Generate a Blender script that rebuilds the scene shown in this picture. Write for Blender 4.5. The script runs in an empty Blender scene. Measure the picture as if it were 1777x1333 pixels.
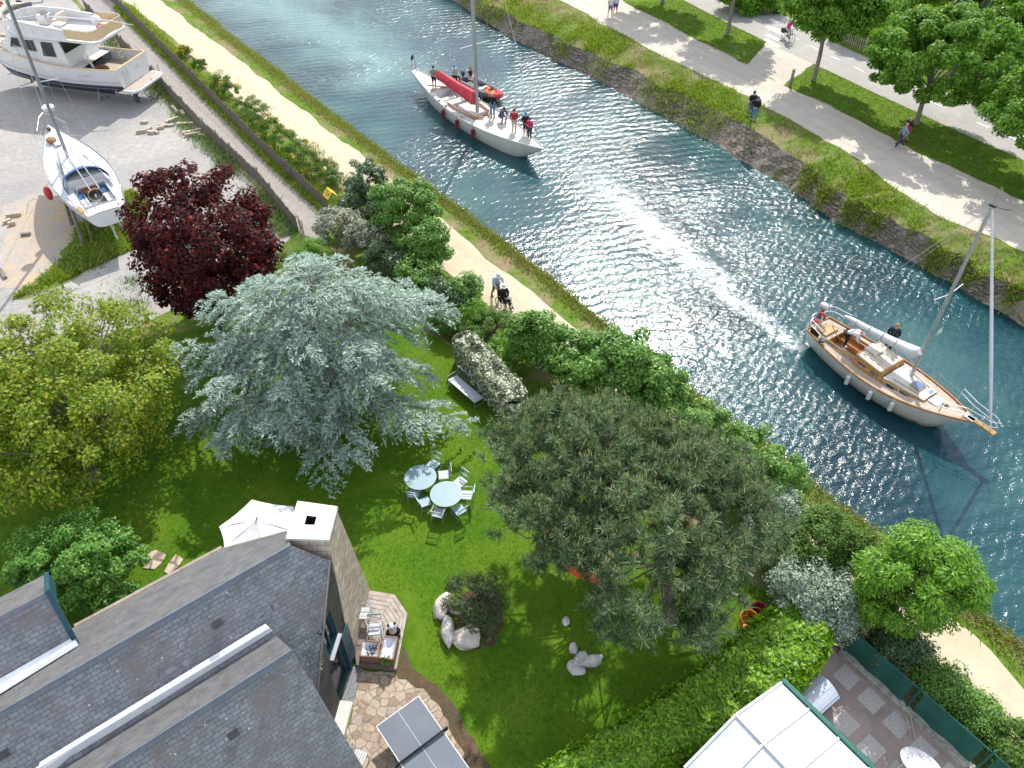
import bpy, bmesh, math, random
import numpy as np
from mathutils import Vector, Matrix, Euler

# ------------------------------------------------------------------ camera, sky, sun, exposure
scene = bpy.context.scene
C = scene.collection
R = math.radians
FPX, PITCH, CAMH, CX, CY = 1350.0, R(44.2), 24.5, 888.5, 666.5
cam_d = bpy.data.cameras.new("camera")
cam_d.sensor_width = 36.0
cam_d.lens = 36.0 * FPX / 1777.0
cam_d.clip_end = 2000.0
cam = bpy.data.objects.new("camera", cam_d)
C.objects.link(cam)
cam.location = (0, 0, CAMH)
cam.rotation_euler = (R(90) - PITCH, 0, 0)
scene.camera = cam

SUN_EL, SUN_AZ = R(46.0), R(11.0)          # azimuth measured from +Y towards +X
world = bpy.data.worlds.new("World")
scene.world = world
world.use_nodes = True
wn, wl = world.node_tree.nodes, world.node_tree.links
wn.clear()
sky = wn.new("ShaderNodeTexSky")
sky.sky_type = 'NISHITA'
sky.sun_disc = False
sky.sun_elevation = SUN_EL
sky.sun_rotation = SUN_AZ
sky.air_density = 1.0
sky.dust_density = 1.5
tcw = wn.new("ShaderNodeTexCoord")
cn = wn.new("ShaderNodeTexNoise"); cn.inputs['Scale'].default_value = 2.6; cn.inputs['Detail'].default_value = 7
cr = wn.new("ShaderNodeValToRGB")
cr.color_ramp.elements[0].position = 0.40; cr.color_ramp.elements[1].position = 0.62
cmix = wn.new("ShaderNodeMix"); cmix.data_type = 'RGBA'
cmix.inputs['B'].default_value = (6.8, 6.9, 7.1, 1)
bg = wn.new("ShaderNodeBackground"); bg.inputs['Strength'].default_value = 0.15
wo = wn.new("ShaderNodeOutputWorld")
wl.new(tcw.outputs['Generated'], cn.inputs['Vector'])
wl.new(cn.outputs['Fac'], cr.inputs['Fac'])
wl.new(cr.outputs['Color'], cmix.inputs['Factor'])
wl.new(sky.outputs['Color'], cmix.inputs['A'])
wl.new(cmix.outputs['Result'], bg.inputs['Color'])
wl.new(bg.outputs['Background'], wo.inputs['Surface'])

sun_d = bpy.data.lights.new("sun", 'SUN')
sun_d.energy = 3.4
sun_d.angle = R(0.55)
sun_d.color = (1.0, 0.955, 0.88)
sun = bpy.data.objects.new("sun", sun_d)
C.objects.link(sun)
SDIR = Vector((math.cos(SUN_EL) * math.sin(SUN_AZ), math.cos(SUN_EL) * math.cos(SUN_AZ), math.sin(SUN_EL)))
sun.rotation_euler = SDIR.to_track_quat('Z', 'Y').to_euler()
sun.location = (0, 0, 60)

scene.view_settings.view_transform = 'Standard'
scene.view_settings.look = 'None'
scene.view_settings.exposure = 0.74
scene.view_settings.gamma = 1.0
scene.cycles.max_bounces = 6
scene.cycles.diffuse_bounces = 3
scene.cycles.glossy_bounces = 3
scene.cycles.transparent_max_bounces = 6

# ------------------------------------------------------------------ helpers
rng = np.random.default_rng(7)
random.seed(7)

def G(px, py, z=0.0):
    """where the line of sight through a point of the photograph meets the level z"""
    u, v = px - CX, py - CY
    d = FPX * math.sin(PITCH) + v * math.cos(PITCH)
    h = CAMH - z
    return (h * u / d, h * (FPX * math.cos(PITCH) - v * math.sin(PITCH)) / d)

def G3(px, py, z=0.0):
    x, y = G(px, py, z)
    return Vector((x, y, z))

def on_plane(px, py, n, p0):
    u, v = px - CX, py - CY
    r = Vector((u, FPX * math.cos(PITCH) - v * math.sin(PITCH), -(FPX * math.sin(PITCH) + v * math.cos(PITCH))))
    c = Vector((0, 0, CAMH))
    return c + r * (n.dot(p0 - c) / n.dot(r))

class MB:
    """collects shapes into one mesh"""
    def __init__(s): s.v = []; s.f = []; s.m = []; s.uv = []; s.hasuv = False
    def add(s, verts, faces, mi=0, uvs=None):
        o = len(s.v)
        s.v += [tuple(p) for p in verts]
        for k, f in enumerate(faces):
            s.f.append([o + i for i in f]); s.m.append(mi)
            s.uv.append(uvs[k] if uvs else None)
        if uvs: s.hasuv = True
        return s
    def box(s, c, d, rot=(0, 0, 0), mi=0):
        M = Euler(rot).to_matrix(); c = Vector(c)
        vs = [c + M @ Vector((x * d[0] / 2, y * d[1] / 2, z * d[2] / 2)) for x in (-1, 1) for y in (-1, 1) for z in (-1, 1)]
        return s.add(vs, [(0, 1, 3, 2), (4, 6, 7, 5), (0, 4, 5, 1), (2, 3, 7, 6), (0, 2, 6, 4), (1, 5, 7, 3)], mi)
    def bar(s, p0, p1, w, h, mi=0):
        p0, p1 = Vector(p0), Vector(p1); d = p1 - p0
        q = d.to_track_quat('X', 'Z').to_euler()
        return s.box((p0 + p1) / 2, (d.length, w, h), q, mi)
    def tube(s, pts, r, n=6, mi=0, cap=True, closed=False):
        pts = [Vector(p) for p in pts]; N = len(pts)
        rs = list(r) if hasattr(r, '__len__') else [r] * N
        rings = []; up = None
        for i, p in enumerate(pts):
            if closed: t = (pts[(i + 1) % N] - pts[i - 1])
            else: t = (pts[min(i + 1, N - 1)] - pts[max(i - 1, 0)])
            t = t.normalized() if t.length > 1e-9 else Vector((0, 0, 1))
            if up is None: up = Vector((0, 0, 1)) if abs(t.z) < .9 else Vector((1, 0, 0))
            a = t.cross(up)
            a = a.normalized() if a.length > 1e-6 else t.orthogonal().normalized()
            up = a.cross(t).normalized(); b = up
            rings.append([p + (a * math.cos(2 * math.pi * k / n) + b * math.sin(2 * math.pi * k / n)) * rs[i] for k in range(n)])
        if closed: rings.append(rings[0])
        return s.loft(rings, mi=mi, cap=cap and not closed)
    def cyl(s, p0, p1, r0, r1=None, n=10, mi=0): return s.tube([p0, p1], [r0, r0 if r1 is None else r1], n, mi)
    def loft(s, rings, mi=0, cap=True, closed=True):
        o = len(s.v); n = len(rings[0]); vs = [p for r in rings for p in r]; fs = []
        for i in range(len(rings) - 1):
            for k in range(n if closed else n - 1):
                a, b = i * n + k, i * n + (k + 1) % n
                fs.append((a, b, b + n, a + n))
        if cap and closed:
            fs.append(tuple(range(n))[::-1]); fs.append(tuple(range((len(rings) - 1) * n, len(rings) * n)))
        return s.add(vs, fs, mi)
    def ball(s, c, r, n=10, m=6, mi=0):
        c = Vector(c); r = r if hasattr(r, '__len__') else (r, r, r); rings = []
        for j in range(m + 1):
            t = math.pi * j / m; sr = max(math.sin(t), .02)
            rings.append([c + Vector((r[0] * sr * math.cos(2 * math.pi * k / n), r[1] * sr * math.sin(2 * math.pi * k / n), -r[2] * math.cos(t))) for k in range(n)])
        return s.loft(rings, mi)
    def prism(s, poly, z0, z1, mi=0):
        n = len(poly); vs = [(p[0], p[1], z0) for p in poly] + [(p[0], p[1], z1) for p in poly]
        fs = [tuple(range(n))[::-1], tuple(range(n, 2 * n))] + [(i, (i + 1) % n, (i + 1) % n + n, i + n) for i in range(n)]
        return s.add(vs, fs, mi)
    def plate(s, pts, mi=0, thick=0.0, udir=None):
        """flat polygon in space (optionally thick, downwards along its normal) with UVs in metres"""
        pts = [Vector(p) for p in pts]
        nrm = Vector((0, 0, 0))
        for i in range(len(pts)): nrm += (pts[i] - pts[0]).cross(pts[(i + 1) % len(pts)] - pts[0])
        nrm.normalize()
        if nrm.z < 0: pts = pts[::-1]; nrm = -nrm
        u = Vector(udir).normalized() if udir is not None else (pts[1] - pts[0]).normalized()
        w = nrm.cross(u).normalized(); n = len(pts)
        uv = [(p.dot(u), p.dot(w)) for p in pts]
        s.add(pts, [tuple(range(n))], mi, [uv])
        if thick:
            lo = [p - nrm * thick for p in pts]
            s.add(lo, [tuple(range(n))[::-1]], mi, [uv[::-1]])
            for i in range(n):
                j = (i + 1) % n
                s.add([pts[i], lo[i], lo[j], pts[j]], [(0, 1, 2, 3)], mi, [[uv[i], uv[i], uv[j], uv[j]]])
        return s
    def build(s, name, mats, parent=None, smooth=False, bevel=0.0, loc=None, weld=False):
        me = bpy.data.meshes.new(name)
        me.from_pydata(s.v, [], s.f)
        mats = mats if isinstance(mats, (list, tuple)) else [mats]
        for m in mats: me.materials.append(m)
        if len(mats) > 1: me.polygons.foreach_set('material_index', s.m)
        if s.hasuv:
            ul = me.uv_layers.new(name='UVMap')
            for p in me.polygons:
                uv = s.uv[p.index]
                if uv:
                    for k, li in enumerate(p.loop_indices): ul.data[li].uv = uv[k]
        if bevel or smooth or weld or not s.hasuv:
            bm = bmesh.new(); bm.from_mesh(me)
            if weld: bmesh.ops.remove_doubles(bm, verts=bm.verts, dist=.002)
            if not s.hasuv:
                bmesh.ops.recalc_face_normals(bm, faces=bm.faces)
            if bevel:
                es = [e for e in bm.edges if len(e.link_faces) == 2 and e.calc_face_angle(0) > R(30)]
                bmesh.ops.bevel(bm, geom=es, offset=bevel, segments=1, affect='EDGES', clamp_overlap=True)
            bm.to_mesh(me); bm.free()
        if smooth:
            me.polygons.foreach_set('use_smooth', [True] * len(me.polygons))
            if smooth == 'auto':
                try: me.set_sharp_from_angle(angle=R(38))
                except Exception: pass
        me.update()
        o = bpy.data.objects.new(name, me); C.objects.link(o)
        if parent is not None: o.parent = parent
        if loc is not None: o.location = loc
        return o

def tag(o, label, cat, group=None, kind=None):
    o['label'] = label; o['category'] = cat
    if group: o['group'] = group
    if kind: o['kind'] = kind
    return o

def thing(name, label, cat, loc=(0, 0, 0), rotz=0.0, group=None):
    o = bpy.data.objects.new(name, None); C.objects.link(o)
    o.empty_display_size = .2
    o.location = loc; o.rotation_euler = (0, 0, rotz)
    return tag(o, label, cat, group)

def dup(root, loc, rotz, label, scale=None):
    r = root.copy(); C.objects.link(r); r.location = loc; r.rotation_euler = (0, 0, rotz)
    if scale: r.scale = (scale,) * 3
    r['label'] = label
    for ch in list(root.children):
        c = ch.copy(); C.objects.link(c); c.parent = r
        for g in list(ch.children):
            d = g.copy(); C.objects.link(d); d.parent = c
    return r

# ------------------------------------------------------------------ materials
def nodes_of(name):
    m = bpy.data.materials.new(name); m.use_nodes = True
    nt = m.node_tree; nt.nodes.clear()
    out = nt.nodes.new("ShaderNodeOutputMaterial")
    return m, nt.nodes, nt.links, out

def ramp(nd, cols, pos=None):
    r = nd.new("ShaderNodeValToRGB"); e = r.color_ramp.elements
    n = len(cols)
    for i in range(n):
        p = pos[i] if pos else i / max(n - 1, 1)
        if i < 2: e[i].position = p
        else: e.new(p)
    for i in range(n):
        c = cols[i]; e[i].color = (c[0], c[1], c[2], 1)
    return r

def noise(nd, lk, scale, detail=5, rough=.55, coord=None, dist=0.0):
    t = nd.new("ShaderNodeTexNoise"); t.inputs['Scale'].default_value = scale
    t.inputs['Detail'].default_value = detail; t.inputs['Roughness'].default_value = rough
    t.inputs['Distortion'].default_value = dist
    if coord is not None: lk.new(coord, t.inputs['Vector'])
    return t

def mat(name, cols, scale=4.0, rough=.7, bump=0.0, bscale=None, metal=0.0, spec=.4, detail=6, pos=None, coat=0.0):
    """procedural surface: noise-driven colour between cols, noise bump"""
    m, nd, lk, out = nodes_of(name)
    if not isinstance(cols[0], (tuple, list)):
        c = cols; cols = [tuple(x * .86 for x in c), tuple(min(1, x * 1.1) for x in c)]
    tc = nd.new("ShaderNodeTexCoord")
    b = nd.new("ShaderNodeBsdfPrincipled")
    n1 = noise(nd, lk, scale, detail, .6, tc.outputs['Object'])
    r = ramp(nd, cols, pos or [.3 + .4 * i / (len(cols) - 1) for i in range(len(cols))])
    lk.new(n1.outputs['Fac'], r.inputs['Fac']); lk.new(r.outputs['Color'], b.inputs['Base Color'])
    b.inputs['Roughness'].default_value = rough; b.inputs['Metallic'].default_value = metal
    b.inputs['Specular IOR Level'].default_value = spec
    b.inputs['Coat Weight'].default_value = coat
    if bump:
        n2 = noise(nd, lk, bscale or scale * 4, 6, .6, tc.outputs['Object'])
        bp = nd.new("ShaderNodeBump"); bp.inputs['Strength'].default_value = bump; bp.inputs['Distance'].default_value = .05
        lk.new(n2.outputs['Fac'], bp.inputs['Height']); lk.new(bp.outputs['Normal'], b.inputs['Normal'])
    lk.new(b.outputs['BSDF'], out.inputs['Surface'])
    return m

def mat2(name, colsA, sA, colsB, sB, maskscale, mlo=.45, mhi=.6, rough=.85, bump=.4, bscale=30, spec=.2, streak=None):
    """two noise palettes mixed by a larger noise mask (ground, grass, gravel)"""
    m, nd, lk, out = nodes_of(name)
    tc = nd.new("ShaderNodeTexCoord"); b = nd.new("ShaderNodeBsdfPrincipled")
    a1 = noise(nd, lk, sA, 8, .65, tc.outputs['Object']); ra = ramp(nd, colsA, [.3 + .4 * i / (len(colsA) - 1) for i in range(len(colsA))])
    a2 = noise(nd, lk, sB, 8, .65, tc.outputs['Object']); rb = ramp(nd, colsB, [.3 + .4 * i / (len(colsB) - 1) for i in range(len(colsB))])
    mk = noise(nd, lk, maskscale, 6, .6, tc.outputs['Object'], .4); rm = ramp(nd, [(0, 0, 0), (1, 1, 1)], [mlo, mhi])
    mx = nd.new("ShaderNodeMix"); mx.data_type = 'RGBA'
    lk.new(a1.outputs['Fac'], ra.inputs['Fac']); lk.new(a2.outputs['Fac'], rb.inputs['Fac']); lk.new(mk.outputs['Fac'], rm.inputs['Fac'])
    if streak is not None:      # wear running along the way people walk and ride
        mp = nd.new("ShaderNodeMapping"); mp.inputs['Rotation'].default_value = (0, 0, -streak); mp2 = nd.new("ShaderNodeMapping"); mp2.inputs['Scale'].default_value = (.10, 1.6, 1)
        lk.new(tc.outputs['Object'], mp.inputs['Vector']); lk.new(mp.outputs['Vector'], mp2.inputs['Vector']); lk.new(mp2.outputs['Vector'], mk.inputs['Vector']); mk.inputs['Scale'].default_value = 1.0
    lk.new(rm.outputs['Color'], mx.inputs['Factor']); lk.new(ra.outputs['Color'], mx.inputs['A']); lk.new(rb.outputs['Color'], mx.inputs['B'])
    lk.new(mx.outputs['Result'], b.inputs['Base Color'])
    b.inputs['Roughness'].default_value = rough; b.inputs['Specular IOR Level'].default_value = spec
    n2 = noise(nd, lk, bscale, 5, .65, tc.outputs['Object'])
    bp = nd.new("ShaderNodeBump"); bp.inputs['Strength'].default_value = bump; bp.inputs['Distance'].default_value = .04
    lk.new(n2.outputs['Fac'], bp.inputs['Height']); lk.new(bp.outputs['Normal'], b.inputs['Normal'])
    lk.new(b.outputs['BSDF'], out.inputs['Surface'])
    return m

def leafmat(name, cols, pos=None, trans=.35, rough=.5, spec=.35):
    """every leaf takes its own colour from the palette; light passes through it"""
    m, nd, lk, out = nodes_of(name)
    g = nd.new("ShaderNodeNewGeometry")
    r = ramp(nd, cols, pos); lk.new(g.outputs['Random Per Island'], r.inputs['Fac'])
    b = nd.new("ShaderNodeBsdfPrincipled"); b.inputs['Roughness'].default_value = rough; b.inputs['Specular IOR Level'].default_value = spec
    t = nd.new("ShaderNodeBsdfTranslucent")
    hs = nd.new("ShaderNodeHueSaturation"); hs.inputs['Saturation'].default_value = 1.1; hs.inputs['Value'].default_value = 1.35
    mx = nd.new("ShaderNodeMixShader"); mx.inputs['Fac'].default_value = trans
    lk.new(r.outputs['Color'], b.inputs['Base Color']); lk.new(r.outputs['Color'], hs.inputs['Color']); lk.new(hs.outputs['Color'], t.inputs['Color'])
    lk.new(b.outputs['BSDF'], mx.inputs[1]); lk.new(t.outputs['BSDF'], mx.inputs[2]); lk.new(mx.outputs['Shader'], out.inputs['Surface'])
    return m

def brickmat(name, c1, c2, mortar, bw, bh, ms=.012, stain=None, rough=.6, spec=.4, bump=.4, offset=.5, squash=.0, nscale=1.2, warp=0.0):
    """coursed slates or stones in UV metres, each with its own shade, plus staining"""
    m, nd, lk, out = nodes_of(name)
    uv = nd.new("ShaderNodeUVMap"); b = nd.new("ShaderNodeBsdfPrincipled")
    src = uv.outputs['UV']
    if warp:
        nw = noise(nd, lk, 2.2, 3, .5, src); sb = nd.new("ShaderNodeVectorMath"); sb.operation = 'SUBTRACT'; sb.inputs[1].default_value = (.5, .5, .5)
        sc = nd.new("ShaderNodeVectorMath"); sc.operation = 'SCALE'; sc.inputs['Scale'].default_value = warp
        ad = nd.new("ShaderNodeVectorMath"); ad.operation = 'ADD'
        lk.new(nw.outputs['Color'], sb.inputs[0]); lk.new(sb.outputs[0], sc.inputs[0]); lk.new(src, ad.inputs[0]); lk.new(sc.outputs[0], ad.inputs[1]); src = ad.outputs[0]
    br = nd.new("ShaderNodeTexBrick"); lk.new(src, br.inputs['Vector'])
    br.inputs['Color1'].default_value = (*c1, 1); br.inputs['Color2'].default_value = (*c2, 1); br.inputs['Mortar'].default_value = (*mortar, 1)
    br.inputs['Scale'].default_value = 1.0; br.inputs['Brick Width'].default_value = bw; br.inputs['Row Height'].default_value = bh
    br.inputs['Mortar Size'].default_value = ms; br.inputs['Mortar Smooth'].default_value = .2; br.offset = offset
    br.inputs['Bias'].default_value = 0.0
    col = br.outputs['Color']
    n1 = noise(nd, lk, nscale, 8, .7, uv.outputs['UV']); r1 = ramp(nd, [(.55, .55, .55), (1.25, 1.25, 1.25)], [.3, .7]); lk.new(n1.outputs['Fac'], r1.inputs['Fac'])
    mu = nd.new("ShaderNodeMix"); mu.data_type = 'RGBA'; mu.blend_type = 'MULTIPLY'; mu.inputs['Factor'].default_value = .8
    lk.new(col, mu.inputs['A']); lk.new(r1.outputs['Color'], mu.inputs['B']); col = mu.outputs['Result']
    if stain:
        for (sc_, lo, hi, c_) in stain:
            n2 = noise(nd, lk, sc_, 7, .7, uv.outputs['UV'], .6); r2 = ramp(nd, [(0, 0, 0), (1, 1, 1)], [lo, hi]); lk.new(n2.outputs['Fac'], r2.inputs['Fac'])
            m2 = nd.new("ShaderNodeMix"); m2.data_type = 'RGBA'; m2.inputs['B'].default_value = (*c_, 1)
            lk.new(r2.outputs['Color'], m2.inputs['Factor']); lk.new(col, m2.inputs['A']); col = m2.outputs['Result']
    lk.new(col, b.inputs['Base Color'])
    n3 = noise(nd, lk, 40, 4, .6, uv.outputs['UV'])
    ma = nd.new("ShaderNodeMath"); ma.operation = 'MULTIPLY_ADD'; ma.inputs[1].default_value = -1.0
    lk.new(br.outputs['Fac'], ma.inputs[0]); lk.new(n3.outputs['Fac'], ma.inputs[2])
    bp = nd.new("ShaderNodeBump"); bp.inputs['Strength'].default_value = bump; bp.inputs['Distance'].default_value = .03
    lk.new(ma.outputs[0], bp.inputs['Height']); lk.new(bp.outputs['Normal'], b.inputs['Normal'])
    b.inputs['Roughness'].default_value = rough; b.inputs['Specular IOR Level'].default_value = spec
    lk.new(b.outputs['BSDF'], out.inputs['Surface'])
    return m

def flagmat(name, cols, mortar, scale, rough=.8, edge=.05):
    """crazy paving: voronoi stones with dark joints"""
    m, nd, lk, out = nodes_of(name)
    tc = nd.new("ShaderNodeTexCoord"); b = nd.new("ShaderNodeBsdfPrincipled")
    v1 = nd.new("ShaderNodeTexVoronoi"); v1.inputs['Scale'].default_value = scale
    v2 = nd.new("ShaderNodeTexVoronoi"); v2.feature = 'DISTANCE_TO_EDGE'; v2.inputs['Scale'].default_value = scale
    nw = noise(nd, lk, 3.0, 4, .5, tc.outputs['Object']); mxv = nd.new("ShaderNodeMix"); mxv.data_type = 'VECTOR'; mxv.inputs['Factor'].default_value = .12
    lk.new(tc.outputs['Object'], mxv.inputs['A']); lk.new(nw.outputs['Color'], mxv.inputs['B'])
    for v in (v1, v2): lk.new(mxv.outputs['Result'], v.inputs['Vector'])
    sep = nd.new("ShaderNodeSeparateColor"); lk.new(v1.outputs['Color'], sep.inputs['Color'])
    r = ramp(nd, cols); lk.new(sep.outputs['Red'], r.inputs['Fac'])
    n1 = noise(nd, lk, 9, 7, .7, tc.outputs['Object']); r1 = ramp(nd, [(.7, .7, .7), (1.15, 1.15, 1.15)], [.3, .7]); lk.new(n1.outputs['Fac'], r1.inputs['Fac'])
    mu = nd.new("ShaderNodeMix"); mu.data_type = 'RGBA'; mu.blend_type = 'MULTIPLY'; mu.inputs['Factor'].default_value = 1
    lk.new(r.outputs['Color'], mu.inputs['A']); lk.new(r1.outputs['Color'], mu.inputs['B'])
    re = ramp(nd, [(0, 0, 0), (1, 1, 1)], [edge * .5, edge * 1.4]); lk.new(v2.outputs['Distance'], re.inputs['Fac'])
    mx = nd.new("ShaderNodeMix"); mx.data_type = 'RGBA'; mx.inputs['A'].default_value = (*mortar, 1)
    lk.new(re.outputs['Color'], mx.inputs['Factor']); lk.new(mu.outputs['Result'], mx.inputs['B']); lk.new(mx.outputs['Result'], b.inputs['Base Color'])
    bp = nd.new("ShaderNodeBump"); bp.inputs['Strength'].default_value = .5; bp.inputs['Distance'].default_value = .03
    lk.new(re.outputs['Color'], bp.inputs['Height']); lk.new(bp.outputs['Normal'], b.inputs['Normal'])
    b.inputs['Roughness'].default_value = rough; b.inputs['Specular IOR Level'].default_value = .25
    lk.new(b.outputs['BSDF'], out.inputs['Surface'])
    return m

WHITE = mat('white_gelcoat', [(.57, .58, .59), (.66, .66, .66)], 1.5, .25, 0, spec=.5, coat=.3)
CREAMW = mat('cream_white_hull', [(.56, .545, .49), (.64, .62, .57)], 1.2, .25, 0, spec=.5, coat=.3)
DECKW = mat('deck_white', [(.47, .47, .455), (.58, .58, .56)], 6, .6, .05)
ANTIF = mat('dark_blue_antifouling', [(.02, .03, .06), (.05, .06, .09)], 5, .6)
TEAK = mat('weathered_teak', [(.30, .25, .2), (.45, .38, .3)], 7, .7, .1, 30)
VARN = mat('varnished_wood', [(.27, .10, .025), (.42, .19, .05)], 5, .25, .05, 40, coat=.4)
OCHRE = mat('ochre_wood', [(.36, .19, .04), (.46, .26, .07)], 4, .35, coat=.3)
GLASS = mat('dark_glass', [(.008, .01, .012), (.02, .025, .03)], 2, .06, spec=.6)
STEEL = mat('stainless_steel', [(.55, .56, .57), (.7, .7, .7)], 8, .25, metal=.9)
ALU = mat('aluminium_mast', [(.38, .39, .4), (.5, .5, .5)], 3, .4, metal=.6)
MASTG = mat('grey_mast', [(.20, .22, .25), (.3, .32, .35)], 3, .35, metal=.5)
BLACK = mat('black_rubber', [(.012, .012, .013), (.03, .03, .03)], 10, .6)
TAN = mat('tan_canvas', [(.58, .42, .22), (.70, .54, .32)], 6, .85, .05)
BEIGEC = mat('beige_cushion', [(.55, .47, .36), (.68, .6, .48)], 6, .85)
REDC = mat('red_canvas', [(.50, .035, .05), (.66, .07, .09)], 3, .75, .15, 8)
DRED = mat('dark_red_fender', [(.11, .012, .02), (.2, .03, .04)], 6, .45)
ORANGE = mat('orange_cloth', [(.75, .09, .02), (.85, .16, .04)], 5, .6)
WCLOTH = mat('white_canvas', [(.54, .55, .56), (.66, .66, .66)], 3, .8, .15, 7)
BLUEC = mat('blue_canvas', [(.02, .06, .16), (.04, .1, .25)], 5, .75)
ROPE = mat('pale_rope', [(.5, .48, .42), (.62, .6, .54)], 20, .8)
TIMBER = mat('weathered_timber', [(.13, .11, .09), (.26, .22, .18)], 6, .85, .3, 40)
PALETIM = mat('pale_timber', [(.34, .29, .22), (.5, .44, .36)], 6, .85, .3, 40)
GALV = mat('galvanised_steel', [(.3, .34, .36), (.42, .46, .47)], 9, .5, metal=.4)
REDP = mat('red_paint', [(.35, .03, .03), (.5, .06, .05)], 6, .5)
YELP = mat('yellow_sign_paint', [(.80, .52, .01), (.88, .6, .02)], 3, .4)
BLKP = mat('black_sign_paint', [(.01, .01, .01), (.02, .02, .02)], 3, .5)
SKIN = mat('skin', [(.45, .24, .16), (.56, .32, .22)], 12, .55)

# ------------------------------------------------------------------ the setting
def smooth_noise(n, amp, step=4):
    k = max(2, n // step + 2); a = rng.uniform(-1, 1, k)
    return np.interp(np.linspace(0, k - 1, n), np.arange(k), a) * amp

def ragged(pts, seg=.6, amp=.15, closed=True):
    """subdivide a ground outline and make it wander"""
    out = []; P = [np.array(p[:2], float) for p in pts]; N = len(P)
    for i in range(N if closed else N - 1):
        a, b = P[i], P[(i + 1) % N]; L = np.linalg.norm(b - a); k = max(1, int(L / seg)); k = min(k, 160)
        nrm = np.array([-(b - a)[1], (b - a)[0]]) / max(L, 1e-6)
        off = smooth_noise(k + 1, amp, 3) + rng.uniform(-1, 1, k + 1) * amp * .35; off[0] = 0
        for j in range(k): out.append(tuple(a + (b - a) * j / k + nrm * off[j]))
    if not closed: out.append(tuple(P[-1]))
    return out

def sheet(name, pts, z, m, label, cat, amp=0.0, seg=.6, kind='structure'):
    pts = [p[:2] for p in pts]
    if amp: pts = ragged(pts, seg, amp)
    mb = MB(); mb.add([(p[0], p[1], z) for p in pts], [tuple(range(len(pts)))])
    o = mb.build(name, m)
    if o.data.polygons[0].normal.z < 0: o.data.flip_normals()
    return tag(o, label, cat, None, kind)

GRASS_G = [(.020, .055, .006), (.045, .095, .010), (.075, .13, .016)]
DRYG = [(.11, .12, .03), (.20, .17, .06)]
M_lawn = mat2('lawn_grass', [(.034, .100, .004), (.058, .142, .005), (.085, .175, .008)], 4, [(.080, .160, .007), (.14, .205, .014)], 8, .45, .40, .70, .9, .6, 40, .15)
M_rough = mat2('rough_grass', [(.05, .11, .012), (.10, .18, .02), (.16, .22, .04)], 3, [(.19, .15, .075), (.30, .245, .15)], 4, .45, .44, .62, .95, 1.0, 18, .1)
M_verge = mat2('verge_grass', [(.06, .13, .010), (.11, .19, .016), (.16, .24, .025)], 2.5, [(.12, .15, .03), (.22, .19, .09)], 4, .35, .52, .75, .95, .9, 20, .1)
M_gravel = mat2('yard_gravel', [(.30, .28, .26), (.42, .40, .37)], 2.5, [(.22, .215, .21), (.34, .33, .32)], 5, .16, .4, .62, .95, .5, 35, .1)
M_sandp = mat2('sandy_path', [(.42, .35, .245), (.54, .46, .335), (.58, .50, .375)], .9, [(.43, .36, .255), (.53, .45, .325)], 6, .3, .4, .65, .95, .35, 40, .1, R(-52.7))
M_pathR = mat2('pale_path', [(.46, .41, .35), (.57, .515, .44)], 1.5, [(.41, .37, .325), (.51, .465, .405)], 5, .25, .4, .62, .95, .35, 40, .1, R(-60))
M_lane = mat2('lane_tarmac', [(.26, .235, .22), (.36, .33, .30)], 2, [(.22, .20, .185), (.30, .27, .25)], 6, .35, .4, .65, .95, .35, 40, .1, R(-53.5))
M_cyc = mat2('cycle_tarmac', [(.33, .315, .295), (.43, .41, .385)], 2, [(.30, .29, .275), (.38, .365, .345)], 8, .3, .4, .65, .95, .3, 50, .1)
M_ochre = mat2('ochre_soil', [(.40, .30, .20), (.50, .39, .27)], 3, [(.31, .28, .25), (.41, .38, .345)], 5, .55, .38, .60, .95, .5, 30, .1)
M_soil = mat2('bare_soil', [(.085, .055, .035), (.16, .11, .075)], 5, [(.06, .055, .03), (.11, .09, .05)], 9, .8, .4, .62, .95, .8, 22, .1)

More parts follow.
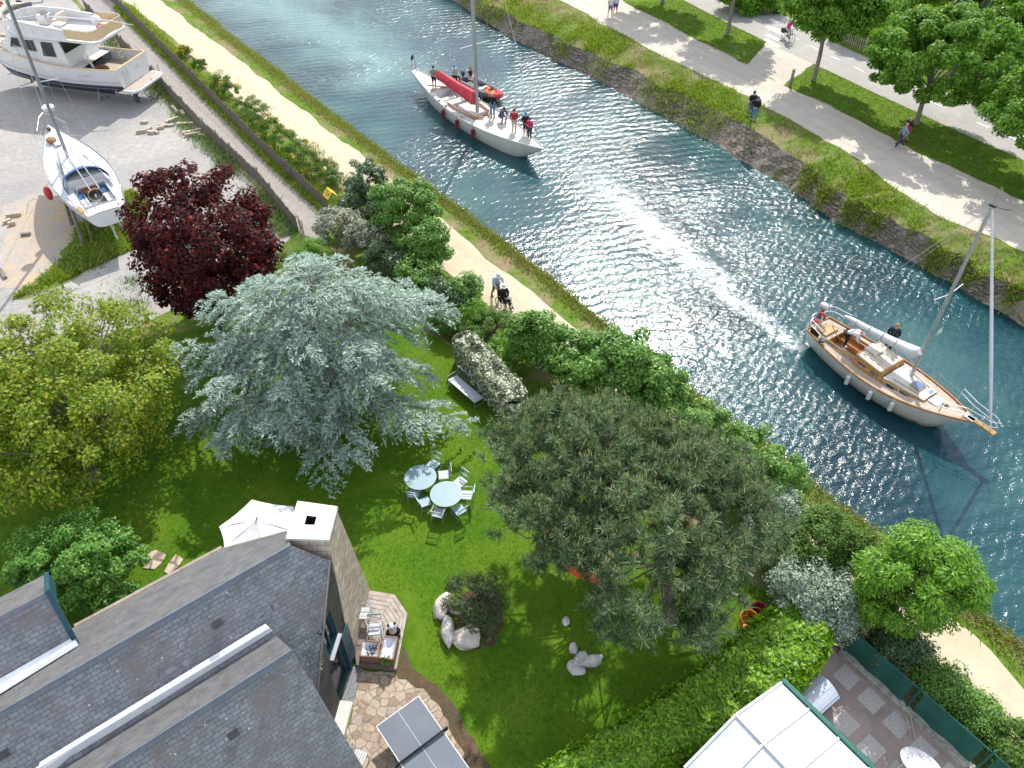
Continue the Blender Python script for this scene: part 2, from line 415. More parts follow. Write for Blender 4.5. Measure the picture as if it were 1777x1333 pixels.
# water sheet
def water_mat():
    m, nd, lk, out = nodes_of('canal_water')
    tc = nd.new("ShaderNodeTexCoord"); b = nd.new("ShaderNodeBsdfPrincipled")
    big = noise(nd, lk, .16, 4, .5, tc.outputs['Object']); rc = ramp(nd, [(.004, .032, .044), (.010, .056, .068), (.030, .092, .094)], [.35, .52, .68])
    lk.new(big.outputs['Fac'], rc.inputs['Fac'])
    # silt stirred up behind the classic yacht
    mt_ = nd.new("ShaderNodeMapping"); mt_.vector_type = 'TEXTURE'; mt_.inputs['Location'].default_value = (-7.3, 58.6, 0); mt_.inputs['Rotation'].default_value = (0, 0, math.atan2(13.5, -10.5))
    lk.new(tc.outputs['Object'], mt_.inputs['Vector']); st_ = nd.new("ShaderNodeSeparateXYZ"); lk.new(mt_.outputs['Vector'], st_.inputs['Vector'])
    nz_ = noise(nd, lk, .22, 4, .6, tc.outputs['Object'], .6); wy = nd.new("ShaderNodeMath"); wy.operation = 'MULTIPLY_ADD'; wy.inputs[1].default_value = 9.0; wy.inputs[2].default_value = -4.5; lk.new(nz_.outputs['Fac'], wy.inputs[0])
    yy_ = nd.new("ShaderNodeMath"); yy_.operation = 'ADD'; lk.new(st_.outputs['Y'], yy_.inputs[0]); lk.new(wy.outputs[0], yy_.inputs[1])
    ay_ = nd.new("ShaderNodeMath"); ay_.operation = 'ABSOLUTE'; lk.new(yy_.outputs[0], ay_.inputs[0])
    sc_ = nd.new("ShaderNodeMath"); sc_.operation = 'MULTIPLY'; sc_.inputs[1].default_value = .2; lk.new(ay_.outputs[0], sc_.inputs[0])
    q1 = ramp(nd, [(1, 1, 1), (0, 0, 0)], [.1, 1.0]); lk.new(sc_.outputs[0], q1.inputs['Fac'])
    sx_ = nd.new("ShaderNodeMath"); sx_.operation = 'MULTIPLY'; sx_.inputs[1].default_value = .2; lk.new(st_.outputs['X'], sx_.inputs[0])
    q2 = ramp(nd, [(0, 0, 0), (1, 1, 1)], [.0, .8]); lk.new(sx_.outputs[0], q2.inputs['Fac'])
    qm = nd.new("ShaderNodeMath"); qm.operation = 'MULTIPLY'; lk.new(q1.outputs['Color'], qm.inputs[0]); lk.new(q2.outputs['Color'], qm.inputs[1])
    cx_ = nd.new("ShaderNodeMix"); cx_.data_type = 'RGBA'; cx_.inputs['B'].default_value = (.10, .20, .20, 1)
    lk.new(qm.outputs[0], cx_.inputs['Factor']); lk.new(rc.outputs['Color'], cx_.inputs['A'])
    lk.new(cx_.outputs['Result'], b.inputs['Base Color'])
    b.inputs['IOR'].default_value = 1.33; b.inputs['Roughness'].default_value = .15; b.inputs['Specular IOR Level'].default_value = .6
    # ripples: crossing wave trains bent by noise, stronger in some patches
    def wave(scale, ang, dist, ds):
        mp = nd.new("ShaderNodeMapping"); mp.inputs['Rotation'].default_value = (0, 0, ang)
        lk.new(tc.outputs['Object'], mp.inputs['Vector'])
        w = nd.new("ShaderNodeTexWave"); w.inputs['Scale'].default_value = scale; w.inputs['Distortion'].default_value = dist
        w.inputs['Detail'].default_value = 3; w.inputs['Detail Scale'].default_value = ds; w.inputs['Detail Roughness'].default_value = .6
        lk.new(mp.outputs['Vector'], w.inputs['Vector']); return w.outputs['Fac']
    mpn = nd.new("ShaderNodeMapping"); mpn.inputs['Scale'].default_value = (1, 1.7, 1); mpn.inputs['Rotation'].default_value = (0, 0, R(-12)); lk.new(tc.outputs['Object'], mpn.inputs['Vector'])
    f1 = noise(nd, lk, 1.6, 3, .5, mpn.outputs['Vector'], .6).outputs['Fac']
    f2 = noise(nd, lk, 4.6, 4, .55, mpn.outputs['Vector'], .8).outputs['Fac']
    w1 = wave(.44, R(75), 5.5, 1.2); w2 = wave(.72, R(35), 6.0, 1.5)
    def mad(a, k, c=None):
        x = nd.new("ShaderNodeMath"); x.operation = 'MULTIPLY_ADD'; x.inputs[1].default_value = k
        lk.new(a, x.inputs[0])
        if c is None: x.inputs[2].default_value = 0
        else: lk.new(c, x.inputs[2])
        return x.outputs[0]
    h = mad(w1, .30); h = mad(w2, .16, h); h = mad(f1, 1.0, h); h = mad(f2, .42, h); h = mad(noise(nd, lk, 9.0, 2, .5, tc.outputs['Object']).outputs['Fac'], .10, h)
    pat = noise(nd, lk, .13, 3, .5, tc.outputs['Object'], .5); rp = ramp(nd, [(.30,) * 3, (1.20,) * 3], [.34, .64]); lk.new(pat.outputs['Fac'], rp.inputs['Fac'])
    # the churned band left by the boat on the right
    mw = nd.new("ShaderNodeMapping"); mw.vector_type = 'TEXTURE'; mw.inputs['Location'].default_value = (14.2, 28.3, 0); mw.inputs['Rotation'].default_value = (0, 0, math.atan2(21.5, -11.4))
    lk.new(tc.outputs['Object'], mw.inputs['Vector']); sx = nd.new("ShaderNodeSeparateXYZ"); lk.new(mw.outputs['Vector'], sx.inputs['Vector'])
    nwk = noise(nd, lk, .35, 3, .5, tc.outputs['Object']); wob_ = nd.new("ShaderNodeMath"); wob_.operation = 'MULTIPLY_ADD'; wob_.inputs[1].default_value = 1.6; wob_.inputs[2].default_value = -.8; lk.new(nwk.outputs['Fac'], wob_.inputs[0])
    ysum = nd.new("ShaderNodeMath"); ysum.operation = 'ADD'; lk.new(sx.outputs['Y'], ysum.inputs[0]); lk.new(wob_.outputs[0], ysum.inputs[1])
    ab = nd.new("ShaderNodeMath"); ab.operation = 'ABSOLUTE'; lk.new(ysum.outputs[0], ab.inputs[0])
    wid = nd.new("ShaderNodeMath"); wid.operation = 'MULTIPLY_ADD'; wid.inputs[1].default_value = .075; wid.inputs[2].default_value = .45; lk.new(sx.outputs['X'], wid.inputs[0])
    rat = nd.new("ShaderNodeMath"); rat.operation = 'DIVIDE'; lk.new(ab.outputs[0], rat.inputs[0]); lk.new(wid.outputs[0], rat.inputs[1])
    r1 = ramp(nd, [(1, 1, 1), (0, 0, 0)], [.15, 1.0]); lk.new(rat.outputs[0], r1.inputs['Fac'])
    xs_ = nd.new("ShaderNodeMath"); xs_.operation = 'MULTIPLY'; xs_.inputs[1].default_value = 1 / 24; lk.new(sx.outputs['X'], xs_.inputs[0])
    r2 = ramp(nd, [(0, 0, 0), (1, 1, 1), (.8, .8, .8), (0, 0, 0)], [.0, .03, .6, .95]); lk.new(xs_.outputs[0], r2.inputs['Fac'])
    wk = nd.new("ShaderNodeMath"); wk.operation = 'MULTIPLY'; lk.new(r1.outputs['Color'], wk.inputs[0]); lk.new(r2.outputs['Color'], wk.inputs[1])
    f3 = noise(nd, lk, 5.5, 3, .6, tc.outputs['Object']).outputs['Fac']
    fm = nd.new("ShaderNodeMath"); fm.operation = 'MULTIPLY'; lk.new(f3, fm.inputs[0]); lk.new(wk.outputs[0], fm.inputs[1])
    h = mad(fm.outputs[0], .35, h)
    # sun glints in the churned band, painted into the base colour as white speckle
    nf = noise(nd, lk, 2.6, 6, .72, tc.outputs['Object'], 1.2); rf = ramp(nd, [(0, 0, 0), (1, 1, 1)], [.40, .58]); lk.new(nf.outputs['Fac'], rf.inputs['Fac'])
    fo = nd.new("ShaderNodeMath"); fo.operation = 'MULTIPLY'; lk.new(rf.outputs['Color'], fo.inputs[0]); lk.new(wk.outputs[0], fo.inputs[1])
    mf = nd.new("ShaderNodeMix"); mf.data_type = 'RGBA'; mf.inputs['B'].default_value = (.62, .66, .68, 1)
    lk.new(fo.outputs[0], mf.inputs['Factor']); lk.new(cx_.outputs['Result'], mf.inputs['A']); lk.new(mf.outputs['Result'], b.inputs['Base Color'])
    hm = nd.new("ShaderNodeMath"); hm.operation = 'MULTIPLY'; lk.new(h, hm.inputs[0]); lk.new(rp.outputs['Color'], hm.inputs[1])
    bp = nd.new("ShaderNodeBump"); bp.inputs['Strength'].default_value = 1.0; bp.inputs['Distance'].default_value = .068
    lk.new(hm.outputs[0], bp.inputs['Height']); lk.new(bp.outputs['Normal'], b.inputs['Normal'])
    lk.new(b.outputs['BSDF'], out.inputs['Surface'])
    return m
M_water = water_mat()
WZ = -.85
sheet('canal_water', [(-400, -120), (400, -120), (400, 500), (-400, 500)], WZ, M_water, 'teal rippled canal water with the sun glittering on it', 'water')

# left bank outline (water edge), right bank outline
LB = [(-200, 300), (-60, 117.5), (-31.8, 78.2), (-22.5, 65.6), (-11.7, 51.2), (-6.4, 44.2), (-.6, 36.7), (8.0, 24.7), (9.3, 22.9), (10.7, 21.5), (12.0, 19.5), (13.2, 17.9), (16.0, 14.2), (17.3, 12.2), (25, .5), (60, -60)]
LBr = ragged(LB, .7, .10, closed=False)
sheet('ground', LBr + [(60, -110), (-380, -110), (-380, 300)], 0.0, M_rough, 'rough grassy ground along the near side of the canal', 'ground')
mb = MB()
for a, b in zip(LBr[:-1], LBr[1:]):
    d = Vector((b[0] - a[0], b[1] - a[1], 0)); n = Vector((d.y, -d.x, 0)).normalized() * -.12
    L0 = 0
    mb.add([(a[0], a[1], -.004), (b[0], b[1], -.004), (b[0] - n.x, b[1] - n.y, -1.6), (a[0] - n.x, a[1] - n.y, -1.6)], [(0, 1, 2, 3)])
M_quay = mat('mossy_quay_stone', [(.02, .028, .012), (.06, .065, .035), (.1, .09, .06)], 3, .85, .6, 12)
tag(mb.build('canal_wall', M_quay), 'dark mossy low wall between the sandy towpath verge and the water', 'wall')

RB = [(-60, 165), (-26.5, 112), (-6.1, 78.2), (-.9, 69), (5.1, 61.1), (11.5, 51.5), (16.8, 43.3), (18.8, 39.7), (21.1, 36.9), (23.4, 33.5), (25.7, 29.8), (33, 18), (50, -10)]
ROFF = [1.1, 1.1, 1.1, 1.3, 1.6, 2.5, 1.9, 1.2, 1.0, 1.0, 1.1, 1.2, 1.2]
PIN = [(-40, 170), (-12.5, 110), (1.5, 77.5), (5.6, 70.8), (9.6, 63.5), (16.2, 54.0), (20.9, 45.2), (22.6, 40.3), (24.2, 37.3), (26.9, 34.3), (29.2, 30.8), (38, 19), (56, -8)]
def dense(pts, k):
    out = []
    for a, b in zip(pts[:-1], pts[1:]):
        for j in range(k): t = j / k; out.append(tuple(x + (y - x) * t for x, y in zip(a, b)))
    out.append(tuple(pts[-1])); return out
RT = [(p[0] + .82 * o, p[1] + .57 * o) for p, o in zip(RB, ROFF)]
RBd, RTd, PINd = dense(RB, 14), dense(RT, 14), dense(PIN, 14)
wob = smooth_noise(len(RTd), .30, 2)
RTd = [(p[0] + .82 * w, p[1] + .57 * w) for p, w in zip(RTd, wob)]
zt = .50 + smooth_noise(len(RTd), .14, 3)
# stone revetment
mb = MB(); acc = 0.0; NS = 5
for i in range(len(RBd) - 1):
    L = math.dist(RBd[i], RBd[i + 1])
    for k in range(NS):
        t0, t1 = k / NS, (k + 1) / NS
        def P(j, t):
            bx, by = RBd[j]; tx, ty = RTd[j]
            tt = t ** .8
            w = .06 * math.sin(j * 2.3 + t * 9) * (0 < t < 1)
            return (bx + (tx - bx) * tt + w, by + (ty - by) * tt + w * .6, -1.5 + (zt[j] + 1.5) * t)
        q = [P(i, t0), P(i + 1, t0), P(i + 1, t1), P(i, t1)]
        s = 2.2
        mb.add(q, [(0, 1, 2, 3)], 0, [[(acc, t0 * s), (acc + L, t0 * s), (acc + L, t1 * s), (acc, t1 * s)]])
    acc += L
M_rev = brickmat('rubble_revetment', (.17, .145, .12), (.28, .24, .20), (.055, .05, .035), .44, .21, .022,
                 [(.35, .46, .62, (.30, .255, .215)), (.8, .52, .64, (.085, .10, .025)), (1.5, .56, .68, (.16, .115, .08)), (2.4, .62, .75, (.34, .19, .06))], .9, .2, 1.0, nscale=3.2, warp=.55)
o = mb.build('stone_revetment', M_rev)
tag(o, 'sloping rubble stone revetment along the far side of the canal', 'wall')
# grassy bank, then the flat far ground
mb = MB(); rows = 5
for i in range(len(RTd) - 1):
    for k in range(rows):
        def Q(j, t):
            a, b = RTd[j], PINd[j]; h = math.sin(j * 1.7 + t * 5) * .05 * (0 < t < 1)
            return (a[0] + (b[0] - a[0]) * t, a[1] + (b[1] - a[1]) * t, zt[j] + (.9 - zt[j]) * min(1, t * 1.4) + h - .005 * (t == 0))
        mb.add([Q(i, k / rows), Q(i + 1, k / rows), Q(i + 1, (k + 1) / rows), Q(i, (k + 1) / rows)], [(0, 1, 2, 3)])
o = mb.build('grassy_bank', M_rough, smooth=True)
tag(o, 'rough grass bank sloping from the far path to the stone revetment', 'bank', None, 'structure')
sheet('far_ground', PINd + [(120, -8), (400, -8), (400, 480), (-40, 480)], .9, M_verge, 'lawn verge beside the far path under the trees', 'ground')

# far path and cycle lane
pinp = [(1.5, 77.5), (5.6, 70.8), (7.7, 66.6), (11.9, 59.9), (16.7, 53.2), (21.2, 44.7), (23.7, 37.9), (27.1, 34.2), (38, 19)]
poutp = [(9.8, 72.7), (15.1, 63.1), (18.0, 58.3), (19.3, 55.4), (22.6, 50.4), (25.1, 45.8), (29.4, 39.3), (41, 23)]
far1 = [(-12.5, 110)] + pinp; far2 = [(-6, 106)] + poutp
sheet('far_path', far1 + far2[::-1], .908, M_pathR, 'pale beaten footpath along the far bank, dappled with tree shade', 'path', .22, .7)
sheet('cross_path', [(17.6, 58.6), (19.5, 55.0), (22.9, 59.1), (21.4, 62.5), (20.3, 63.4)], .904, M_pathR, 'short pale path joining the far footpath to the cycle lane', 'path', .12)
cin = [(0, 105), (15.1, 73.0), (18.1, 67.0), (20.3, 63.1), (22.7, 59.0), (25.7, 53.6), (29.6, 47.2), (31.6, 44.1), (46, 22)]
cout = [(8, 108), (19.8, 76.0), (22.6, 70.2), (24.5, 66.3), (26.0, 62.2), (27.6, 59.3), (32.0, 51.6), (34.7, 47.0), (49.5, 24)]
sheet('cycle_lane', cin + cout[::-1], .912, M_cyc, 'grey tarmac cycle lane with a broken white line', 'road', .05)
# markings on the lane
M_mark = mat('road_marking_paint', [(.55, .55, .55), (.72, .72, .7)], 9, .8)
mb = MB()
cl = dense([((a[0] + b[0]) / 2, (a[1] + b[1]) / 2) for a, b in zip(cin[1:], cout[1:])], 4)
for i in range(0, len(cl) - 1, 2):
    a, b = Vector((*cl[i], .917)), Vector((*cl[i + 1], .917)); d = (b - a).normalized(); n = Vector((-d.y, d.x, 0)) * .06
    a2, b2 = a + d * .2, a + d * min((b - a).length, 1.8)
    mb.add([a2 - n, b2 - n, b2 + n, a2 + n], [(0, 1, 2, 3)])
for k in range(4):      # zebra bars
    px = [((1337, 33), (1352, 40)), ((1331, 46), (1362, 61)), ((1330, 60), (1352, 70)), ((1328, 68), (1352, 82))][k]
    a, b = G3(*px[0], .917), G3(*px[1], .917); n = (b - a).orthogonal(); n = Vector((-(b - a).y, (b - a).x, 0)).normalized() * .24
    mb.add([a - n, b - n, b + n, a + n], [(0, 1, 2, 3)])
tag(mb.build('lane_markings', M_mark), 'white painted dashes and crossing bars on the cycle lane', 'road marking', None, 'structure')

# near side: yard, lane, towpath
FA = [(-60, 104), (-37.9, 72.8), (-26.9, 58.0), (-20.7, 49.4), (-15.5, 42.8), (-12.0, 37.4)]
FB = [(-60, 107), (-35.5, 73.9), (-27.3, 62.4), (-16.5, 47.2), (-10.6, 39.4)]
sheet('boat_yard', [(-90, 104)] + FA[:1] + [(p[0] - .3, p[1] - .2) for p in FA[1:]] + [(-13.2, 34.2), (-18, 29.5), (-23, 27), (-60, 25), (-90, 25)], .006, M_gravel, 'grey gravel boat yard behind the palisade fence', 'yard', .15)
sheet('lane', FA + [(-10.2, 36.2)] + FB[::-1], .012, M_lane, 'narrow grey lane running between two palisade fences', 'lane', .06)
PO = [(-60, 112.5), (-32.3, 75.7), (-21.3, 61.6), (-15.0, 53.2), (-9.3, 45.9), (-3.3, 37.8), (-.6, 33.9), (5, 26.7), (15.6, 13.1), (16.5, 11.0), (24, -.5), (55, -60)]
PI_ = [(-60, 109), (-35.2, 75.2), (-27.8, 65.9), (-19.5, 54.4), (-14.0, 48.0), (-10.9, 43.4), (-3.5, 33.8), (0, 29.5), (10.9, 17.0), (13.5, 12.9), (15.4, 9.8), (22, 0), (52, -60)]
sheet('towpath', PI_ + PO[::-1], .010, M_sandp, 'pale sandy towpath beside the canal', 'path', .16, .6)
sheet('ochre_patch', [G(*p) for p in [(0, 360), (60, 335), (125, 345), (150, 395), (120, 450), (60, 490), (0, 500)]], .012, M_ochre, 'ochre sandy patch in the yard behind the sailing boat', 'ground', .35)
sheet('yard_verge', [G(*p) for p in [(128, 395), (230, 330), (262, 350), (240, 430), (150, 470), (70, 510), (20, 520), (110, 450)]], .016, M_rough, 'rough green verge under the stern of the propped sailing boat', 'ground', .35)
m_ = mat('manhole_cover', [(.36, .31, .25), (.45, .4, .33)], 9, .8)
mb = MB(); c = G(468.5, 189); mb.cyl((c[0], c[1], .0), (c[0], c[1], .018), .42, n=24); mb.cyl((c[0], c[1], .018), (c[0], c[1], .022), .34, n=24)
tag(mb.build('manhole_cover', m_), 'round pale manhole cover set in the sandy towpath', 'manhole cover')

# garden surfaces
sheet('garden_lawn', [(-40, 24), (-22, 26.5), (-13, 30), (-8, 32), (-2.5, 27.4), (1.5, 22.6), (6, 17.6), (9.6, 13.9), (5, 9.4), (0, 4), (-3, 3), (-30, 3)], .008, M_lawn, 'lush green garden lawn around the trees', 'lawn')
M_flag = flagmat('flagstones', [(.28, .21, .15), (.38, .30, .225), (.46, .375, .285), (.36, .32, .275)], (.22, .165, .12), 4.3, edge=.04)
pat = [G(*p) for p in [(625, 1160), (686, 1168), (705, 1180), (735, 1195), (765, 1230), (790, 1285), (820, 1345), (800, 1420), (560, 1450), (590, 1340)]]
sheet('soil_border', [G(*p) for p in [(690, 1160), (700, 1120), (716, 1160), (760, 1190), (800, 1240), (830, 1300), (870, 1380), (800, 1440), (690, 1300)]], .014, M_soil, 'bare brown soil border between patio and lawn', 'soil', .10, .25)
sheet('patio', pat, .020, M_flag, 'warm crazy paved stone patio beside the house', 'patio', .10, .2)
M_grit = mat('grey_gravel', [(.08, .085, .1), (.3, .3, .32), (.42, .4, .4)], 30, .9, 1.0, 60)
sheet('gravel_strip', [G(*p) for p in [(609, 1157), (628, 1158), (598, 1290), (590, 1330), (560, 1330)]], .024, M_grit, 'narrow grey gravel strip along the house wall', 'gravel', .02, .2)
sheet('planting_bed', [G(*p) for p in [(790, 1035), (835, 1015), (868, 1040), (876, 1080), (860, 1120), (825, 1130), (800, 1105), (785, 1075)]], .014, M_soil, 'round bed of bare soil beside the pale boulders', 'soil', .10, .2)

# ------------------------------------------------------------------ palisade fences
M_pick = mat('split_chestnut_pales', [(.12, .105, .09), (.22, .195, .165)], 5, .9, .2, 30)
def palisade(name, pts, label, h=1.0):
    root = thing(name, label, 'fence')
    mb = MB(); posts = []; i = 0
    for a, b in zip(pts[:-1], pts[1:]):
        a, b = Vector((*a[:2], 0)), Vector((*b[:2], 0)); L = (b - a).length; d = (b - a) / L; n = int(L / .105)
        for k in range(n):
            p = a + d * (k * .105); hh = h + random.uniform(-.09, .06); w = random.uniform(.025, .042); ln = Vector((random.uniform(-.02, .02), random.uniform(-.02, .02), 0))
            mb.tube([p, p + ln + Vector((0, 0, hh))], [w, w * .75], 4)
        for zz in (h * .3, h * .8): mb.tube([a + Vector((0, 0, zz)), b + Vector((0, 0, zz))], .008, 4)
        for k in range(int(L / 2.2)): posts.append(a + d * (k * 2.2))
    mb.build('pales', M_pick, root)
    for p in posts[:60]:
        q = MB(); o_ = Vector((.06, -.05, 0)); q.tube([p + o_, p + o_ + Vector((0, 0, h + .18))], [.05, .045], 6); q.build('post', TIMBER, root)
    return root
palisade('palisade_fence', FA[1:], 'weathered split pale fence between gravel yard and lane')
palisade('palisade_fence', [(-48, 91)] + FB[1:], 'weathered split pale fence between lane and gorse bushes by the towpath')
# light fence corner that closes the yard at the lane's end
mb = MB(); wf = [Vector((*G(*p), 0)) for p in ((521, 398), (529, 412), (530, 428), (520, 441), (503, 450), (487, 457))]
for a, b in zip(wf[:-1], wf[1:]):
    L = (b - a).length
    for k in range(max(2, int(L / .09))):
        p = a + (b - a) * k / max(2, int(L / .09)); mb.tube([p, p + Vector((random.uniform(-.02, .02), random.uniform(-.02, .02), 1.0 + random.uniform(-.06, .06)))], [.016, .012], 3)
    for zz in (.2, .5, .8): mb.tube([a + Vector((0, 0, zz)), b + Vector((0, 0, zz))], .012, 3)
tag(mb.build('wattle_fence', PALETIM), 'curved wattle fence closing the yard beside the copper maple', 'fence')
# slat fence beyond the cycle lane
mb = MB(); root = thing('slat_fence', 'pale thin slat fence beyond the cycle lane behind the trees', 'fence')
a, b = Vector((26.2, 63.0, .9)), Vector((36, 46.5, .9)); L = (b - a).length; d = (b - a) / L
for k in range(int(L / .2)):
    p = a + d * k * .2; mb.tube([p, p + Vector((0, 0, 1.0 + random.uniform(-.05, .08)))], .035, 4)
for zz in (.3, .8): mb.tube([a + Vector((0, 0, zz)), b + Vector((0, 0, zz))], .02, 4)
mb.build('slats', PALETIM, root)
for k in range(9):
    q = MB(); p = a + d * k * 2.1; q.tube([p, p + Vector((0, 0, 1.15))], .06, 6); q.build('post', PALETIM, root)
# bollard
root = thing('wooden_bollard', 'short wooden bollard post on the sunny grass by the cross path', 'bollard', G3(1371, 149, .9))
q = MB(); q.tube([(0, 0, 0), (0, 0, 1.15)], [.11, .10], 8); q.build('post', TIMBER, root, bevel=.01)
q = MB(); q.tube([(0, 0, 1.15), (0, 0, 1.19)], [.11, .08], 8); q.build('cap', PALETIM, root)
q = MB(); q.tube([(0, 0, .95), (0, 0, .99)], .118, 8); q.build('band', PALETIM, root)
# folded yellow sign
p = on_plane(573, 335, Vector((0, 0, 1)), Vector((0, 0, 1.9)))
root = thing('yellow_sign', 'folded yellow sign reading 104 in black standing behind the lane fence', 'sign', (p.x, p.y, 0))
q = MB(); q.tube([(0, 0, 0), (0, 0, 1.95)], .03, 6); q.build('pole', GALV, root)
ax = Vector((.54, -.84, 0)); nx = Vector((-.84, -.54, 0))
sh = .50; sw = .68
def sign_face(sgn):
    dn = (nx * sgn * .62 + Vector((0, 0, -.78))).normalized()
    return Vector((0, 0, 2.12)) - ax * sw / 2, ax, dn
for sgn in (1, -1):
    o_, u_, w_ = sign_face(sgn); nn = u_.cross(w_).normalized()
    if nn.z < 0: nn = -nn
    q = MB(); e = nn * .012
    c4 = [o_, o_ + u_ * sw, o_ + u_ * sw + w_ * sh, o_ + w_ * sh]
    q.add([v + e for v in c4] + [v - e for v in c4], [(0, 1, 2, 3), (7, 6, 5, 4), (0, 4, 5, 1), (1, 5, 6, 2), (2, 6, 7, 3), (3, 7, 4, 0)])
    q.build('sign_face', YELP, root)
    if sgn == 1:
        q = MB()
        def st(x0, y0, x1, y1, t=.045):   # strokes in face coordinates
            a = o_ + u_ * x0 + w_ * y0 + nn * .016; b = o_ + u_ * x1 + w_ * y1 + nn * .016
            d_ = (b - a).normalized(); s_ = nn.cross(d_) * t / 2
            q.add([a - s_ - d_ * t / 2, b - s_ + d_ * t / 2, b + s_ + d_ * t / 2, a + s_ - d_ * t / 2], [(0, 1, 2, 3)])
        st(0.139, 0.115, 0.139, 0.394); st(0.139, 0.115, 0.082, 0.180)
        st(0.262, 0.115, 0.262, 0.394); st(0.377, 0.115, 0.377, 0.394); st(0.262, 0.115, 0.377, 0.115); st(0.262, 0.394, 0.377, 0.394)
        st(0.541, 0.115, 0.541, 0.394); st(0.541, 0.115, 0.459, 0.295); st(0.459, 0.295, 0.590, 0.295)
        q.build('lettering', BLKP, root)

# ------------------------------------------------------------------ the house
M_slate = brickmat('roof_slates', (.180, .200, .232), (.245, .262, .292), (.11, .11, .118), .22, .125, .010,
                   [(.8, .48, .64, (.155, .140, .145)), (4.5, .54, .66, (.125, .108, .112)), (12, .64, .74, (.20, .19, .17))], .5, .5, .5, nscale=2.2, warp=.07)
M_slate_sun = brickmat('sun_slope_slates', (.115, .117, .122), (.145, .147, .15), (.095, .096, .10), .22, .125, .006,
                       [(1.5, .52, .7, (.14, .137, .125))], .7, .3, .4, nscale=2.5)  # same slates for sunward slopes, the tone of their light put into the colour
M_ridge = mat('lead_ridge', [(.10, .12, .16), (.15, .17, .21)], 4, .45, .1)
M_zinc = mat('white_zinc', [(.62, .67, .73), (.78, .81, .84)], 3, .35, .05, metal=.15)
M_clad = brickmat('slate_cladding', (.060, .060, .058), (.095, .093, .088), (.03, .03, .03), .34, .16, .01, [(.9, .55, .7, (.11, .105, .095))], .75, .3, .5)
M_teal = mat('teal_paint', [(.008, .05, .075), (.018, .075, .105)], 3, .35)
M_chim = brickmat('chimney_stone', (.52, .42, .32), (.66, .57, .47), (.42, .36, .29), .46, .24, .022, [(1.1, .55, .7, (.56, .53, .50)), (2.0, .6, .75, (.30, .22, .16))], .85, .2, .9, nscale=3.0, warp=.12)
M_cap = mat('chimney_cap_render', [(.58, .57, .55), (.66, .65, .63)], 4, .8, .1)
M_fasc = mat('eaves_board', [(.20, .17, .14), (.33, .29, .24)], 5, .7, .2)

house = thing('slate_house', 'long low house with slate roofs, white valley gutters and stone chimney', 'house', (0, 0, 0))
V1, V2 = Vector((-5.21, 12.41, 5.39)), Vector((-5.54, 9.81, 2.82))
rd = Vector((.78604, .61817, 0)); pd = Vector((-.61817, .78604, 0))
n1 = rd.cross(V1 - V2).normalized()
if n1.z < 0: n1 = -n1
OP = lambda x, y: on_plane(x, y, n1, V1)
RI = OP(504, 947); RL = RI - rd * 16
ridgeL = RL
# front slope of the main roof
gut_r = OP(478, 1090); gut_l = gut_r - rd * 15 + Vector((0, 0, .0))
gut_r2 = OP(430, 1095)
roof = MB()
low_l = OP(0, 1337) - rd * 8
gz = OP(0, 1337)
down = (V2 - V1).normalized()
roof.plate([RI, V1, V2 + (V2 - V1) * .15, OP(510, 1150), OP(479, 1103) - n1 * .0 , OP(479, 1103) - rd * 16, RL], 0, .06, rd)
# back slope
pb = R(33); n2 = (pd * math.sin(pb) + Vector((0, 0, math.cos(pb)))).normalized()
OB = lambda x, y: on_plane(x, y, n2, RI)
e1, e2, e0 = OB(498.5, 923), OB(387, 953), OB(131, 1090.6)
eL = e0 - rd * 14
roof.plate([RI, e1, e2, e0, eL, RL], 1, .06, rd)
rf = roof.build('roof', [M_slate, M_slate_sun], house)
# second roof, parallel, nearer the camera; its ridge stands above the valley
VAL = OP(479, 1103); A1 = VAL
rz = on_plane(507, 1128, n2, VAL); T1 = rz.copy()
OB2 = lambda x, y: on_plane(x, y, n2, VAL)
OF2 = lambda x, y: on_plane(x, y, n1, rz)
v_end = OF2(600, 1282); v_dir = (v_end - T1)
roof2 = MB()
gl = OB2(200, 1233)
roof2.plate([T1, A1, A1 - rd * 16, T1 - rd * 16], 1, .06, rd)
low2 = T1 + v_dir * 1.75
roof2.plate([T1, low2, low2 - rd * 16, T1 - rd * 16], 0, .06, rd)
roof2.build('roof', [M_slate, M_slate_sun], house)
# ridge bands (lead flashings)
q = MB()
for p0 in (RI, T1):
    a, b = p0 - rd * .02, p0 - rd * 16
    off = n1 * .012
    dn = (n1.cross(rd)).normalized(); dn = dn if dn.z < 0 else -dn
    q.add([a + off, b + off, b + off + dn * .13, a + off + dn * .13], [(0, 1, 2, 3)])
    q.tube([a + Vector((0, 0, .012)), b + Vector((0, 0, .012))], .025, 6)
q.build('ridge_flashing', M_ridge, house)
# white valley gutters: three folded strips each
def gutter(p_r, p_l, w=.36):
    q = MB(); up = Vector((0, 0, .05)); side = pd
    a, b = p_r, p_l
    prof = [(-.32, .22), (-.12, .05), (.05, .03), (.10, .12), (.30, .30)]
    for (s0, h0), (s1, h1) in zip(prof[:-1], prof[1:]):
        q.add([a + side * s0 + Vector((0, 0, h0)), b + side * s0 + Vector((0, 0, h0)), b + side * s1 + Vector((0, 0, h1)), a + side * s1 + Vector((0, 0, h1))], [(0, 1, 2, 3)])
    return q
def gutter_strip(lines_px, planes, lift=.03):
    """ribbons between image lines laid on given roof planes"""
    q = MB()
    for (l0, p0), (l1, p1) in zip(list(zip(lines_px, planes))[:-1], list(zip(lines_px, planes))[1:]):
        a, b = p0(*l0[0]), p0(*l0[1]); c, d = p1(*l1[0]), p1(*l1[1])
        b = a + (b - a) * 1.3; d = c + (d - c) * 1.3
        up = Vector((0, 0, lift))
        q.add([a + up, b + up, d + up, c + up], [(0, 1, 2, 3)])
    return q
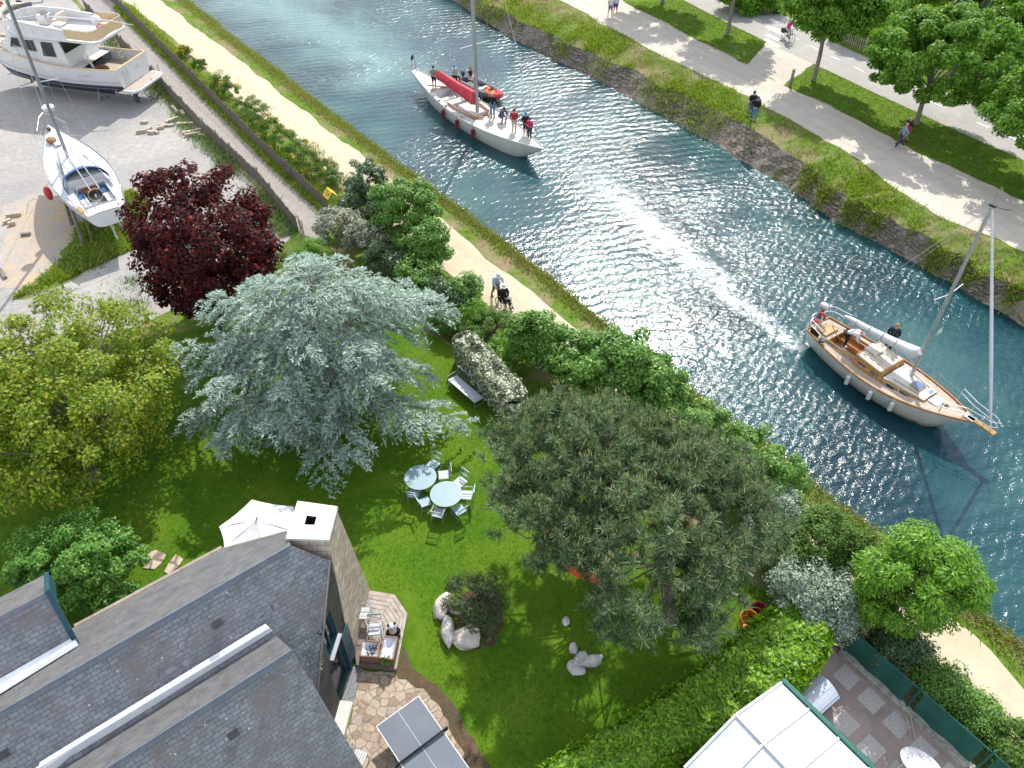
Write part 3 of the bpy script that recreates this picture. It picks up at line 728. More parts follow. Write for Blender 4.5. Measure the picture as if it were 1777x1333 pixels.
gq = gutter_strip([((461, 1084), (170, 1263)), ((470, 1094), (172, 1276)), ((479, 1100), (178, 1288))], [OP, lambda x, y: OP(x, y) + Vector((0, 0, .10)), OB2], .05)
gq.build('valley_gutter', M_zinc, house)
gq = gutter_strip([((158, 1272), (64, 1333)), ((164, 1280), (86, 1333)), ((169, 1289), (106, 1333))], [OP, lambda x, y: OP(x, y) + Vector((0, 0, .10)), OB2], .05)
gq.build('valley_gutter', M_zinc, house)
# third roof at the left, with a teal gable
G0 = OB(137, 1121); G1 = OB(0, 1206)
n3 = n1; OT = lambda x, y: on_plane(x, y, n3, G0)
K = OT(83, 1027); O3 = lambda x, y: on_plane(x, y, n2, K)
Kt = O3(81.6, 995)
r3 = MB()
Gd = OT(128, 1109)
r3.plate([K, OT(130, 1112), OT(130, 1112) - rd * 9, K - rd * 9], 0, .06, rd)
r3.plate([K, Kt, Kt - rd * 9, K - rd * 9], 1, .06, rd)
r3.build('roof', [M_slate, M_slate_sun], house)
q = MB(); a, b = K + n1 * .012, K - rd * 9 + n1 * .012
dn = (n1.cross(rd)).normalized(); dn = dn if dn.z < 0 else -dn
q.add([a, b, b + dn * .12, a + dn * .12], [(0, 1, 2, 3)]); q.build('ridge_flashing', M_ridge, house)
gq = gutter_strip([((127, 1108), (0, 1180)), ((133, 1114), (0, 1194)), ((138, 1121), (0, 1207))], [OT, OT, OB], .05)
gq.build('valley_gutter', M_zinc, house)
# teal fascia boards and gable wall of the third roof
q = MB()
gp = [Kt, K, OT(130, 1112)]
for a, b in zip(gp[:-1], gp[1:]):
    q.add([a + rd * .03, b + rd * .03, b + rd * .03 + Vector((0, 0, -.5)), a + rd * .03 + Vector((0, 0, -.5))], [(0, 1, 2, 3)])
    q.add([a + rd * .06 + Vector((0, 0, .05)), b + rd * .06 + Vector((0, 0, .05)), b - rd * .06 + Vector((0, 0, .05)), a - rd * .06 + Vector((0, 0, .05))], [(0, 1, 2, 3)])
q.build('gable_board', M_teal, house)
q = MB()
a, b = Kt - rd * .5, OT(130, 1112) - rd * .5
q.add([a, K - rd * .5, b, Vector((b.x, b.y, 0)), Vector((a.x, a.y, 0))], [(0, 1, 2, 3, 4)])
q.build('gable_wall', M_teal, house)
# walls of the back side, eaves board
q = MB()
ins = lambda p, s: Vector((p.x, p.y, 0)) - pd * s
for a, b in ((e1, e2), (e2, e0), (e0, eL)):
    a2, b2 = a - pd * .25 + Vector((0, 0, -.1)), b - pd * .25 + Vector((0, 0, -.1))
    q.plate([a2, b2, Vector((b2.x, b2.y, 0)), Vector((a2.x, a2.y, 0))], 0, 0, (b2 - a2))
q.build('back_wall', M_clad, house)
q = MB()
for a, b in ((e1, e2), (e2, e0), (e0, eL)):
    q.bar(a + Vector((0, 0, -.08)) + pd * .03, b + Vector((0, 0, -.08)) + pd * .03, .05, .16)
q.bar(e2 + pd * .09 + Vector((0, 0, -.02)), e0 + pd * .09 + Vector((0, 0, -.02)), .10, .08)
q.build('eaves_board', M_fasc, house)
# gable wall with window and door, seen steeply from above
gb0, gb1 = Vector((-5.26, 12.0, 0)), Vector((-5.72, 8.3, 0))
gd = (gb1 - gb0).normalized(); gn = Vector((-gd.y, gd.x, 0)); gn = gn if gn.x > 0 else -gn
def wallpt(s, z): p = gb0 + gd * s; return Vector((p.x, p.y, z))
def in_wall(px, py):
    p = on_plane(px, py, gn, gb0); return (p - gb0).dot(gd), p.z
M_inn = mat('dark_interior', [(.008, .008, .01), (.015, .015, .018)], 3, .8)
wq = MB()
s0, s1 = -.45, 4.2
zv = lambda s: V1.z - .14 + (s - (V1 - gb0).dot(gd)) * (V2.z - V1.z) / ((V2 - V1).dot(gd))
wx0, wx1, wz0, wz1 = .36, 1.12, 2.55, 4.05     # window opening (s, z)
dx0, dx1, dz1 = .28, 1.38, 2.15                # door opening
xs = sorted([s0, wx0, wx1, dx0, dx1, 2.2, s1])
def cell(x0, x1, z0a, z0b, z1a, z1b):
    pts = [wallpt(x0, z0a), wallpt(x1, z0b), wallpt(x1, z1b), wallpt(x0, z1a)]
    nr = gd; wq.add(pts, [(0, 1, 2, 3)], 0, [[(x0, z0a), (x1, z0b), (x1, z1b), (x0, z1a)]])
for a, b in zip(xs[:-1], xs[1:]):
    m_ = (a + b) / 2; segs = [(0, None)]
    cuts = []
    if dx0 <= m_ <= dx1: cuts.append((0, dz1))
    if wx0 <= m_ <= wx1: cuts.append((wz0, wz1))
    z = 0.0
    for c0, c1 in cuts:
        if c0 > z: cell(a, b, z, z, c0, c0)
        z = c1
    if zv(m_) > z + .05: cell(a, b, z, z, max(zv(a), z), max(zv(b), z))
wq.build('gable_wall', M_clad, house)
q = MB()     # recess behind the openings
for x0, x1, z0, z1 in ((wx0, wx1, wz0, wz1), (dx0, dx1, 0, dz1)):
    I = gn * -.16
    p = [wallpt(x0, z0), wallpt(x1, z0), wallpt(x1, z1), wallpt(x0, z1)]; r_ = [v + I for v in p]
    for i in range(4): q.add([p[i], p[(i + 1) % 4], r_[(i + 1) % 4], r_[i]], [(0, 1, 2, 3)])
q.build('reveal', M_teal, house)
win = MB(); I = gn * -.13
def frame_box(q, x0, x1, z0, z1, t, off):
    for (a, b) in (((x0, z0), (x1, z0)), ((x0, z1), (x1, z1)), ((x0, z0), (x0, z1)), ((x1, z0), (x1, z1))):
        q.bar(wallpt(*a) + gn * off, wallpt(*b) + gn * off, t, t)
frame_box(win, wx0 + .03, wx1 - .03, wz0 + .03, wz1 - .03, .06, -.10)
win.bar(wallpt((wx0 + wx1) / 2, wz0) + gn * -.10, wallpt((wx0 + wx1) / 2, wz1) + gn * -.10, .05, .05)
wo_ = win.build('window', M_teal, house, bevel=.006)
q = MB(); q.add([wallpt(wx0, wz0) + I, wallpt(wx1, wz0) + I, wallpt(wx1, wz1) + I, wallpt(wx0, wz1) + I], [(0, 1, 2, 3)]); q.build('pane', GLASS, wo_)
q = MB(); q.bar(wallpt(wx0 - .06, wz0 - .03) + gn * .02, wallpt(wx1 + .06, wz0 - .03) + gn * .02, .20, .05); q.build('sill', mat('grey_sill', [(.3, .32, .35), (.4, .42, .45)], 4, .4), wo_, bevel=.008)
q = MB(); q.add([wallpt(dx0, 0) + I, wallpt(dx1, 0) + I, wallpt(dx1, dz1) + I, wallpt(dx0, dz1) + I], [(0, 1, 2, 3)])
do = q.build('glazed_door', GLASS, house)
q = MB(); frame_box(q, dx0 + .03, dx1 - .03, .05, dz1 - .03, .07, -.11); q.build('door_frame', M_teal, do, bevel=.006)
# teal shutter leaf folded against the wall, and the pale doorstep
q = MB(); q.box(wallpt(.0, 1.08) + gn * .04, (.05, .56, 2.1), (0, 0, math.atan2(gn.y, gn.x))); q.build('shutter', M_teal, house, bevel=.01)
q = MB(); q.box(wallpt(2.35, .10) + gn * .20, (.42, 2.0, .20), (0, 0, math.atan2(gn.y, gn.x))); q.build('doorstep', mat('pale_step', [(.5, .48, .44), (.62, .6, .56)], 5, .8, .1), house, bevel=.012)
# verge trim
q = MB(); q.bar(V1 + n1 * .03, V2 + (V2 - V1) * .12 + n1 * .03, .05, .03); q.build('verge_trim', M_fasc, house)
# snow guard vents on the slates
for px, py, f_ in ((377, 1083, OP), (5, 1310, OP), (405, 1274, OF2)):
    c = f_(px, py); dn = (n1.cross(rd)).normalized(); dn = dn if dn.z < 0 else -dn
    q = MB(); a = c + n1 * .02
    q.add([a - rd * .13 - dn * .1, a + rd * .13 - dn * .1, a + rd * .13 - dn * .1 + n1 * .10 + dn * .16, a - rd * .13 - dn * .1 + n1 * .10 + dn * .16,
           a - rd * .13 + dn * .1 - n1 * .01, a + rd * .13 + dn * .1 - n1 * .01], [(0, 1, 2, 3), (3, 2, 5, 4), (0, 3, 4), (1, 5, 2)])
    q.build('roof_vent', mat('vent_slate', [(.012, .013, .018), (.03, .03, .04)], 6, .6), house)
# replacement slates of a paler grey
M_pale = mat('pale_slate', [(.17, .19, .23), (.25, .26, .29)], 5, .5)
for px, py, w_ in ((456, 1066, .40), (466, 1058, .3), (476, 1052, .2), (450, 1074, .3), (487, 1081, .2), (296, 1163, .25), (324, 1149, .2)):
    c = OP(px, py) + n1 * .014; dn = (n1.cross(rd)).normalized(); q = MB()
    q.add([c - rd * w_ / 2 - dn * .07, c + rd * w_ / 2 - dn * .07, c + rd * w_ / 2 + dn * .07, c - rd * w_ / 2 + dn * .07], [(0, 1, 2, 3)])
    q.build('patched_slate', M_pale, house)
# specks of lichen and moss on the slates
q = MB()
for k in range(60):
    f_ = OP if k % 2 else OF2
    px, py = (random.uniform(520, 565), random.uniform(1085, 1190)) if k % 4 == 1 else (random.uniform(120, 500), 0)
    if f_ is OF2: py = 1130 + (508 - px) * .66 + random.uniform(14, 130)
    elif k % 4 != 1: py = 950 + (500 - px) * .58 + random.uniform(12, 110)
    c = f_(px, py) + n1 * .016; s_ = random.uniform(.012, .035)
    q.tube([c, c + n1 * .006], s_, 6)
q.build('lichen', mat('lichen', [(.4, .38, .26), (.6, .58, .5)], 8, .9), house)['kind'] = 'stuff'

# chimney: broad battered stack with a rendered cap (outline read from the photograph, real depth)
cb = [Vector((-5.22, 11.95, 0)), Vector((-5.0, 14.65, 0)), Vector((-6.2, 14.75, 0)), Vector((-6.45, 12.05, 0))]
ct = [G3(570, 938, 5.98), G3(584, 884, 5.98), G3(519, 875, 5.98), G3(500, 936, 5.98)]
q = MB()
for i in range(4):
    a0, a1, b0, b1 = cb[i], cb[(i + 1) % 4], ct[i], ct[(i + 1) % 4]
    L0, L1 = (a1 - a0).length, (b1 - b0).length
    q.add([a0, a1, b1, b0], [(0, 1, 2, 3)], 0, [[(-L0 / 2 + i * 3.3, 0), (L0 / 2 + i * 3.3, 0), (L1 / 2 + i * 3.3, 6), (-L1 / 2 + i * 3.3, 6)]])
ch = q.build('chimney', M_chim, house)
cc = sum(ct, Vector()) / 4
q = MB(); hole = [cc + (p - cc) * .26 for p in ct]; hole = [h + Vector((-.06, .02, 0)) for h in hole]
out_ = [cc + (p - cc) * 1.07 for p in ct]
up = Vector((0, 0, .10))
for i in range(4):
    j = (i + 1) % 4
    q.add([out_[i] + up, out_[j] + up, hole[j] + up, hole[i] + up], [(0, 1, 2, 3)])
    q.add([out_[i], out_[j], out_[j] + up, out_[i] + up], [(0, 1, 2, 3)])
    q.add([hole[i] + up, hole[j] + up, hole[j] - up * 5, hole[i] - up * 5], [(0, 1, 2, 3)], 1)
q.add([h - up * 5 for h in hole], [(0, 1, 2, 3)], 1)
q.build('cap', [M_cap, mat('soot', [(.02, .012, .01), (.05, .02, .015)], 6, .9)], ch, weld=True)

# ------------------------------------------------------------------ timber deck and what stands on it
DK = [G3(*p, .22) for p in [(600, 1018), (685, 1032), (707, 1065), (688, 1162), (618, 1154)]]
deck = thing('timber_deck', 'grey weathered timber deck wrapped round the chimney foot', 'deck', (0, 0, 0))
M_board = mat('grey_deck_boards', [(.24, .20, .17), (.36, .31, .27), (.46, .41, .36)], 3.5, .85, .2, 20)
M_board2 = mat('dark_deck_boards', [(.13, .10, .09), (.22, .175, .155)], 4, .8, .2, 20)
ctr = Vector((-4.75, 12.9, .22)); NB = 9
for e_ in range(4):
    a, b = DK[e_], DK[(e_ + 1) % 5]
    q = MB()
    for k in range(NB):
        t0, t1 = k / NB * .93, (k + .9) / NB * .93
        L = lambda p, t: p + (ctr - p) * t
        z_ = Vector((0, 0, random.uniform(0, .006)))
        q.plate([L(a, t0) + z_, L(b, t0) + z_, L(b, t1) + z_, L(a, t1) + z_], 0, .03)
    q.build('deck_boards', M_board if e_ < 3 else M_board2, deck)
q = MB()
q.prism([(p.x, p.y) for p in [ctr + (p - ctr) * .985 for p in DK]], .0, .185)
q.build('deck_base', M_board2, deck)

def planter(label, corners, h, rot):
    c = sum(corners, Vector()) / 4
    root = thing('wooden_planter', label, 'planter', (c.x, c.y, .225), 0)
    P = [v - Vector((c.x, c.y, v.z)) for v in corners]
    q = MB()
    for i in range(4):
        a, b = P[i], P[(i + 1) % 4]
        q.bar(a + Vector((0, 0, h / 2)), b + Vector((0, 0, h / 2)), .05, h)
    q.build('box', mat('planter_wood', [(.17, .10, .07), (.27, .17, .12)], 6, .75, .2, 30), root, bevel=.008)
    q = MB()      # crumpled white liner
    n = 9
    for i in range(n):
        for j in range(n):
            def S(u, v):
                p = (P[0] * (1 - u) + P[1] * u) * (1 - v) + (P[3] * (1 - u) + P[2] * u) * v
                p = p * .93
                e = min(u, 1 - u, v, 1 - v)
                return Vector((p.x, p.y, h * (.92 - .5 * min(1, e * 4)) + .06 * math.sin(9 * u + 5 * v) * math.sin(7 * v)))
            u0, u1, v0, v1 = i / n, (i + 1) / n, j / n, (j + 1) / n
            q.add([S(u0, v0), S(u1, v0), S(u1, v1), S(u0, v1)], [(0, 1, 2, 3)])
    q.build('liner', mat('pale_liner', [(.50, .54, .62), (.68, .72, .78)], 6, .7), root, smooth=True)
    return root, P, h
pl1, P1, h1 = planter('square wooden planter with pale liner and dead twigs inside', [G3(*p, .6) for p in [(630, 1112), (659, 1115), (656, 1141), (625, 1139)]], .42, 0)
q = MB()
for k in range(9):
    a = Vector((random.uniform(-.15, .15), random.uniform(-.2, .2), .2)); q.tube([a, a + Vector((random.uniform(-.2, .2), random.uniform(-.2, .2), .2))], [.03, .008], 5)
q.build('dead_twigs', mat('dead_plant', [(.05, .04, .03), (.12, .09, .07)], 5, .9), pl1)
pl2, P2, h2 = planter('long wooden planter with white liner and one green sprig', [G3(*p, .6) for p in [(668, 1105), (690, 1107), (682, 1145), (658, 1142)]], .42, 0)
M_sprig = leafmat('sprig_leaf', [(.05, .16, .02), (.09, .24, .03)])
q = MB()
for k in range(50):
    a = Vector((-.02, -.42, .28)); d = Vector((random.gauss(0, 1), random.gauss(0, 1), random.uniform(.2, 1.2))).normalized()
    p = a + d * random.uniform(.05, .2); s = d.orthogonal().normalized() * .03; q.add([p - d * .06, p + s, p + d * .06, p - s], [(0, 1, 2, 3)])
q.build('sprig', M_sprig, pl2)

M_chairmetal = mat('blue_grey_metal', [(.22, .30, .33), (.32, .41, .44)], 6, .45, metal=.2)
M_seatw = mat('pale_seat_slats', [(.42, .45, .47), (.54, .56, .58)], 8, .6)
M_seatb = mat('blue_seat_slats', [(.24, .36, .42), (.36, .48, .54)], 8, .55)
M_seatl = mat('lilac_seat_slats', [(.42, .42, .5), (.52, .52, .6)], 8, .55)
def garden_chair(label, px, py, rot, seatm, group, arms=False, z0=0.0, seatz=.45):
    g = G(px, py, z0 + seatz)
    root = thing('garden_chair', label, 'chair', (g[0], g[1], z0), rot, group)
    w, dp = .21, .20
    q = MB()
    for k in range(7):
        y = -dp + (k + .5) * 2 * dp / 7; q.box((0, y, seatz), (2 * w, 2 * dp / 7 * .86, .018))
    q.build('seat', seatm, root)
    q = MB()
    for sx in (-1, 1): q.tube([(sx * w, -dp, seatz), (sx * w, -dp - .04, seatz + .2), (sx * w, -dp - .12, seatz + .46)], .014, 6)
    for zz, yy in ((.44, -.115), (.40, -.105), (.20, -.045)): q.box((0, -dp + yy, seatz + zz), (2 * w, .02, .035))
    q.tube([(-w, -dp - .05, seatz + .2), (w, -dp - .11, seatz + .42)], .007, 4); q.tube([(w, -dp - .05, seatz + .2), (-w, -dp - .11, seatz + .42)], .007, 4)
    q.build('backrest', M_chairmetal, root)
    for sx in (-1, 1):
        for sy in (-1, 1):
            q = MB(); q.tube([(sx * w, sy * dp, seatz), (sx * (w + .01), sy * (dp + .04), 0)], .013, 6); q.build('leg', M_chairmetal, root)
    q = MB()
    for sx in (-1, 1): q.tube([(sx * (w + .005), -dp - .02, .2), (sx * (w + .005), dp + .02, .2)], .009, 5)
    q.tube([(-w, dp, seatz - .02), (w, dp, seatz - .02)], .012, 5); q.tube([(-w, -dp, seatz - .02), (w, -dp, seatz - .02)], .012, 5)
    q.build('stretcher', M_chairmetal, root)
    if arms:
        for sx in (-1, 1):
            q = MB(); q.tube([(sx * (w + .02), -dp - .06, seatz + .22), (sx * (w + .02), dp, seatz + .22), (sx * (w + .02), dp + .01, seatz)], .014, 6); q.build('armrest', M_chairmetal, root)
    return root
ZD = .235
garden_chair('white seated armchair on the deck behind the square planter', 651, 1092, R(180) + .1, M_seatw, 'chairs on the timber deck', True, ZD)
garden_chair('metal chair half hidden by the chimney foot on the deck', 629, 1064, R(90), M_seatw, 'chairs on the timber deck', True, ZD)

# small panda ornament on the deck
pz = G(682, 1098, ZD)
root = thing('panda_ornament', 'small black and white panda ornament on the deck by the long planter', 'ornament', (pz[0], pz[1], ZD), R(200))
wm, bm_ = mat('panda_white', [(.6, .58, .54), (.72, .7, .66)], 8, .7), mat('panda_black', [(.015, .014, .02), (.03, .03, .04)], 8, .6)
q = MB(); q.ball((0, 0, .19), (.17, .15, .20), 14, 9); q.ball((0, .02, .45), (.14, .13, .13), 14, 9); q.build('body', wm, root, smooth=True)
for sx in (-1, 1):
    q = MB(); q.ball((sx * .11, .0, .56), .05, 8, 6); q.build('ear', bm_, root, smooth=True)
    q = MB(); q.tube([(sx * .14, .02, .30), (sx * .20, .08, .2), (sx * .17, .15, .12)], [.065, .06, .05], 8); q.build('arm', bm_, root, smooth=True)
    q = MB(); q.tube([(sx * .08, .06, .06), (sx * .14, .2, .06), (sx * .16, .25, .09)], [.08, .07, .06], 8); q.build('leg', bm_, root, smooth=True)
    q = MB(); q.ball((sx * .05, .125, .47), (.035, .02, .04), 8, 6); q.build('eye_patch', bm_, root, smooth=True)
q = MB(); q.ball((0, .15, .43), (.03, .02, .02), 8, 6); q.build('nose', bm_, root, smooth=True)

# table tennis table
A, B_, Cn, Dn = [Vector((*G(x, y, .76), 0)) for x, y in ((652.5, 1260.6), (726, 1208), (771, 1272), (693.6, 1322))]
ux = (B_ - A).normalized(); uy = Vector((ux.y, -ux.x, 0))
cen = A + ux * .7625 + uy * 1.37
root = thing('table_tennis_table', 'grey table tennis table with white lines and black net on the patio', 'table tennis table', (cen.x, cen.y, 0.0), math.atan2(ux.y, ux.x))
M_tt = mat('grey_blue_table_top', [(.105, .125, .155), (.13, .152, .185)], 2, .38)
M_line = mat('white_line', [(.68, .7, .72), (.76, .77, .78)], 4, .5)
q = MB()
for sy in (-1, 1): q.box((0, sy * .69, .75), (1.525, 1.36, .025))
q.build('tabletop', M_tt, root, bevel=.004)
q = MB(); z = .7655
for c, d in (((0, 0), (.008, 2.73)), ((-.752, 0), (.02, 2.73)), ((.752, 0), (.02, 2.73)), ((0, 1.36), (1.48, .02)), ((0, -1.36), (1.48, .02))):
    q.box((c[0], c[1], z), (d[0], d[1], .004))
q.build('line_marking', M_line, root)
q = MB(); q.box((0, 0, .84), (1.78, .012, .15)); q.build('net', mat('black_net', [(.02, .02, .02), (.05, .05, .05)], 40, .9), root)
for sx in (-1, 1):
    q = MB(); q.tube([(sx * .9, 0, .72), (sx * .9, 0, .93)], .02, 8); q.box((sx * .84, 0, .755), (.16, .07, .04)); q.build('net_post', BLACK, root)
    for sy in (-1, 1):
        q = MB(); q.tube([(sx * .6, sy * .95, .74), (sx * .6, sy * .95, .02)], .025, 8); q.ball((sx * .6, sy * .95, .04), .04, 8, 6); q.build('leg', BLACK, root)
q = MB(); q.tube([(-.6, .95, .3), (-.6, -.95, .3)], .018, 6); q.tube([(.6, .95, .3), (.6, -.95, .3)], .018, 6); q.box((0, 0, .3), (1.2, .05, .05)); q.build('frame', BLACK, root)
# bench whose end shows past the roof
g = G(612, 1318, .5)
root = thing('metal_bench', 'white metal bench end showing past the corner of the slate roof', 'bench', (g[0] + .05, g[1] - .25, 0), R(70))
q = MB()
for k in range(5): q.box((0, -.16 + k * .08, .45), (1.1, .06, .02))
q.build('seat', M_seatw, root)
q = MB()
for k in range(2): q.box((0, .24 + .02 * k, .62 + k * .16), (1.1, .02, .05))
for sx in (-1, 1): q.tube([(sx * .53, .2, .45), (sx * .53, .27, .88)], .015, 6)
q.build('backrest', M_seatw, root)
for sx in (-1, 1):
    for sy in (-1, 1):
        q = MB(); q.tube([(sx * .5, sy * .18, .44), (sx * .52, sy * .2, 0)], .016, 6); q.build('leg', M_chairmetal, root)

# parasol behind the house
pc = G(447, 903, 2.45)
root = thing('white_parasol', 'open white parasol standing behind the house beside the chimney', 'parasol', (pc[0], pc[1], 0))
rim_px = [(380, 914), (437, 867), (509, 879), (520, 925), (455, 965), (389, 950)]
rim = [G3(x, y, 2.2) - Vector((pc[0], pc[1], 0)) for x, y in rim_px]
top = Vector((0, 0, 2.55)); q = MB(); N = 6
for i in range(6):
    a, b = rim[i], rim[(i + 1) % 6]
    for k in range(N):
        for j in range(4):
            def S(t, s):
                e = a * (1 - s) + b * s; e = e * (1 - .10 * 4 * s * (1 - s)) if False else e
                e = Vector((e.x * (1 - .03 * 4 * s * (1 - s)), e.y * (1 - .03 * 4 * s * (1 - s)), e.z))
                p = top * (1 - t) + e * t
                return p + Vector((0, 0, -.03 * 4 * s * (1 - s) * t - .05 * math.sin(math.pi * t)))
            t0, t1, u0, u1 = k / N, (k + 1) / N, j / 4, (j + 1) / 4
            q.add([S(t0, u0), S(t1, u0), S(t1, u1), S(t0, u1)], [(0, 1, 2, 3)])
q.build('canopy', WCLOTH, root)
q = MB(); q.tube([(0, 0, 0), (0, 0, 2.6)], .025, 8); q.build('pole', PALETIM, root)
q = MB(); q.ball((0, 0, 2.6), .04, 8, 6); q.build('finial', PALETIM, root)
for i in range(6):
    q = MB(); q.tube([top + Vector((0, 0, -.05)), rim[i] + Vector((0, 0, -.03))], .01, 5); q.build('rib', PALETIM, root)
q = MB(); q.box((0, 0, .06), (.6, .6, .12)); q.build('base', mat('concrete_base', (.3, .3, .29), 4, .9), root, bevel=.02)

# ------------------------------------------------------------------ garden tables, chairs, bench
M_tab = mat('pale_blue_table_top', [(.17, .27, .315), (.22, .32, .365)], 3, .4)
def round_table(label, px, py, r):
    g = G(px, py, .74); root = thing('round_table', label, 'table', (g[0], g[1], 0), .3, 'round tables on the lawn')
    q = MB(); q.tube([(0, 0, .725), (0, 0, .745)], r, 36); q.build('tabletop', M_tab, root, bevel=.006)
    q = MB(); q.tube([(r * math.cos(t), r * math.sin(t), .728) for t in np.linspace(0, 2 * math.pi, 32, endpoint=False)], .018, 6, closed=True); q.build('rim', M_chairmetal, root)
    for k in range(4):
        a = math.pi / 4 + k * math.pi / 2; q = MB(); q.tube([(.2 * math.cos(a), .2 * math.sin(a), .72), (.45 * math.cos(a), .45 * math.sin(a), 0)], .016, 6); q.build('leg', M_chairmetal, root)
round_table('round pale blue table partly under the drooping cedar branches', 729.5, 828, .61)
round_table('round pale blue table in the sun nearer the big pine', 774, 857, .60)
gc = 'chairs round the lawn tables'
def face(px, py, tx, ty):
    a, b = G(px, py, .45), G(tx, ty, .45); return math.atan2(b[1] - a[1], b[0] - a[0]) - math.pi / 2
T1c, T2c = (729.5, 828), (774, 857)
for px, py, T, m_, lab, ar in [
    (770, 824, T1c, M_seatw, 'pale seated chair between the two tables on the far side', False),
    (752, 806, T1c, M_seatb, 'blue grey chair under the cedar tips behind the first table', False),
    (799, 836, T2c, M_seatw, 'pale chair behind the sunlit table with its back to the hedge', False),
    (810, 859, T2c, M_seatw, 'pale armchair at the right of the sunlit table beside the pine', True),
    (719, 856, T1c, M_seatb, 'shaded blue chair at the left of the cedar side table', False),
    (737, 871, T2c, M_seatb, 'blue seated chair at the left of the sunlit table', False),
    (761, 890, T2c, M_seatl, 'lilac grey armchair pushed up in front of the sunlit table', True),
    (797, 885, T2c, M_seatb, 'blue chair in front of the sunlit table nearest the pine branch', False)]:
    garden_chair(lab, px, py, face(px, py, *T), m_, gc, ar)
# long garden bench by the flowering hedge
a, b = G3(787, 657, .45), G3(829, 693, .45); c = (a + b) / 2; d = (b - a).normalized()
root = thing('garden_bench', 'long blue grey metal bench with lattice back against the flowering hedge', 'bench', (c.x, c.y, 0), math.atan2(d.y, d.x))
q = MB()
for k in range(5): q.box((0, -.2 + .1 * k, .45), (1.9, .085, .02))
q.build('seat', M_seatl, root)
q = MB()
q.tube([(-.95, .28, .45), (-.95, .34, .95), (.95, .34, .95), (.95, .28, .45)], .016, 6)
for k in range(6):
    x = -.95 + k * 1.9 / 6; q.tube([(x, .28, .5), (x + 1.9 / 6, .34, .93)], .008, 4); q.tube([(x + 1.9 / 6, .28, .5), (x, .34, .93)], .008, 4)
q.build('backrest', M_chairmetal, root)
for sx in (-1, 1):
    q = MB(); q.tube([(sx * .95, .3, .7), (sx * .95, -.22, .68), (sx * .95, -.24, .45)], .014, 6); q.build('armrest', M_chairmetal, root)
    for sy in (-1, 1):
        q = MB(); q.tube([(sx * .93, sy * .24, .45), (sx * .93, sy * .25, 0)], .016, 6); q.build('leg', M_chairmetal, root)
q = MB()
for sx in (-1, 1): q.tube([(sx * .93, -.24, .15), (sx * .93, .24, .15)], .01, 5)
q.build('stretcher', M_chairmetal, root)

# boulders and stones
M_boul = mat('pale_boulder', [(.34, .30, .25), (.52, .48, .43), (.62, .59, .55)], 3.0, .9, .7, 7)
M_bgrey = mat('grey_boulder', [(.32, .31, .295), (.50, .485, .47), (.60, .595, .585)], 3.0, .9, .7, 8)
def boulder(label, px, py, sx, sy, sz, rz, m_, group, name='boulder', z=0.0, flat=False, sub=4):
    g = G(px, py, z + sz * .5)
    bm = bmesh.new(); bmesh.ops.create_icosphere(bm, subdivisions=sub, radius=1)
    ph = [random.uniform(0, 6) for _ in range(6)]
    cuts = [(Vector((random.gauss(0, 1), random.gauss(0, 1), random.gauss(0, .7))).normalized(), random.uniform(.60, .86)) for _ in range(13)]
    for v in bm.verts:
        p = v.co.copy()
        for n_, h_ in cuts:
            d_ = p.dot(n_)
            if d_ > h_: p -= n_ * (d_ - h_) * .92
        f_ = 1 + .06 * math.sin(3 * p.x + ph[0]) * math.sin(3 * p.y + ph[1]) + .03 * math.sin(7 * p.z + ph[2] + 5 * p.x) + .018 * math.sin(15 * p.x + ph[3]) * math.sin(13 * p.y + 11 * p.z + ph[4])
        v.co = Vector((p.x * sx * f_ * 1.12, p.y * sy * f_ * 1.12, p.z * sz * f_ * 1.1))
    me = bpy.data.meshes.new(name); bm.to_mesh(me); bm.free(); me.materials.append(m_)
    me.polygons.foreach_set('use_smooth', [True] * len(me.polygons))
    try: me.set_sharp_from_angle(angle=R(17))
    except Exception: pass
    o = bpy.data.objects.new(name, me); C.objects.link(o); o.location = (g[0], g[1], z + sz * .38); o.rotation_euler = (0, 0, rz)
    return tag(o, label, 'boulder' if name == 'boulder' else 'stone', group)
gb = 'pale boulders round the planting bed'
boulder('broad cream boulder at the upper left of the planting bed', 768, 1052, .30, .52, .30, -.25, M_boul, gb)
boulder('narrow tapering grey boulder standing between its two neighbours', 779, 1095, .26, .60, .30, .12, M_bgrey, gb)
boulder('rounded white boulder at the front of the planting bed', 809, 1103, .52, .44, .32, .2, M_boul, gb)
boulder('small pale boulder tucked beneath the low juniper branches', 791, 1056, .26, .20, .18, 0, M_boul, gb)
boulder('pale boulder at the back of the bed beside the pine', 845, 1028, .30, .22, .24, .3, M_boul, gb)
gb2 = 'grey boulders under the pine'
boulder('long pale boulder lying under the front of the pine', 1024, 1147, .46, .22, .20, .35, M_bgrey, gb2)
boulder('flat grey boulder leaning at the front of the pine group', 998, 1158, .34, .24, .18, -.5, M_bgrey, gb2)
boulder('oval grey boulder behind the front pair under the pine', 1007, 1140, .30, .18, .18, .6, M_bgrey, gb2)
boulder('small upright grey boulder furthest back under the pine', 995, 1126, .16, .20, .22, 0, M_bgrey, gb2)
boulder('lone grey boulder half hidden in the pine needles', 983, 1078, .15, .17, .14, .4, M_bgrey, gb2)
gs = 'stone slabs let into the lawn'
M_slab = flagmat('stepping_stone', [(.40, .32, .24), (.5, .42, .33), (.46, .40, .33)], (.2, .16, .12), 1.2)
def slab(label, pts, z):
    P = [G(*p, z) for p in pts]; P = ragged(P, .25, .03); q = MB(); q.prism(P, .0, z); o = q.build('stepping_stone', M_slab, bevel=.012); return tag(o, label, 'stepping stone', gs)
slab('large stepping stone in the lawn beside the glossy shrub', [(253, 961), (270, 954), (288, 963), (281, 976), (268, 988), (247, 986), (250, 975)], .05)
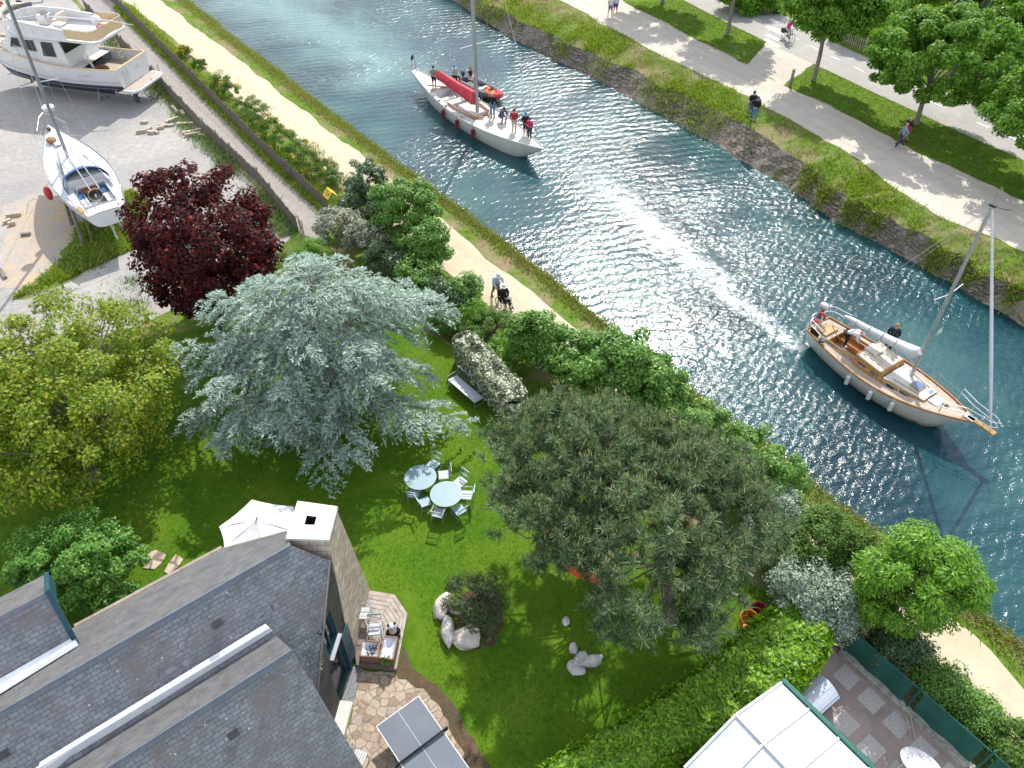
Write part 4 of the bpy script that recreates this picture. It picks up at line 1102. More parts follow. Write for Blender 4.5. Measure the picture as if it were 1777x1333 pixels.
slab('smaller stepping stone nearest the roof eaves', [(305, 961), (318, 970), (309, 984), (292, 997), (284, 992), (292, 978)], .05)
slab('stepping stone mostly hidden behind the glossy shrub', [(240, 958), (247, 962), (246, 973), (238, 976)], .05)
# stools and hammock under the pine
for k, (px, py, lab) in enumerate([(1037, 961, 'pale square stone block seat under the pine, the farther of two'), (1044, 985, 'pale stone block seat under the pine, the nearer of two')]):
    g = G(px, py, .4); q = MB(); q.box((0, 0, .2), (.46, .40, .40), (0, 0, .2 + k * .5)); o = q.build('stone_block', M_boul, bevel=.03); o.location = (g[0], g[1], 0); tag(o, lab, 'block seat', 'stone seats under the pine')
hp = [G3(945, 912, 1.25), G3(958, 935, .95), G3(972, 962, .72), G3(988, 980, .68), G3(1012, 995, .72), G3(1032, 1006, .95), G3(1046, 1012, 1.2)]
root = thing('hammock', 'orange cloth hammock slung low beneath the pine branches', 'hammock', (0, 0, 0))
q = MB(); ws = [.05, .2, .36, .42, .36, .2, .05]; rows_ = []
for p, w_ in zip(hp, ws):
    s_ = Vector((.55, .83, 0)); rows_.append([p - s_ * w_ + Vector((0, 0, w_ * .5)), p - s_ * w_ * .5, p - Vector((0, 0, w_ * .25)), p + s_ * w_ * .5, p + s_ * w_ + Vector((0, 0, w_ * .5))])
q.loft(rows_, closed=False, cap=False); q.build('cloth', ORANGE, root, smooth=True)
q = MB(); q.tube([hp[0], hp[0] + (hp[0] - hp[1]) * 1.6 + Vector((0, 0, .4))], .012, 5); q.build('rope', ROPE, root)
q = MB(); q.tube([hp[-1], hp[-1] + (hp[-1] - hp[-2]) * 1.6 + Vector((0, 0, .4))], .012, 5); q.build('rope', ROPE, root)
# two coloured chairs by the hedge
def tub_chair(label, px, py, m_, rz):
    g = G(px, py, .4); root = thing('garden_chair', label, 'chair', (g[0], g[1], 0), rz, 'coloured chairs by the clipped hedge')
    q = MB(); q.tube([(0, 0, .40), (0, 0, .44)], .27, 16); q.build('seat', m_, root)
    q = MB(); q.loft([[(.30 * math.cos(t), .30 * math.sin(t), .44 + (.0 if k == 0 else .34)) for t in np.linspace(R(-20), R(200), 14)] for k in range(2)], closed=False, cap=False)
    q.tube([(.30 * math.cos(t), .30 * math.sin(t), .78) for t in np.linspace(R(-20), R(200), 14)], .016, 5); q.build('backrest', m_, root)
    for k in range(4):
        t = math.pi / 4 + k * math.pi / 2; q = MB(); q.tube([(.22 * math.cos(t), .22 * math.sin(t), .4), (.27 * math.cos(t), .27 * math.sin(t), 0)], .016, 6); q.build('leg', m_, root)
tub_chair('orange rounded metal chair under the pine beside the hedge', 1297, 1082, mat('orange_chair_paint', [(.6, .2, .02), (.7, .27, .03)], 4, .45), .3)
tub_chair('dark magenta rounded metal chair against the hedge', 1313, 1068, mat('magenta_chair_paint', [(.2, .01, .06), (.28, .02, .09)], 4, .45), -.2)

# ------------------------------------------------------------------ neighbour's terrace
M_tile = mat2('terrace_tiles', [(.34, .265, .235), (.43, .345, .31)], 1.3, [(.26, .205, .19), (.34, .275, .255)], 2.2, .5, .45, .6, .7, .15, 60, .3)
TP = t_px = [(1440, 1121), (1467, 1130), (1570, 1228), (1700, 1350), (1760, 1420), (1500, 1600), (1290, 1400), (1330, 1230)]
sheet('terrace', [G(*p, 0) for p in TP], .03, M_tile, 'brown tiled terrace with patterned mosaic tiles behind the green screen', 'terrace')
z5 = 5.27
def tp(a, b): return Vector((*G(1440 + a / z5, 1080 + b / z5, .03), .034))
O0 = tp(135, 383); E1 = (tp(278, 517) - O0); E2 = (tp(22, 480) - O0)
sz_ = (E1.length + E2.length) / 2; E1 = E1.normalized() * .64; E2 = E2.normalized() * .64
m_, nd, lk, out = nodes_of('mosaic_tile')
uv = nd.new("ShaderNodeUVMap"); b = nd.new("ShaderNodeBsdfPrincipled")
ctrv = nd.new("ShaderNodeVectorMath"); ctrv.operation = 'DISTANCE'; ctrv.inputs[1].default_value = (.5, .5, 0); lk.new(uv.outputs['UV'], ctrv.inputs[0])
sn = nd.new("ShaderNodeMath"); sn.operation = 'SINE'; mlt = nd.new("ShaderNodeMath"); mlt.operation = 'MULTIPLY'; mlt.inputs[1].default_value = 46
lk.new(ctrv.outputs['Value'], mlt.inputs[0]); lk.new(mlt.outputs[0], sn.inputs[0])
vo = nd.new("ShaderNodeTexVoronoi"); vo.inputs['Scale'].default_value = 17; lk.new(uv.outputs['UV'], vo.inputs['Vector'])
ad = nd.new("ShaderNodeMath"); ad.operation = 'MULTIPLY_ADD'; ad.inputs[1].default_value = .13; lk.new(sn.outputs[0], ad.inputs[0]); lk.new(vo.outputs['Distance'], ad.inputs[2])
rr = ramp(nd, [(.30, .285, .28), (.48, .455, .43)], [.15, .6]); lk.new(ad.outputs[0], rr.inputs['Fac']); lk.new(rr.outputs['Color'], b.inputs['Base Color']); b.inputs['Roughness'].default_value = .5
lk.new(b.outputs['BSDF'], out.inputs['Surface'])
q = MB()
for i in range(0, 7):
    for j in range(0, 4):
        p = O0 + E1 * (1.47 * i) + E2 * (1.94 * j)
        if j == 1: p = p + E1 * 0
        if j >= 1 and i < 1 and j > 1: continue
        q.add([p, p + E1, p + E1 + E2, p + E2], [(0, 1, 2, 3)], 0, [[(0, 0), (1, 0), (1, 1), (0, 1)]])
o = q.build('mosaic_tiles', m_)
for p_ in o.data.polygons:
    pass
if o.data.polygons[0].normal.z < 0: o.data.flip_normals()
tag(o, 'pale square mosaic tiles set in the brown terrace floor', 'tiles', None, 'structure')
q = MB()
for i in range(-2, 16):
    for (p0, dd, LL) in ((O0 + E1 * (i * .785) - E2 * 1.2, E2, 9.0),):
        d_ = dd.normalized(); s_ = Vector((-d_.y, d_.x, 0)) * .008; z_ = Vector((0, 0, .0))
        q.add([p0 - s_, p0 + d_ * 5 - s_, p0 + d_ * 5 + s_, p0 + s_], [(0, 1, 2, 3)])
# green screened fence on its low wall
w0, w1 = Vector((*G(1464, 1130, .25), 0)), Vector((*G(1690, 1333, .25), 0)); wd = (w1 - w0).normalized(); wn_ = Vector((-wd.y, wd.x, 0)); wn_ = wn_ if wn_.x > 0 else -wn_
M_wall = mat('rough_cement', [(.20, .19, .16), (.38, .36, .32), (.48, .46, .42)], 6, .95, .6, 20)
q = MB(); q.bar(w0 - wd * .1 + Vector((0, 0, .125)), w0 + wd * 9 + Vector((0, 0, .125)), .24, .25); tag(q.build('low_wall', M_wall, bevel=.02), 'low rough cement wall under the green screened fence', 'wall')
root = thing('screen_fence', 'green wire fence with screening cloth on a low wall', 'fence')
M_gmetal = mat('green_fence_paint', [(.005, .085, .07), (.012, .12, .095)], 5, .45)
M_screen = mat('green_screen_cloth', [(.012, .085, .068), (.022, .125, .098)], 2.0, .8, .3, 5)
tops = [(1483, 1090), (1594, 1197), (1709, 1304)]
base = w0 + wn_ * .06
span = (Vector((*G(1573, 1226, .25), 0)) - w0).dot(wd)
for k in range(5):
    p = base + wd * (k * span * 1.0)
    q = MB(); q.tube([p + Vector((0, 0, .0)), p + Vector((0, 0, 1.52))], .04, 8); q.ball(p + Vector((0, 0, 1.53)), .05, 8, 5); q.build('post', M_gmetal, root)
for k in range(4):
    a, b = base + wd * (k * span + (.06 if k == 0 else .16)), base + wd * ((k + 1) * span - .22)
    q = MB(); n = 14
    for i in range(n):
        f0, f1 = i / n, (i + 1) / n; o0, o1 = wn_ * (.03 * math.sin(f0 * 12)), wn_ * (.03 * math.sin(f1 * 12))
        p0, p1 = a + (b - a) * f0 + o0, a + (b - a) * f1 + o1
        q.add([p0 + Vector((0, 0, .26)), p1 + Vector((0, 0, .26)), p1 + Vector((0, 0, 1.38)), p0 + Vector((0, 0, 1.38))], [(0, 1, 2, 3)])
    q.build('screen_panel', M_screen, root)
q = MB(); q.tube([base + Vector((0, 0, 1.40)), base + wd * 9 + Vector((0, 0, 1.40))], .022, 6)
for k in range(70):
    p = base + wd * (k * .13) + Vector((0, 0, 1.40)); q.tube([p, p + Vector((0, 0, .07))], .009, 4); 
q.build('top_rail', M_gmetal, root)
q = MB()
for zz in (.35, .7, 1.05): q.tube([base + wn_ * .04 + Vector((0, 0, zz)), base + wn_ * .04 + wd * 9 + Vector((0, 0, zz))], .006, 4)
q.build('wire', M_gmetal, root)

# grey curved-lid storage box
bx = [G3(*p, .95) for p in [(1412, 1161), (1458, 1208), (1430, 1243), (1368, 1196)]]
a, b = G3(1411, 1162, .75), G3(1459, 1209, .75); ux = (b - a); Lb = ux.length; ux.normalize(); uy = Vector((-ux.y, ux.x, 0)); uy = uy if uy.y < 0 else -uy
o_ = Vector((a.x, a.y, 0)); ux = ux; 
root = thing('storage_box', 'pale grey garden storage box with rounded ribbed lid on the terrace', 'storage box', (o_.x, o_.y, .03), math.atan2(ux.y, ux.x))
sgn = 1 if (Matrix.Rotation(math.atan2(ux.y, ux.x), 3, 'Z') @ Vector((0, 1, 0))).dot(uy) > 0 else -1
dep = 1.5; M_sb = mat('pale_blue_grey_plastic', [(.42, .48, .56), (.50, .56, .63)], 2, .45); M_sb2 = mat('dark_grey_plastic', [(.1, .11, .12), (.15, .16, .17)], 2, .5)
q = MB(); q.box((Lb / 2, sgn * dep / 2, .32), (Lb * .96, dep * .96, .64)); q.build('body', M_sb2, root, bevel=.02)
q = MB(); prof = [(x * Lb, .64 + .26 * (1 - (2 * x - 1) ** 2)) for x in np.linspace(0, 1, 13)]
ys = np.linspace(0, dep, 3)
q.loft([[(x, sgn * y, z) for x, z in prof] + [(x, sgn * y, z - .04) for x, z in prof[::-1]] for y in ys])
lid = q.build('lid', M_sb, root)
q = MB()
for x, z in prof[2:-1:3]: q.box((x, sgn * dep / 2, z + .004), (.02, dep * .98, .012))
q.box((Lb / 2, sgn * dep * .9, .905), (Lb * .3, .02, .01)); q.build('lid_rib', M_sb2 if False else mat('lid_rib_grey', [(.30, .36, .43), (.36, .42, .48)], 3, .5), lid)  # ribs in a darker grey than the lid

# white panelled veranda roof
root = thing('veranda', 'white panelled veranda roof with a green gutter above the terrace', 'veranda')
Zg, Zr = 2.75, 3.2
g0, g1 = G3(1356, 1185, Zg), G3(1480, 1306, Zg); r0, r1 = G3(1277, 1241, Zr), G3(1368, 1334, Zr); l0 = G3(1187, 1333, Zg - .1)
gd_ = (g1 - g0).normalized(); 
M_poly = mat('opal_roof_panel', [(.46, .49, .50), (.60, .62, .64), (.68, .69, .70)], 1.1, .3, pos=[.28, .42, .7])
M_polyl = mat('opal_roof_panel_left', [(.40, .46, .52), (.52, .57, .61), (.60, .63, .66)], 1.0, .35)  # left slope panels, darker and bluer than the right ones
M_bar = mat('white_glazing_bar', [(.55, .56, .57), (.7, .7, .7)], 5, .4)
stepg = (G3(1450, 1285, Zg) - G3(1399, 1234, Zg)).length; first = (G3(1399, 1234.5, Zg) - g0).length
pos = [0, first, first + stepg, first + 2 * stepg, first + 3 * stepg]
for k in range(4):
    q = MB(); q.plate([g0 + gd_ * pos[k], g0 + gd_ * pos[k + 1], r0 + gd_ * pos[k + 1], r0 + gd_ * pos[k]], 0, .03); q.build('roof_panel', M_poly, root)
    q = MB(); q.plate([r0 + gd_ * pos[k], r0 + gd_ * pos[k + 1], l0 + gd_ * pos[k + 1], l0 + gd_ * pos[k]], 0, .03); q.build('roof_panel', M_polyl, root)
for k in range(5):
    q = MB(); u = Vector((0, 0, .025)); q.bar(g0 + gd_ * pos[k] + u, r0 + gd_ * pos[k] + u, .07, .05); q.bar(r0 + gd_ * pos[k] + u, l0 + gd_ * pos[k] + u, .07, .05); q.build('glazing_bar', M_bar, root, bevel=.006)
q = MB(); u = Vector((0, 0, .04)); q.bar(r0 + u, r0 + gd_ * pos[4] + u, .09, .05); q.build('ridge_bar', M_bar, root, bevel=.006)
q = MB()
for k in range(60):
    p = r0 + gd_ * (pos[4] * k / 60) + Vector((0, 0, .05)) + (g0 - r0).normalized() * .07; q.tube([p, p + Vector((random.uniform(-.02, .02), random.uniform(-.02, .02), random.uniform(.03, .1)))], [.012, .004], 4)
q.build('moss_fringe', mat('dark_moss', [(.01, .03, .03), (.03, .06, .04)], 8, .9), root)
gx = (g0 - r0); gx.z = 0; gx.normalize()
q = MB(); q.bar(g0 + gx * .09 - gd_ * .05, g0 + gd_ * pos[4] + gx * .09, .15, .13); q.build('gutter', M_gmetal, root, bevel=.02)
for k in range(0, 5, 2):
    p = g0 + gd_ * pos[k] * .98 - gx * .05; q = MB(); q.box((p.x, p.y, Zg / 2), (.09, .09, Zg - .05)); q.build('post', M_bar, root)
q = MB()
for a_, b_ in ((g0, r0), (r0, l0)):
    p0, p1 = a_ + Vector((0, 0, -.05)), b_ + Vector((0, 0, -.05)); q.add([p0, p1, Vector((p1.x, p1.y, .0)), Vector((p0.x, p0.y, 0))], [(0, 1, 2, 3)])
q.build('side_glazing', mat('pale_side_glazing', [(.35, .4, .42), (.45, .5, .52)], 3, .2), root)
q = MB(); p0, p1 = g0 - gx * .02, g0 + gd_ * pos[4] - gx * .02
q.add([p0, p1, Vector((p1.x, p1.y, 0)), Vector((p0.x, p0.y, 0))], [(0, 1, 2, 3)]); q.build('front_glazing', GLASS, root)
# oval white table on the terrace
g = G(1597, 1322, .74)
root = thing('oval_table', 'white oval plastic table on the tiled terrace', 'table', (g[0], g[1] - .1, .03), -.75)
q = MB(); q.loft([[(.62 * math.cos(t), .42 * math.sin(t), z) for t in np.linspace(0, 2 * math.pi, 32, endpoint=False)] for z in (.70, .735)]); q.build('tabletop', WHITE, root, bevel=.008)
for sx in (-1, 1):
    for sy in (-1, 1):
        q = MB(); q.tube([(sx * .38, sy * .22, .7), (sx * .45, sy * .27, 0)], .025, 8); q.build('leg', WHITE, root)
for k, (p, e) in enumerate([((1573, 1244), (1581, 1281)), ((1580, 1240), (1588, 1285))]):
    a, b = G3(*p, .40), G3(*e, .06); q = MB(); q.tube([a, b], .018, 6); tag(q.build('bamboo_cane', PALETIM), ['bamboo cane leaning on the low wall, the left one', 'bamboo cane leaning on the low wall, the right one'][k], 'cane', 'canes leaning on the low wall')

# ------------------------------------------------------------------ boats
def hull_rings(L, B, sheer, keel, bstern, n=18, bow_over=.0, stern_over=.0, p=.62, wl=None, nsec=9, bowpow=1.0, fullness=.5):
    """stations from stern (x=0) to bow (x=L); sheer(t), keel(t) give heights"""
    rings = []
    for i in range(n + 1):
        t = i / n
        if t < fullness: b = bstern + (1 - bstern) * math.sin(math.pi / 2 * t / fullness)
        else: b = math.cos(math.pi / 2 * (t - fullness) / (1 - fullness)) ** bowpow
        b = max(b, .012) * B / 2
        s, k = sheer(t), keel(t)
        ring = []
        for j in range(nsec):
            f = math.pi / 2 * j / (nsec - 1)
            y = b * math.cos(f) ** p; z = k + (s - k) * (1 - math.sin(f) ** 1.25)
            # ends overhang: lower parts pulled towards midships
            low = (s - z) / max(s - k, 1e-6)
            x = t * L - (bow_over * low * max(0, (t - .5) * 2) ** 2) + (stern_over * low * max(0, (.5 - t) * 2) ** 2)
            ring.append((x, y, z))
        ring += [(x, -y, z) for (x, y, z) in ring[-2::-1]]
        rings.append(ring)
    return rings
def half_b(rings, x):
    """deck half-beam and height at x"""
    pts = [(r[0][0], r[0][1], r[0][2]) for r in rings]
    xs = [p_[0] for p_ in pts]
    return float(np.interp(x, xs, [p_[1] for p_ in pts])), float(np.interp(x, xs, [p_[2] for p_ in pts]))
def deck_strip(q, rings, inset=.0, dz=-.03, camber=.04, x0=None, x1=None, holes=None, mi=0):
    """deck laid across the sheer, optionally leaving out a cockpit (x0,x1,halfwidth)"""
    xs = [r[0][0] for r in rings]
    lo, hi = (xs[0] if x0 is None else x0), (xs[-1] if x1 is None else x1)
    cuts = sorted(set([round(lo + (hi - lo) * k / 40, 4) for k in range(41)] + ([holes[0], holes[1]] if holes else [])))
    for a, b in zip(cuts[:-1], cuts[1:]):
        ya, za = half_b(rings, a); yb, zb = half_b(rings, b); ya = max(ya - inset, .005); yb = max(yb - inset, .005)
        m_ = (a + b) / 2
        P_ = lambda x, y, z, B_: (x, y, z + dz + camber * (1 - (y / max(B_, .01)) ** 2))
        if holes and holes[0] <= m_ <= holes[1]:
            w = holes[2]
            for s in (-1, 1):
                q.add([P_(a, s * min(w, ya), za, ya), P_(b, s * min(w, yb), zb, yb), P_(b, s * yb, zb, yb), P_(a, s * ya, za, ya)], [(0, 1, 2, 3)], mi)
        else:
            for u0, u1 in ((-1, -.4), (-.4, .4), (.4, 1)):
                q.add([P_(a, u0 * ya, za, ya), P_(b, u0 * yb, zb, yb), P_(b, u1 * yb, zb, yb), P_(a, u1 * ya, za, ya)], [(0, 1, 2, 3)], mi)
def open_hull(q, rings, mi=0, cap_stern=True, band=None):
    n = len(rings[0]); o = q.loft(rings, mi, cap=False, closed=False)
    if cap_stern: q.add(rings[0], [tuple(range(n))], mi)
def sheer_pts(rings, side, inset=.0, dz=0.0, i0=0, i1=None):
    return [(r[0][0], side * max(r[0][1] - inset, .0), r[0][2] + dz) for r in rings[i0:i1]]
def rail(q, pts, h, r=.016, every=1):
    q.tube([(p[0], p[1], p[2] + h) for p in pts], r, 6)
    for p in pts[::every]: q.tube([(p[0], p[1], p[2]), (p[0], p[1], p[2] + h)], r * .8, 5)
def fender(root, x, y, z, m_, r=.11, l=.5):
    q = MB(); q.tube([(x, y, z - l / 2 - .05), (x, y, z - l / 2), (x, y, z + l / 2), (x, y, z + l / 2 + .05)], [r * .5, r, r, r * .4], 10); q.tube([(x, y, z + l / 2), (x, y * .97, z + l / 2 + .35)], .012, 4)
    return q.build('fender', m_, root, smooth='auto')

def heading(a, b): return math.atan2(b[1] - a[1], b[0] - a[0])

STAIN = mat('waterline_stain', [(.16, .16, .10), (.36, .35, .27), (.50, .49, .42)], 2.5, .5)
cloth_grey = mat('grey_webbing', [(.3, .3, .32), (.4, .4, .42)], 8, .8)
# ---- the varnished sailing boat motoring away on the right
S_, B_w = G(1418, 563, .12), G(1691, 740, .35)
L3 = math.dist(S_, B_w); h3 = heading(S_, B_w)
b3 = thing('sailing_boat', 'white sailing boat with varnished cabin sides and white sail cover on the right', 'sailing boat', (S_[0], S_[1], WZ), h3)
W3 = -WZ
sh3 = lambda t: .92 + .42 * (2 * t - .75) ** 2 * (.8 if t > .4 else .5)
kl3 = lambda t: -.35 + .25 * abs(2 * t - 1) ** 3 + (.55 * max(0, (t - .82) / .18) ** 1.6)
r3_ = hull_rings(L3, 2.75, sh3, kl3, .62, bow_over=1.0, stern_over=.35, fullness=.48, bowpow=.85)
q = MB(); open_hull(q, r3_); hull = q.build('hull', CREAMW, b3, smooth='auto')
q = MB(); q.loft([[(x, y * 1.008, z) for (x, y, z) in r if W3 - .25 < z < W3 + 9 and z < .99 * W3 + .12] or [(r[8][0], 0, r[8][2])] * 2 for r in r3_][0:0] or [[(r[k][0], r[k][1] * 1.006, r[k][2] - .004) for k in range(4, 13)] for r in r3_[1:-1]], closed=False, cap=False); q.build('waterline_stain', STAIN, b3, smooth='auto')
q = MB(); CK = (1.1, 2.75, .62); deck_strip(q, r3_, .06, -.02, .05, None, None, CK); q.build('deck', TEAK, b3)
q = MB()
for s in (1, -1): q.tube([(p[0], p[1], p[2] + .02) for p in sheer_pts(r3_, s, .02)], .05, 6)
a, b = r3_[0][0], r3_[0][-1]; q.tube([(a[0] + .02, a[1], a[2] + .02), (b[0] + .02, b[1], b[2] + .02)], .05, 6)
q.build('toe_rail', VARN, b3, smooth='auto')
# cockpit well with two benches
q = MB(); x0, x1, w = CK; zf = .48; zd = half_b(r3_, 2)[1] - .01
q.add([(x0, -w, zf), (x1, -w, zf), (x1, w, zf), (x0, w, zf)], [(0, 1, 2, 3)], 1)
for (a, b) in (((x0, -w), (x1, -w)), ((x1, -w), (x1, w)), ((x1, w), (x0, w)), ((x0, w), (x0, -w))):
    q.add([(a[0], a[1], zf), (b[0], b[1], zf), (b[0], b[1], zd + .04), (a[0], a[1], zd + .04)], [(0, 1, 2, 3)], 0)
q.build('cockpit', [VARN, TEAK], b3)
for s in (-1, 1):
    q = MB(); q.box(((x0 + x1) / 2, s * .46, .74), (x1 - x0 - .1, .32, .06)); q.box(((x0 + x1) / 2, s * .31, .6), (x1 - x0 - .1, .03, .24)); q.build('cockpit_bench', VARN, b3, bevel=.008)
q = MB()
for s in (-1, 1): q.bar((x0 - .05, s * (w + .03), zd + .12), (x1 + .15, s * (w + .05), zd + .14), .035, .16)
q.build('coaming', OCHRE, b3, bevel=.008)
q = MB(); q.box((.62, 0, zd + .10), (.55, .9, .14)); q.build('aft_locker', OCHRE, b3, bevel=.015)
q = MB(); q.box((.15, 0, zd + .03), (.42, 1.1, .06)); q.build('aft_grating', TEAK, b3, bevel=.01)
# coachroof: ochre sides, pale deck on top, raised doghouse
def cabin(q, x0, x1, w0, w1, zb, z0, z1, side_mi, top_mi, tum=.06, rake0=.05, rake1=.25):
    A = [(x0, -w0, zb), (x0, w0, zb), (x1, w1, zb), (x1, -w1, zb)]
    T = [(x0 + rake0, -w0 + tum, z0), (x0 + rake0, w0 - tum, z0), (x1 - rake1, w1 - tum, z1), (x1 - rake1, -w1 + tum, z1)]
    for i in range(4):
        j = (i + 1) % 4; q.add([A[i], A[j], T[j], T[i]], [(0, 1, 2, 3)], side_mi)
    m0, m1 = (T[0][0], 0, z0 + .06), (T[2][0], 0, z1 + .05)
    q.add([T[0], T[3], m1, m0], [(0, 1, 2, 3)], top_mi); q.add([m0, m1, T[2], T[1]], [(0, 1, 2, 3)], top_mi)
q = MB(); cabin(q, 2.75, 4.45, .86, .86, .75, 1.52, 1.42, 0, 1); cabin(q, 4.35, 6.35, .84, .52, .75, 1.26, 1.22, 0, 1, .05, 0, .12)
q.build('cabin', [OCHRE, DECKW], b3)
M_pdeck = mat('pale_planked_top', [(.50, .44, .37), (.66, .60, .52)], 3, .6, .1, 25)
q = MB(); q.plate([(2.86, -.77, 1.545), (4.15, -.77, 1.45), (4.15, 0, 1.50), (2.86, 0, 1.60)], 0, .015); q.plate([(2.86, .77, 1.545), (4.15, .77, 1.45), (4.15, 0, 1.50), (2.86, 0, 1.60)], 0, .015)
q.plate([(4.5, -.72, 1.275), (6.15, -.44, 1.235), (6.15, .44, 1.235), (4.5, .72, 1.275)], 0, .012)
q.build('cabin_top', M_pdeck, b3)
q = MB(); q.bar((4.16, -.82, 1.46), (4.16, .82, 1.46), .05, .06); q.bar((2.85, -.80, 1.56), (2.85, .80, 1.56), .05, .05); q.build('cabin_trim', OCHRE, b3, bevel=.008)
q = MB(); q.box((3.1, .0, 1.64), (.62, .62, .05)); q.bar((3.35, .33, 1.62), (4.0, .33, 1.57), .04, .05); q.bar((3.35, -.33, 1.62), (4.0, -.33, 1.57), .04, .05); q.build('companion_hatch', M_pdeck, b3, bevel=.01)
for s in (-1, 1):
    for k in range(3): q = MB(); q.tube([(2.98 + k * .38, s * .62, 1.60), (3.18 + k * .38, s * .62, 1.585)], .02, 5); q.build('handrail', VARN, b3)
    q = MB(); q.tube([(4.7, s * .55, 1.32), (5.9, s * .38, 1.28)], .02, 5); q.build('handrail', VARN, b3)
for s in (-1, 1):
    for (px0, zz) in ((3.05, 1.2), (3.75, 1.18), (4.62, 1.06), (5.25, 1.04)):
        yy = (.86 if px0 < 4.4 else .84 - (px0 - 4.35) * .16) - .025
        q = MB(); q.box((px0 + .16, s * (yy + .005), zz), (.36, .03, .15)); o = q.build('porthole', GLASS, b3, bevel=.01)
        q = MB(); q.bar((px0 - .03, s * (yy + .008), zz - .085), (px0 + .35, s * (yy + .008), zz - .085), .025, .02); q.bar((px0 - .03, s * (yy + .008), zz + .085), (px0 + .35, s * (yy + .008), zz + .085), .025, .02); q.build('frame', STEEL, o)
# fore hatch, dorade box, windlass and anchor gear
q = MB(); q.box((5.55, 0, 1.31), (.5, .55, .07)); o = q.build('fore_hatch', OCHRE, b3, bevel=.01)
q = MB(); q.box((5.55, 0, 1.352), (.42, .47, .012)); q.build('pane', mat('blue_hatch_glass', [(.07, .14, .25), (.12, .2, .33)], 3, .1), o)
q = MB(); q.box((6.55, 0, 1.13), (.5, .62, .22)); q.build('life_raft', WHITE, b3, bevel=.03)
q = MB(); q.box((6.55, .05, 1.245), (.2, .16, .006)); q.build('raft_label', mat('pale_blue_label', [(.25, .38, .6), (.32, .45, .66)], 4, .5), b3)
q = MB()
for k in range(40):
    t = k / 39; q_ = (6.95 + .3 * math.sin(k * .9) + .3 * t, .35 * math.cos(k * 1.7) * (1 - t * .4), 1.10)
    if k: q.tube([prev_, q_], .018, 4)
    prev_ = q_
q.cyl((7.0, 0, 1.05), (7.0, 0, 1.3), .09); q.build('windlass', BLACK, b3)
# bowsprit with its steel rails
sp = lambda x, y, z: (x, y, z)
xb = L3; zb_ = half_b(r3_, L3)[1]
q = MB(); q.box((xb + .20, 0, zb_ + .02), (1.25, .26, .07)); q.build('bowsprit', OCHRE, b3, bevel=.015)
q = MB(); q.box((xb - .35, 0, zb_ + .03), (.5, .34, .05)); q.build('sprit_foot', WHITE, b3, bevel=.015)
q = MB()
for zz in (.35, .62):
    q.tube([(xb - 1.3, .72, zb_ - .1 + zz), (xb - .5, .34, zb_ + zz), (xb + .55, .2, zb_ + zz), (xb + .78, 0, zb_ + zz), (xb + .55, -.2, zb_ + zz), (xb - .5, -.34, zb_ + zz), (xb - 1.3, -.72, zb_ - .1 + zz)], .018, 6)
for x, y in ((xb - 1.3, .72), (xb - .5, .32), (xb + .3, .16), (xb + .3, -.16), (xb - .5, -.32), (xb - 1.3, -.72)): q.tube([(x, y, zb_ - .05), (x, y, zb_ + .62)], .014, 5)
q.build('pulpit', STEEL, b3)
q = MB()
for zz in (.38, .66):
    q.tube([(1.0, 1.05, 1.05 + zz), (.15, .85, 1.1 + zz), (-.05, .6, 1.12 + zz), (-.05, .1, 1.12 + zz)], .018, 6); q.tube([(1.0, -1.05, 1.05 + zz), (.15, -.85, 1.1 + zz), (-.05, -.6, 1.12 + zz), (-.05, -.3, 1.12 + zz)], .018, 6)
for x, y in ((1.0, 1.05), (.15, .85), (-.03, .3), (-.03, -.4), (.15, -.85), (1.0, -1.05)): q.tube([(x, y, 1.0), (x, y, 1.76)], .014, 5)
q.build('pushpit', STEEL, b3)
q = MB()
for s in (-1, 1):
    pts = []
    for x in np.linspace(1.0, L3 - 1.3, 6):
        y, z = half_b(r3_, x); pts.append((x, s * (y - .08), z))
        q.tube([(x, s * (y - .08), z - .02), (x, s * (y - .08), z + .6)], .012, 5)
    for hh in (.3, .58): q.tube([(p[0], p[1], p[2] + hh) for p in pts], .005, 4)
q.build('guard_rail', STEEL, b3)
# mast, boom under a white cover, furled foresail
mb3 = (4.95, 0, 1.2)
mt = G3(1722, 358, 8.6)
inv = Matrix.Rotation(-h3, 3, 'Z')
loc = lambda p: inv @ (Vector(p) - Vector((S_[0], S_[1], WZ)))
mbase = loc(G3(1581, 652, .42)); mtop = loc(mt)
q = MB(); q.tube([mbase - Vector((0, 0, .15)), mbase.lerp(mtop, .5), mtop], [.085, .08, .07], 10); q.build('mast', ALU, b3, smooth='auto')
c_ = mbase.lerp(mtop, .52); q = MB(); q.tube([c_ + Vector((-.1, 1.0, .05)), c_, c_ + Vector((-.1, -1.0, .05))], .025, 6); q.build('spreader', ALU, b3)
q = MB(); q.box(mtop + Vector((0, 0, .04)), (.26, .14, .08)); q.tube([mtop, mtop + Vector((.55, .1, .08))], .012, 5); q.tube([mtop + Vector((.5, -.02, .1)), mtop + Vector((.62, .18, .1))], .012, 4); q.tube([mtop, mtop + Vector((-.05, 0, .5))], .006, 4); q.build('wind_vane', BLACK, b3)
fb = Vector((xb + .58, 0, zb_ + .1)); q = MB(); q.tube([fb, fb.lerp(mtop, .03), fb.lerp(mtop, .3), fb.lerp(mtop, .7), fb.lerp(mtop, .97), mtop], [.02, .05, .075, .06, .04, .02], 9); q.build('furled_foresail', WCLOTH, b3, smooth='auto')
be = loc(G3(1466, 549, 1.35)); bs = mbase + Vector((-.1, 0, 1.15))
q = MB(); pts = [be, be.lerp(bs, .1), be.lerp(bs, .35), be.lerp(bs, .7), be.lerp(bs, .93), bs + Vector((0, 0, .25))]
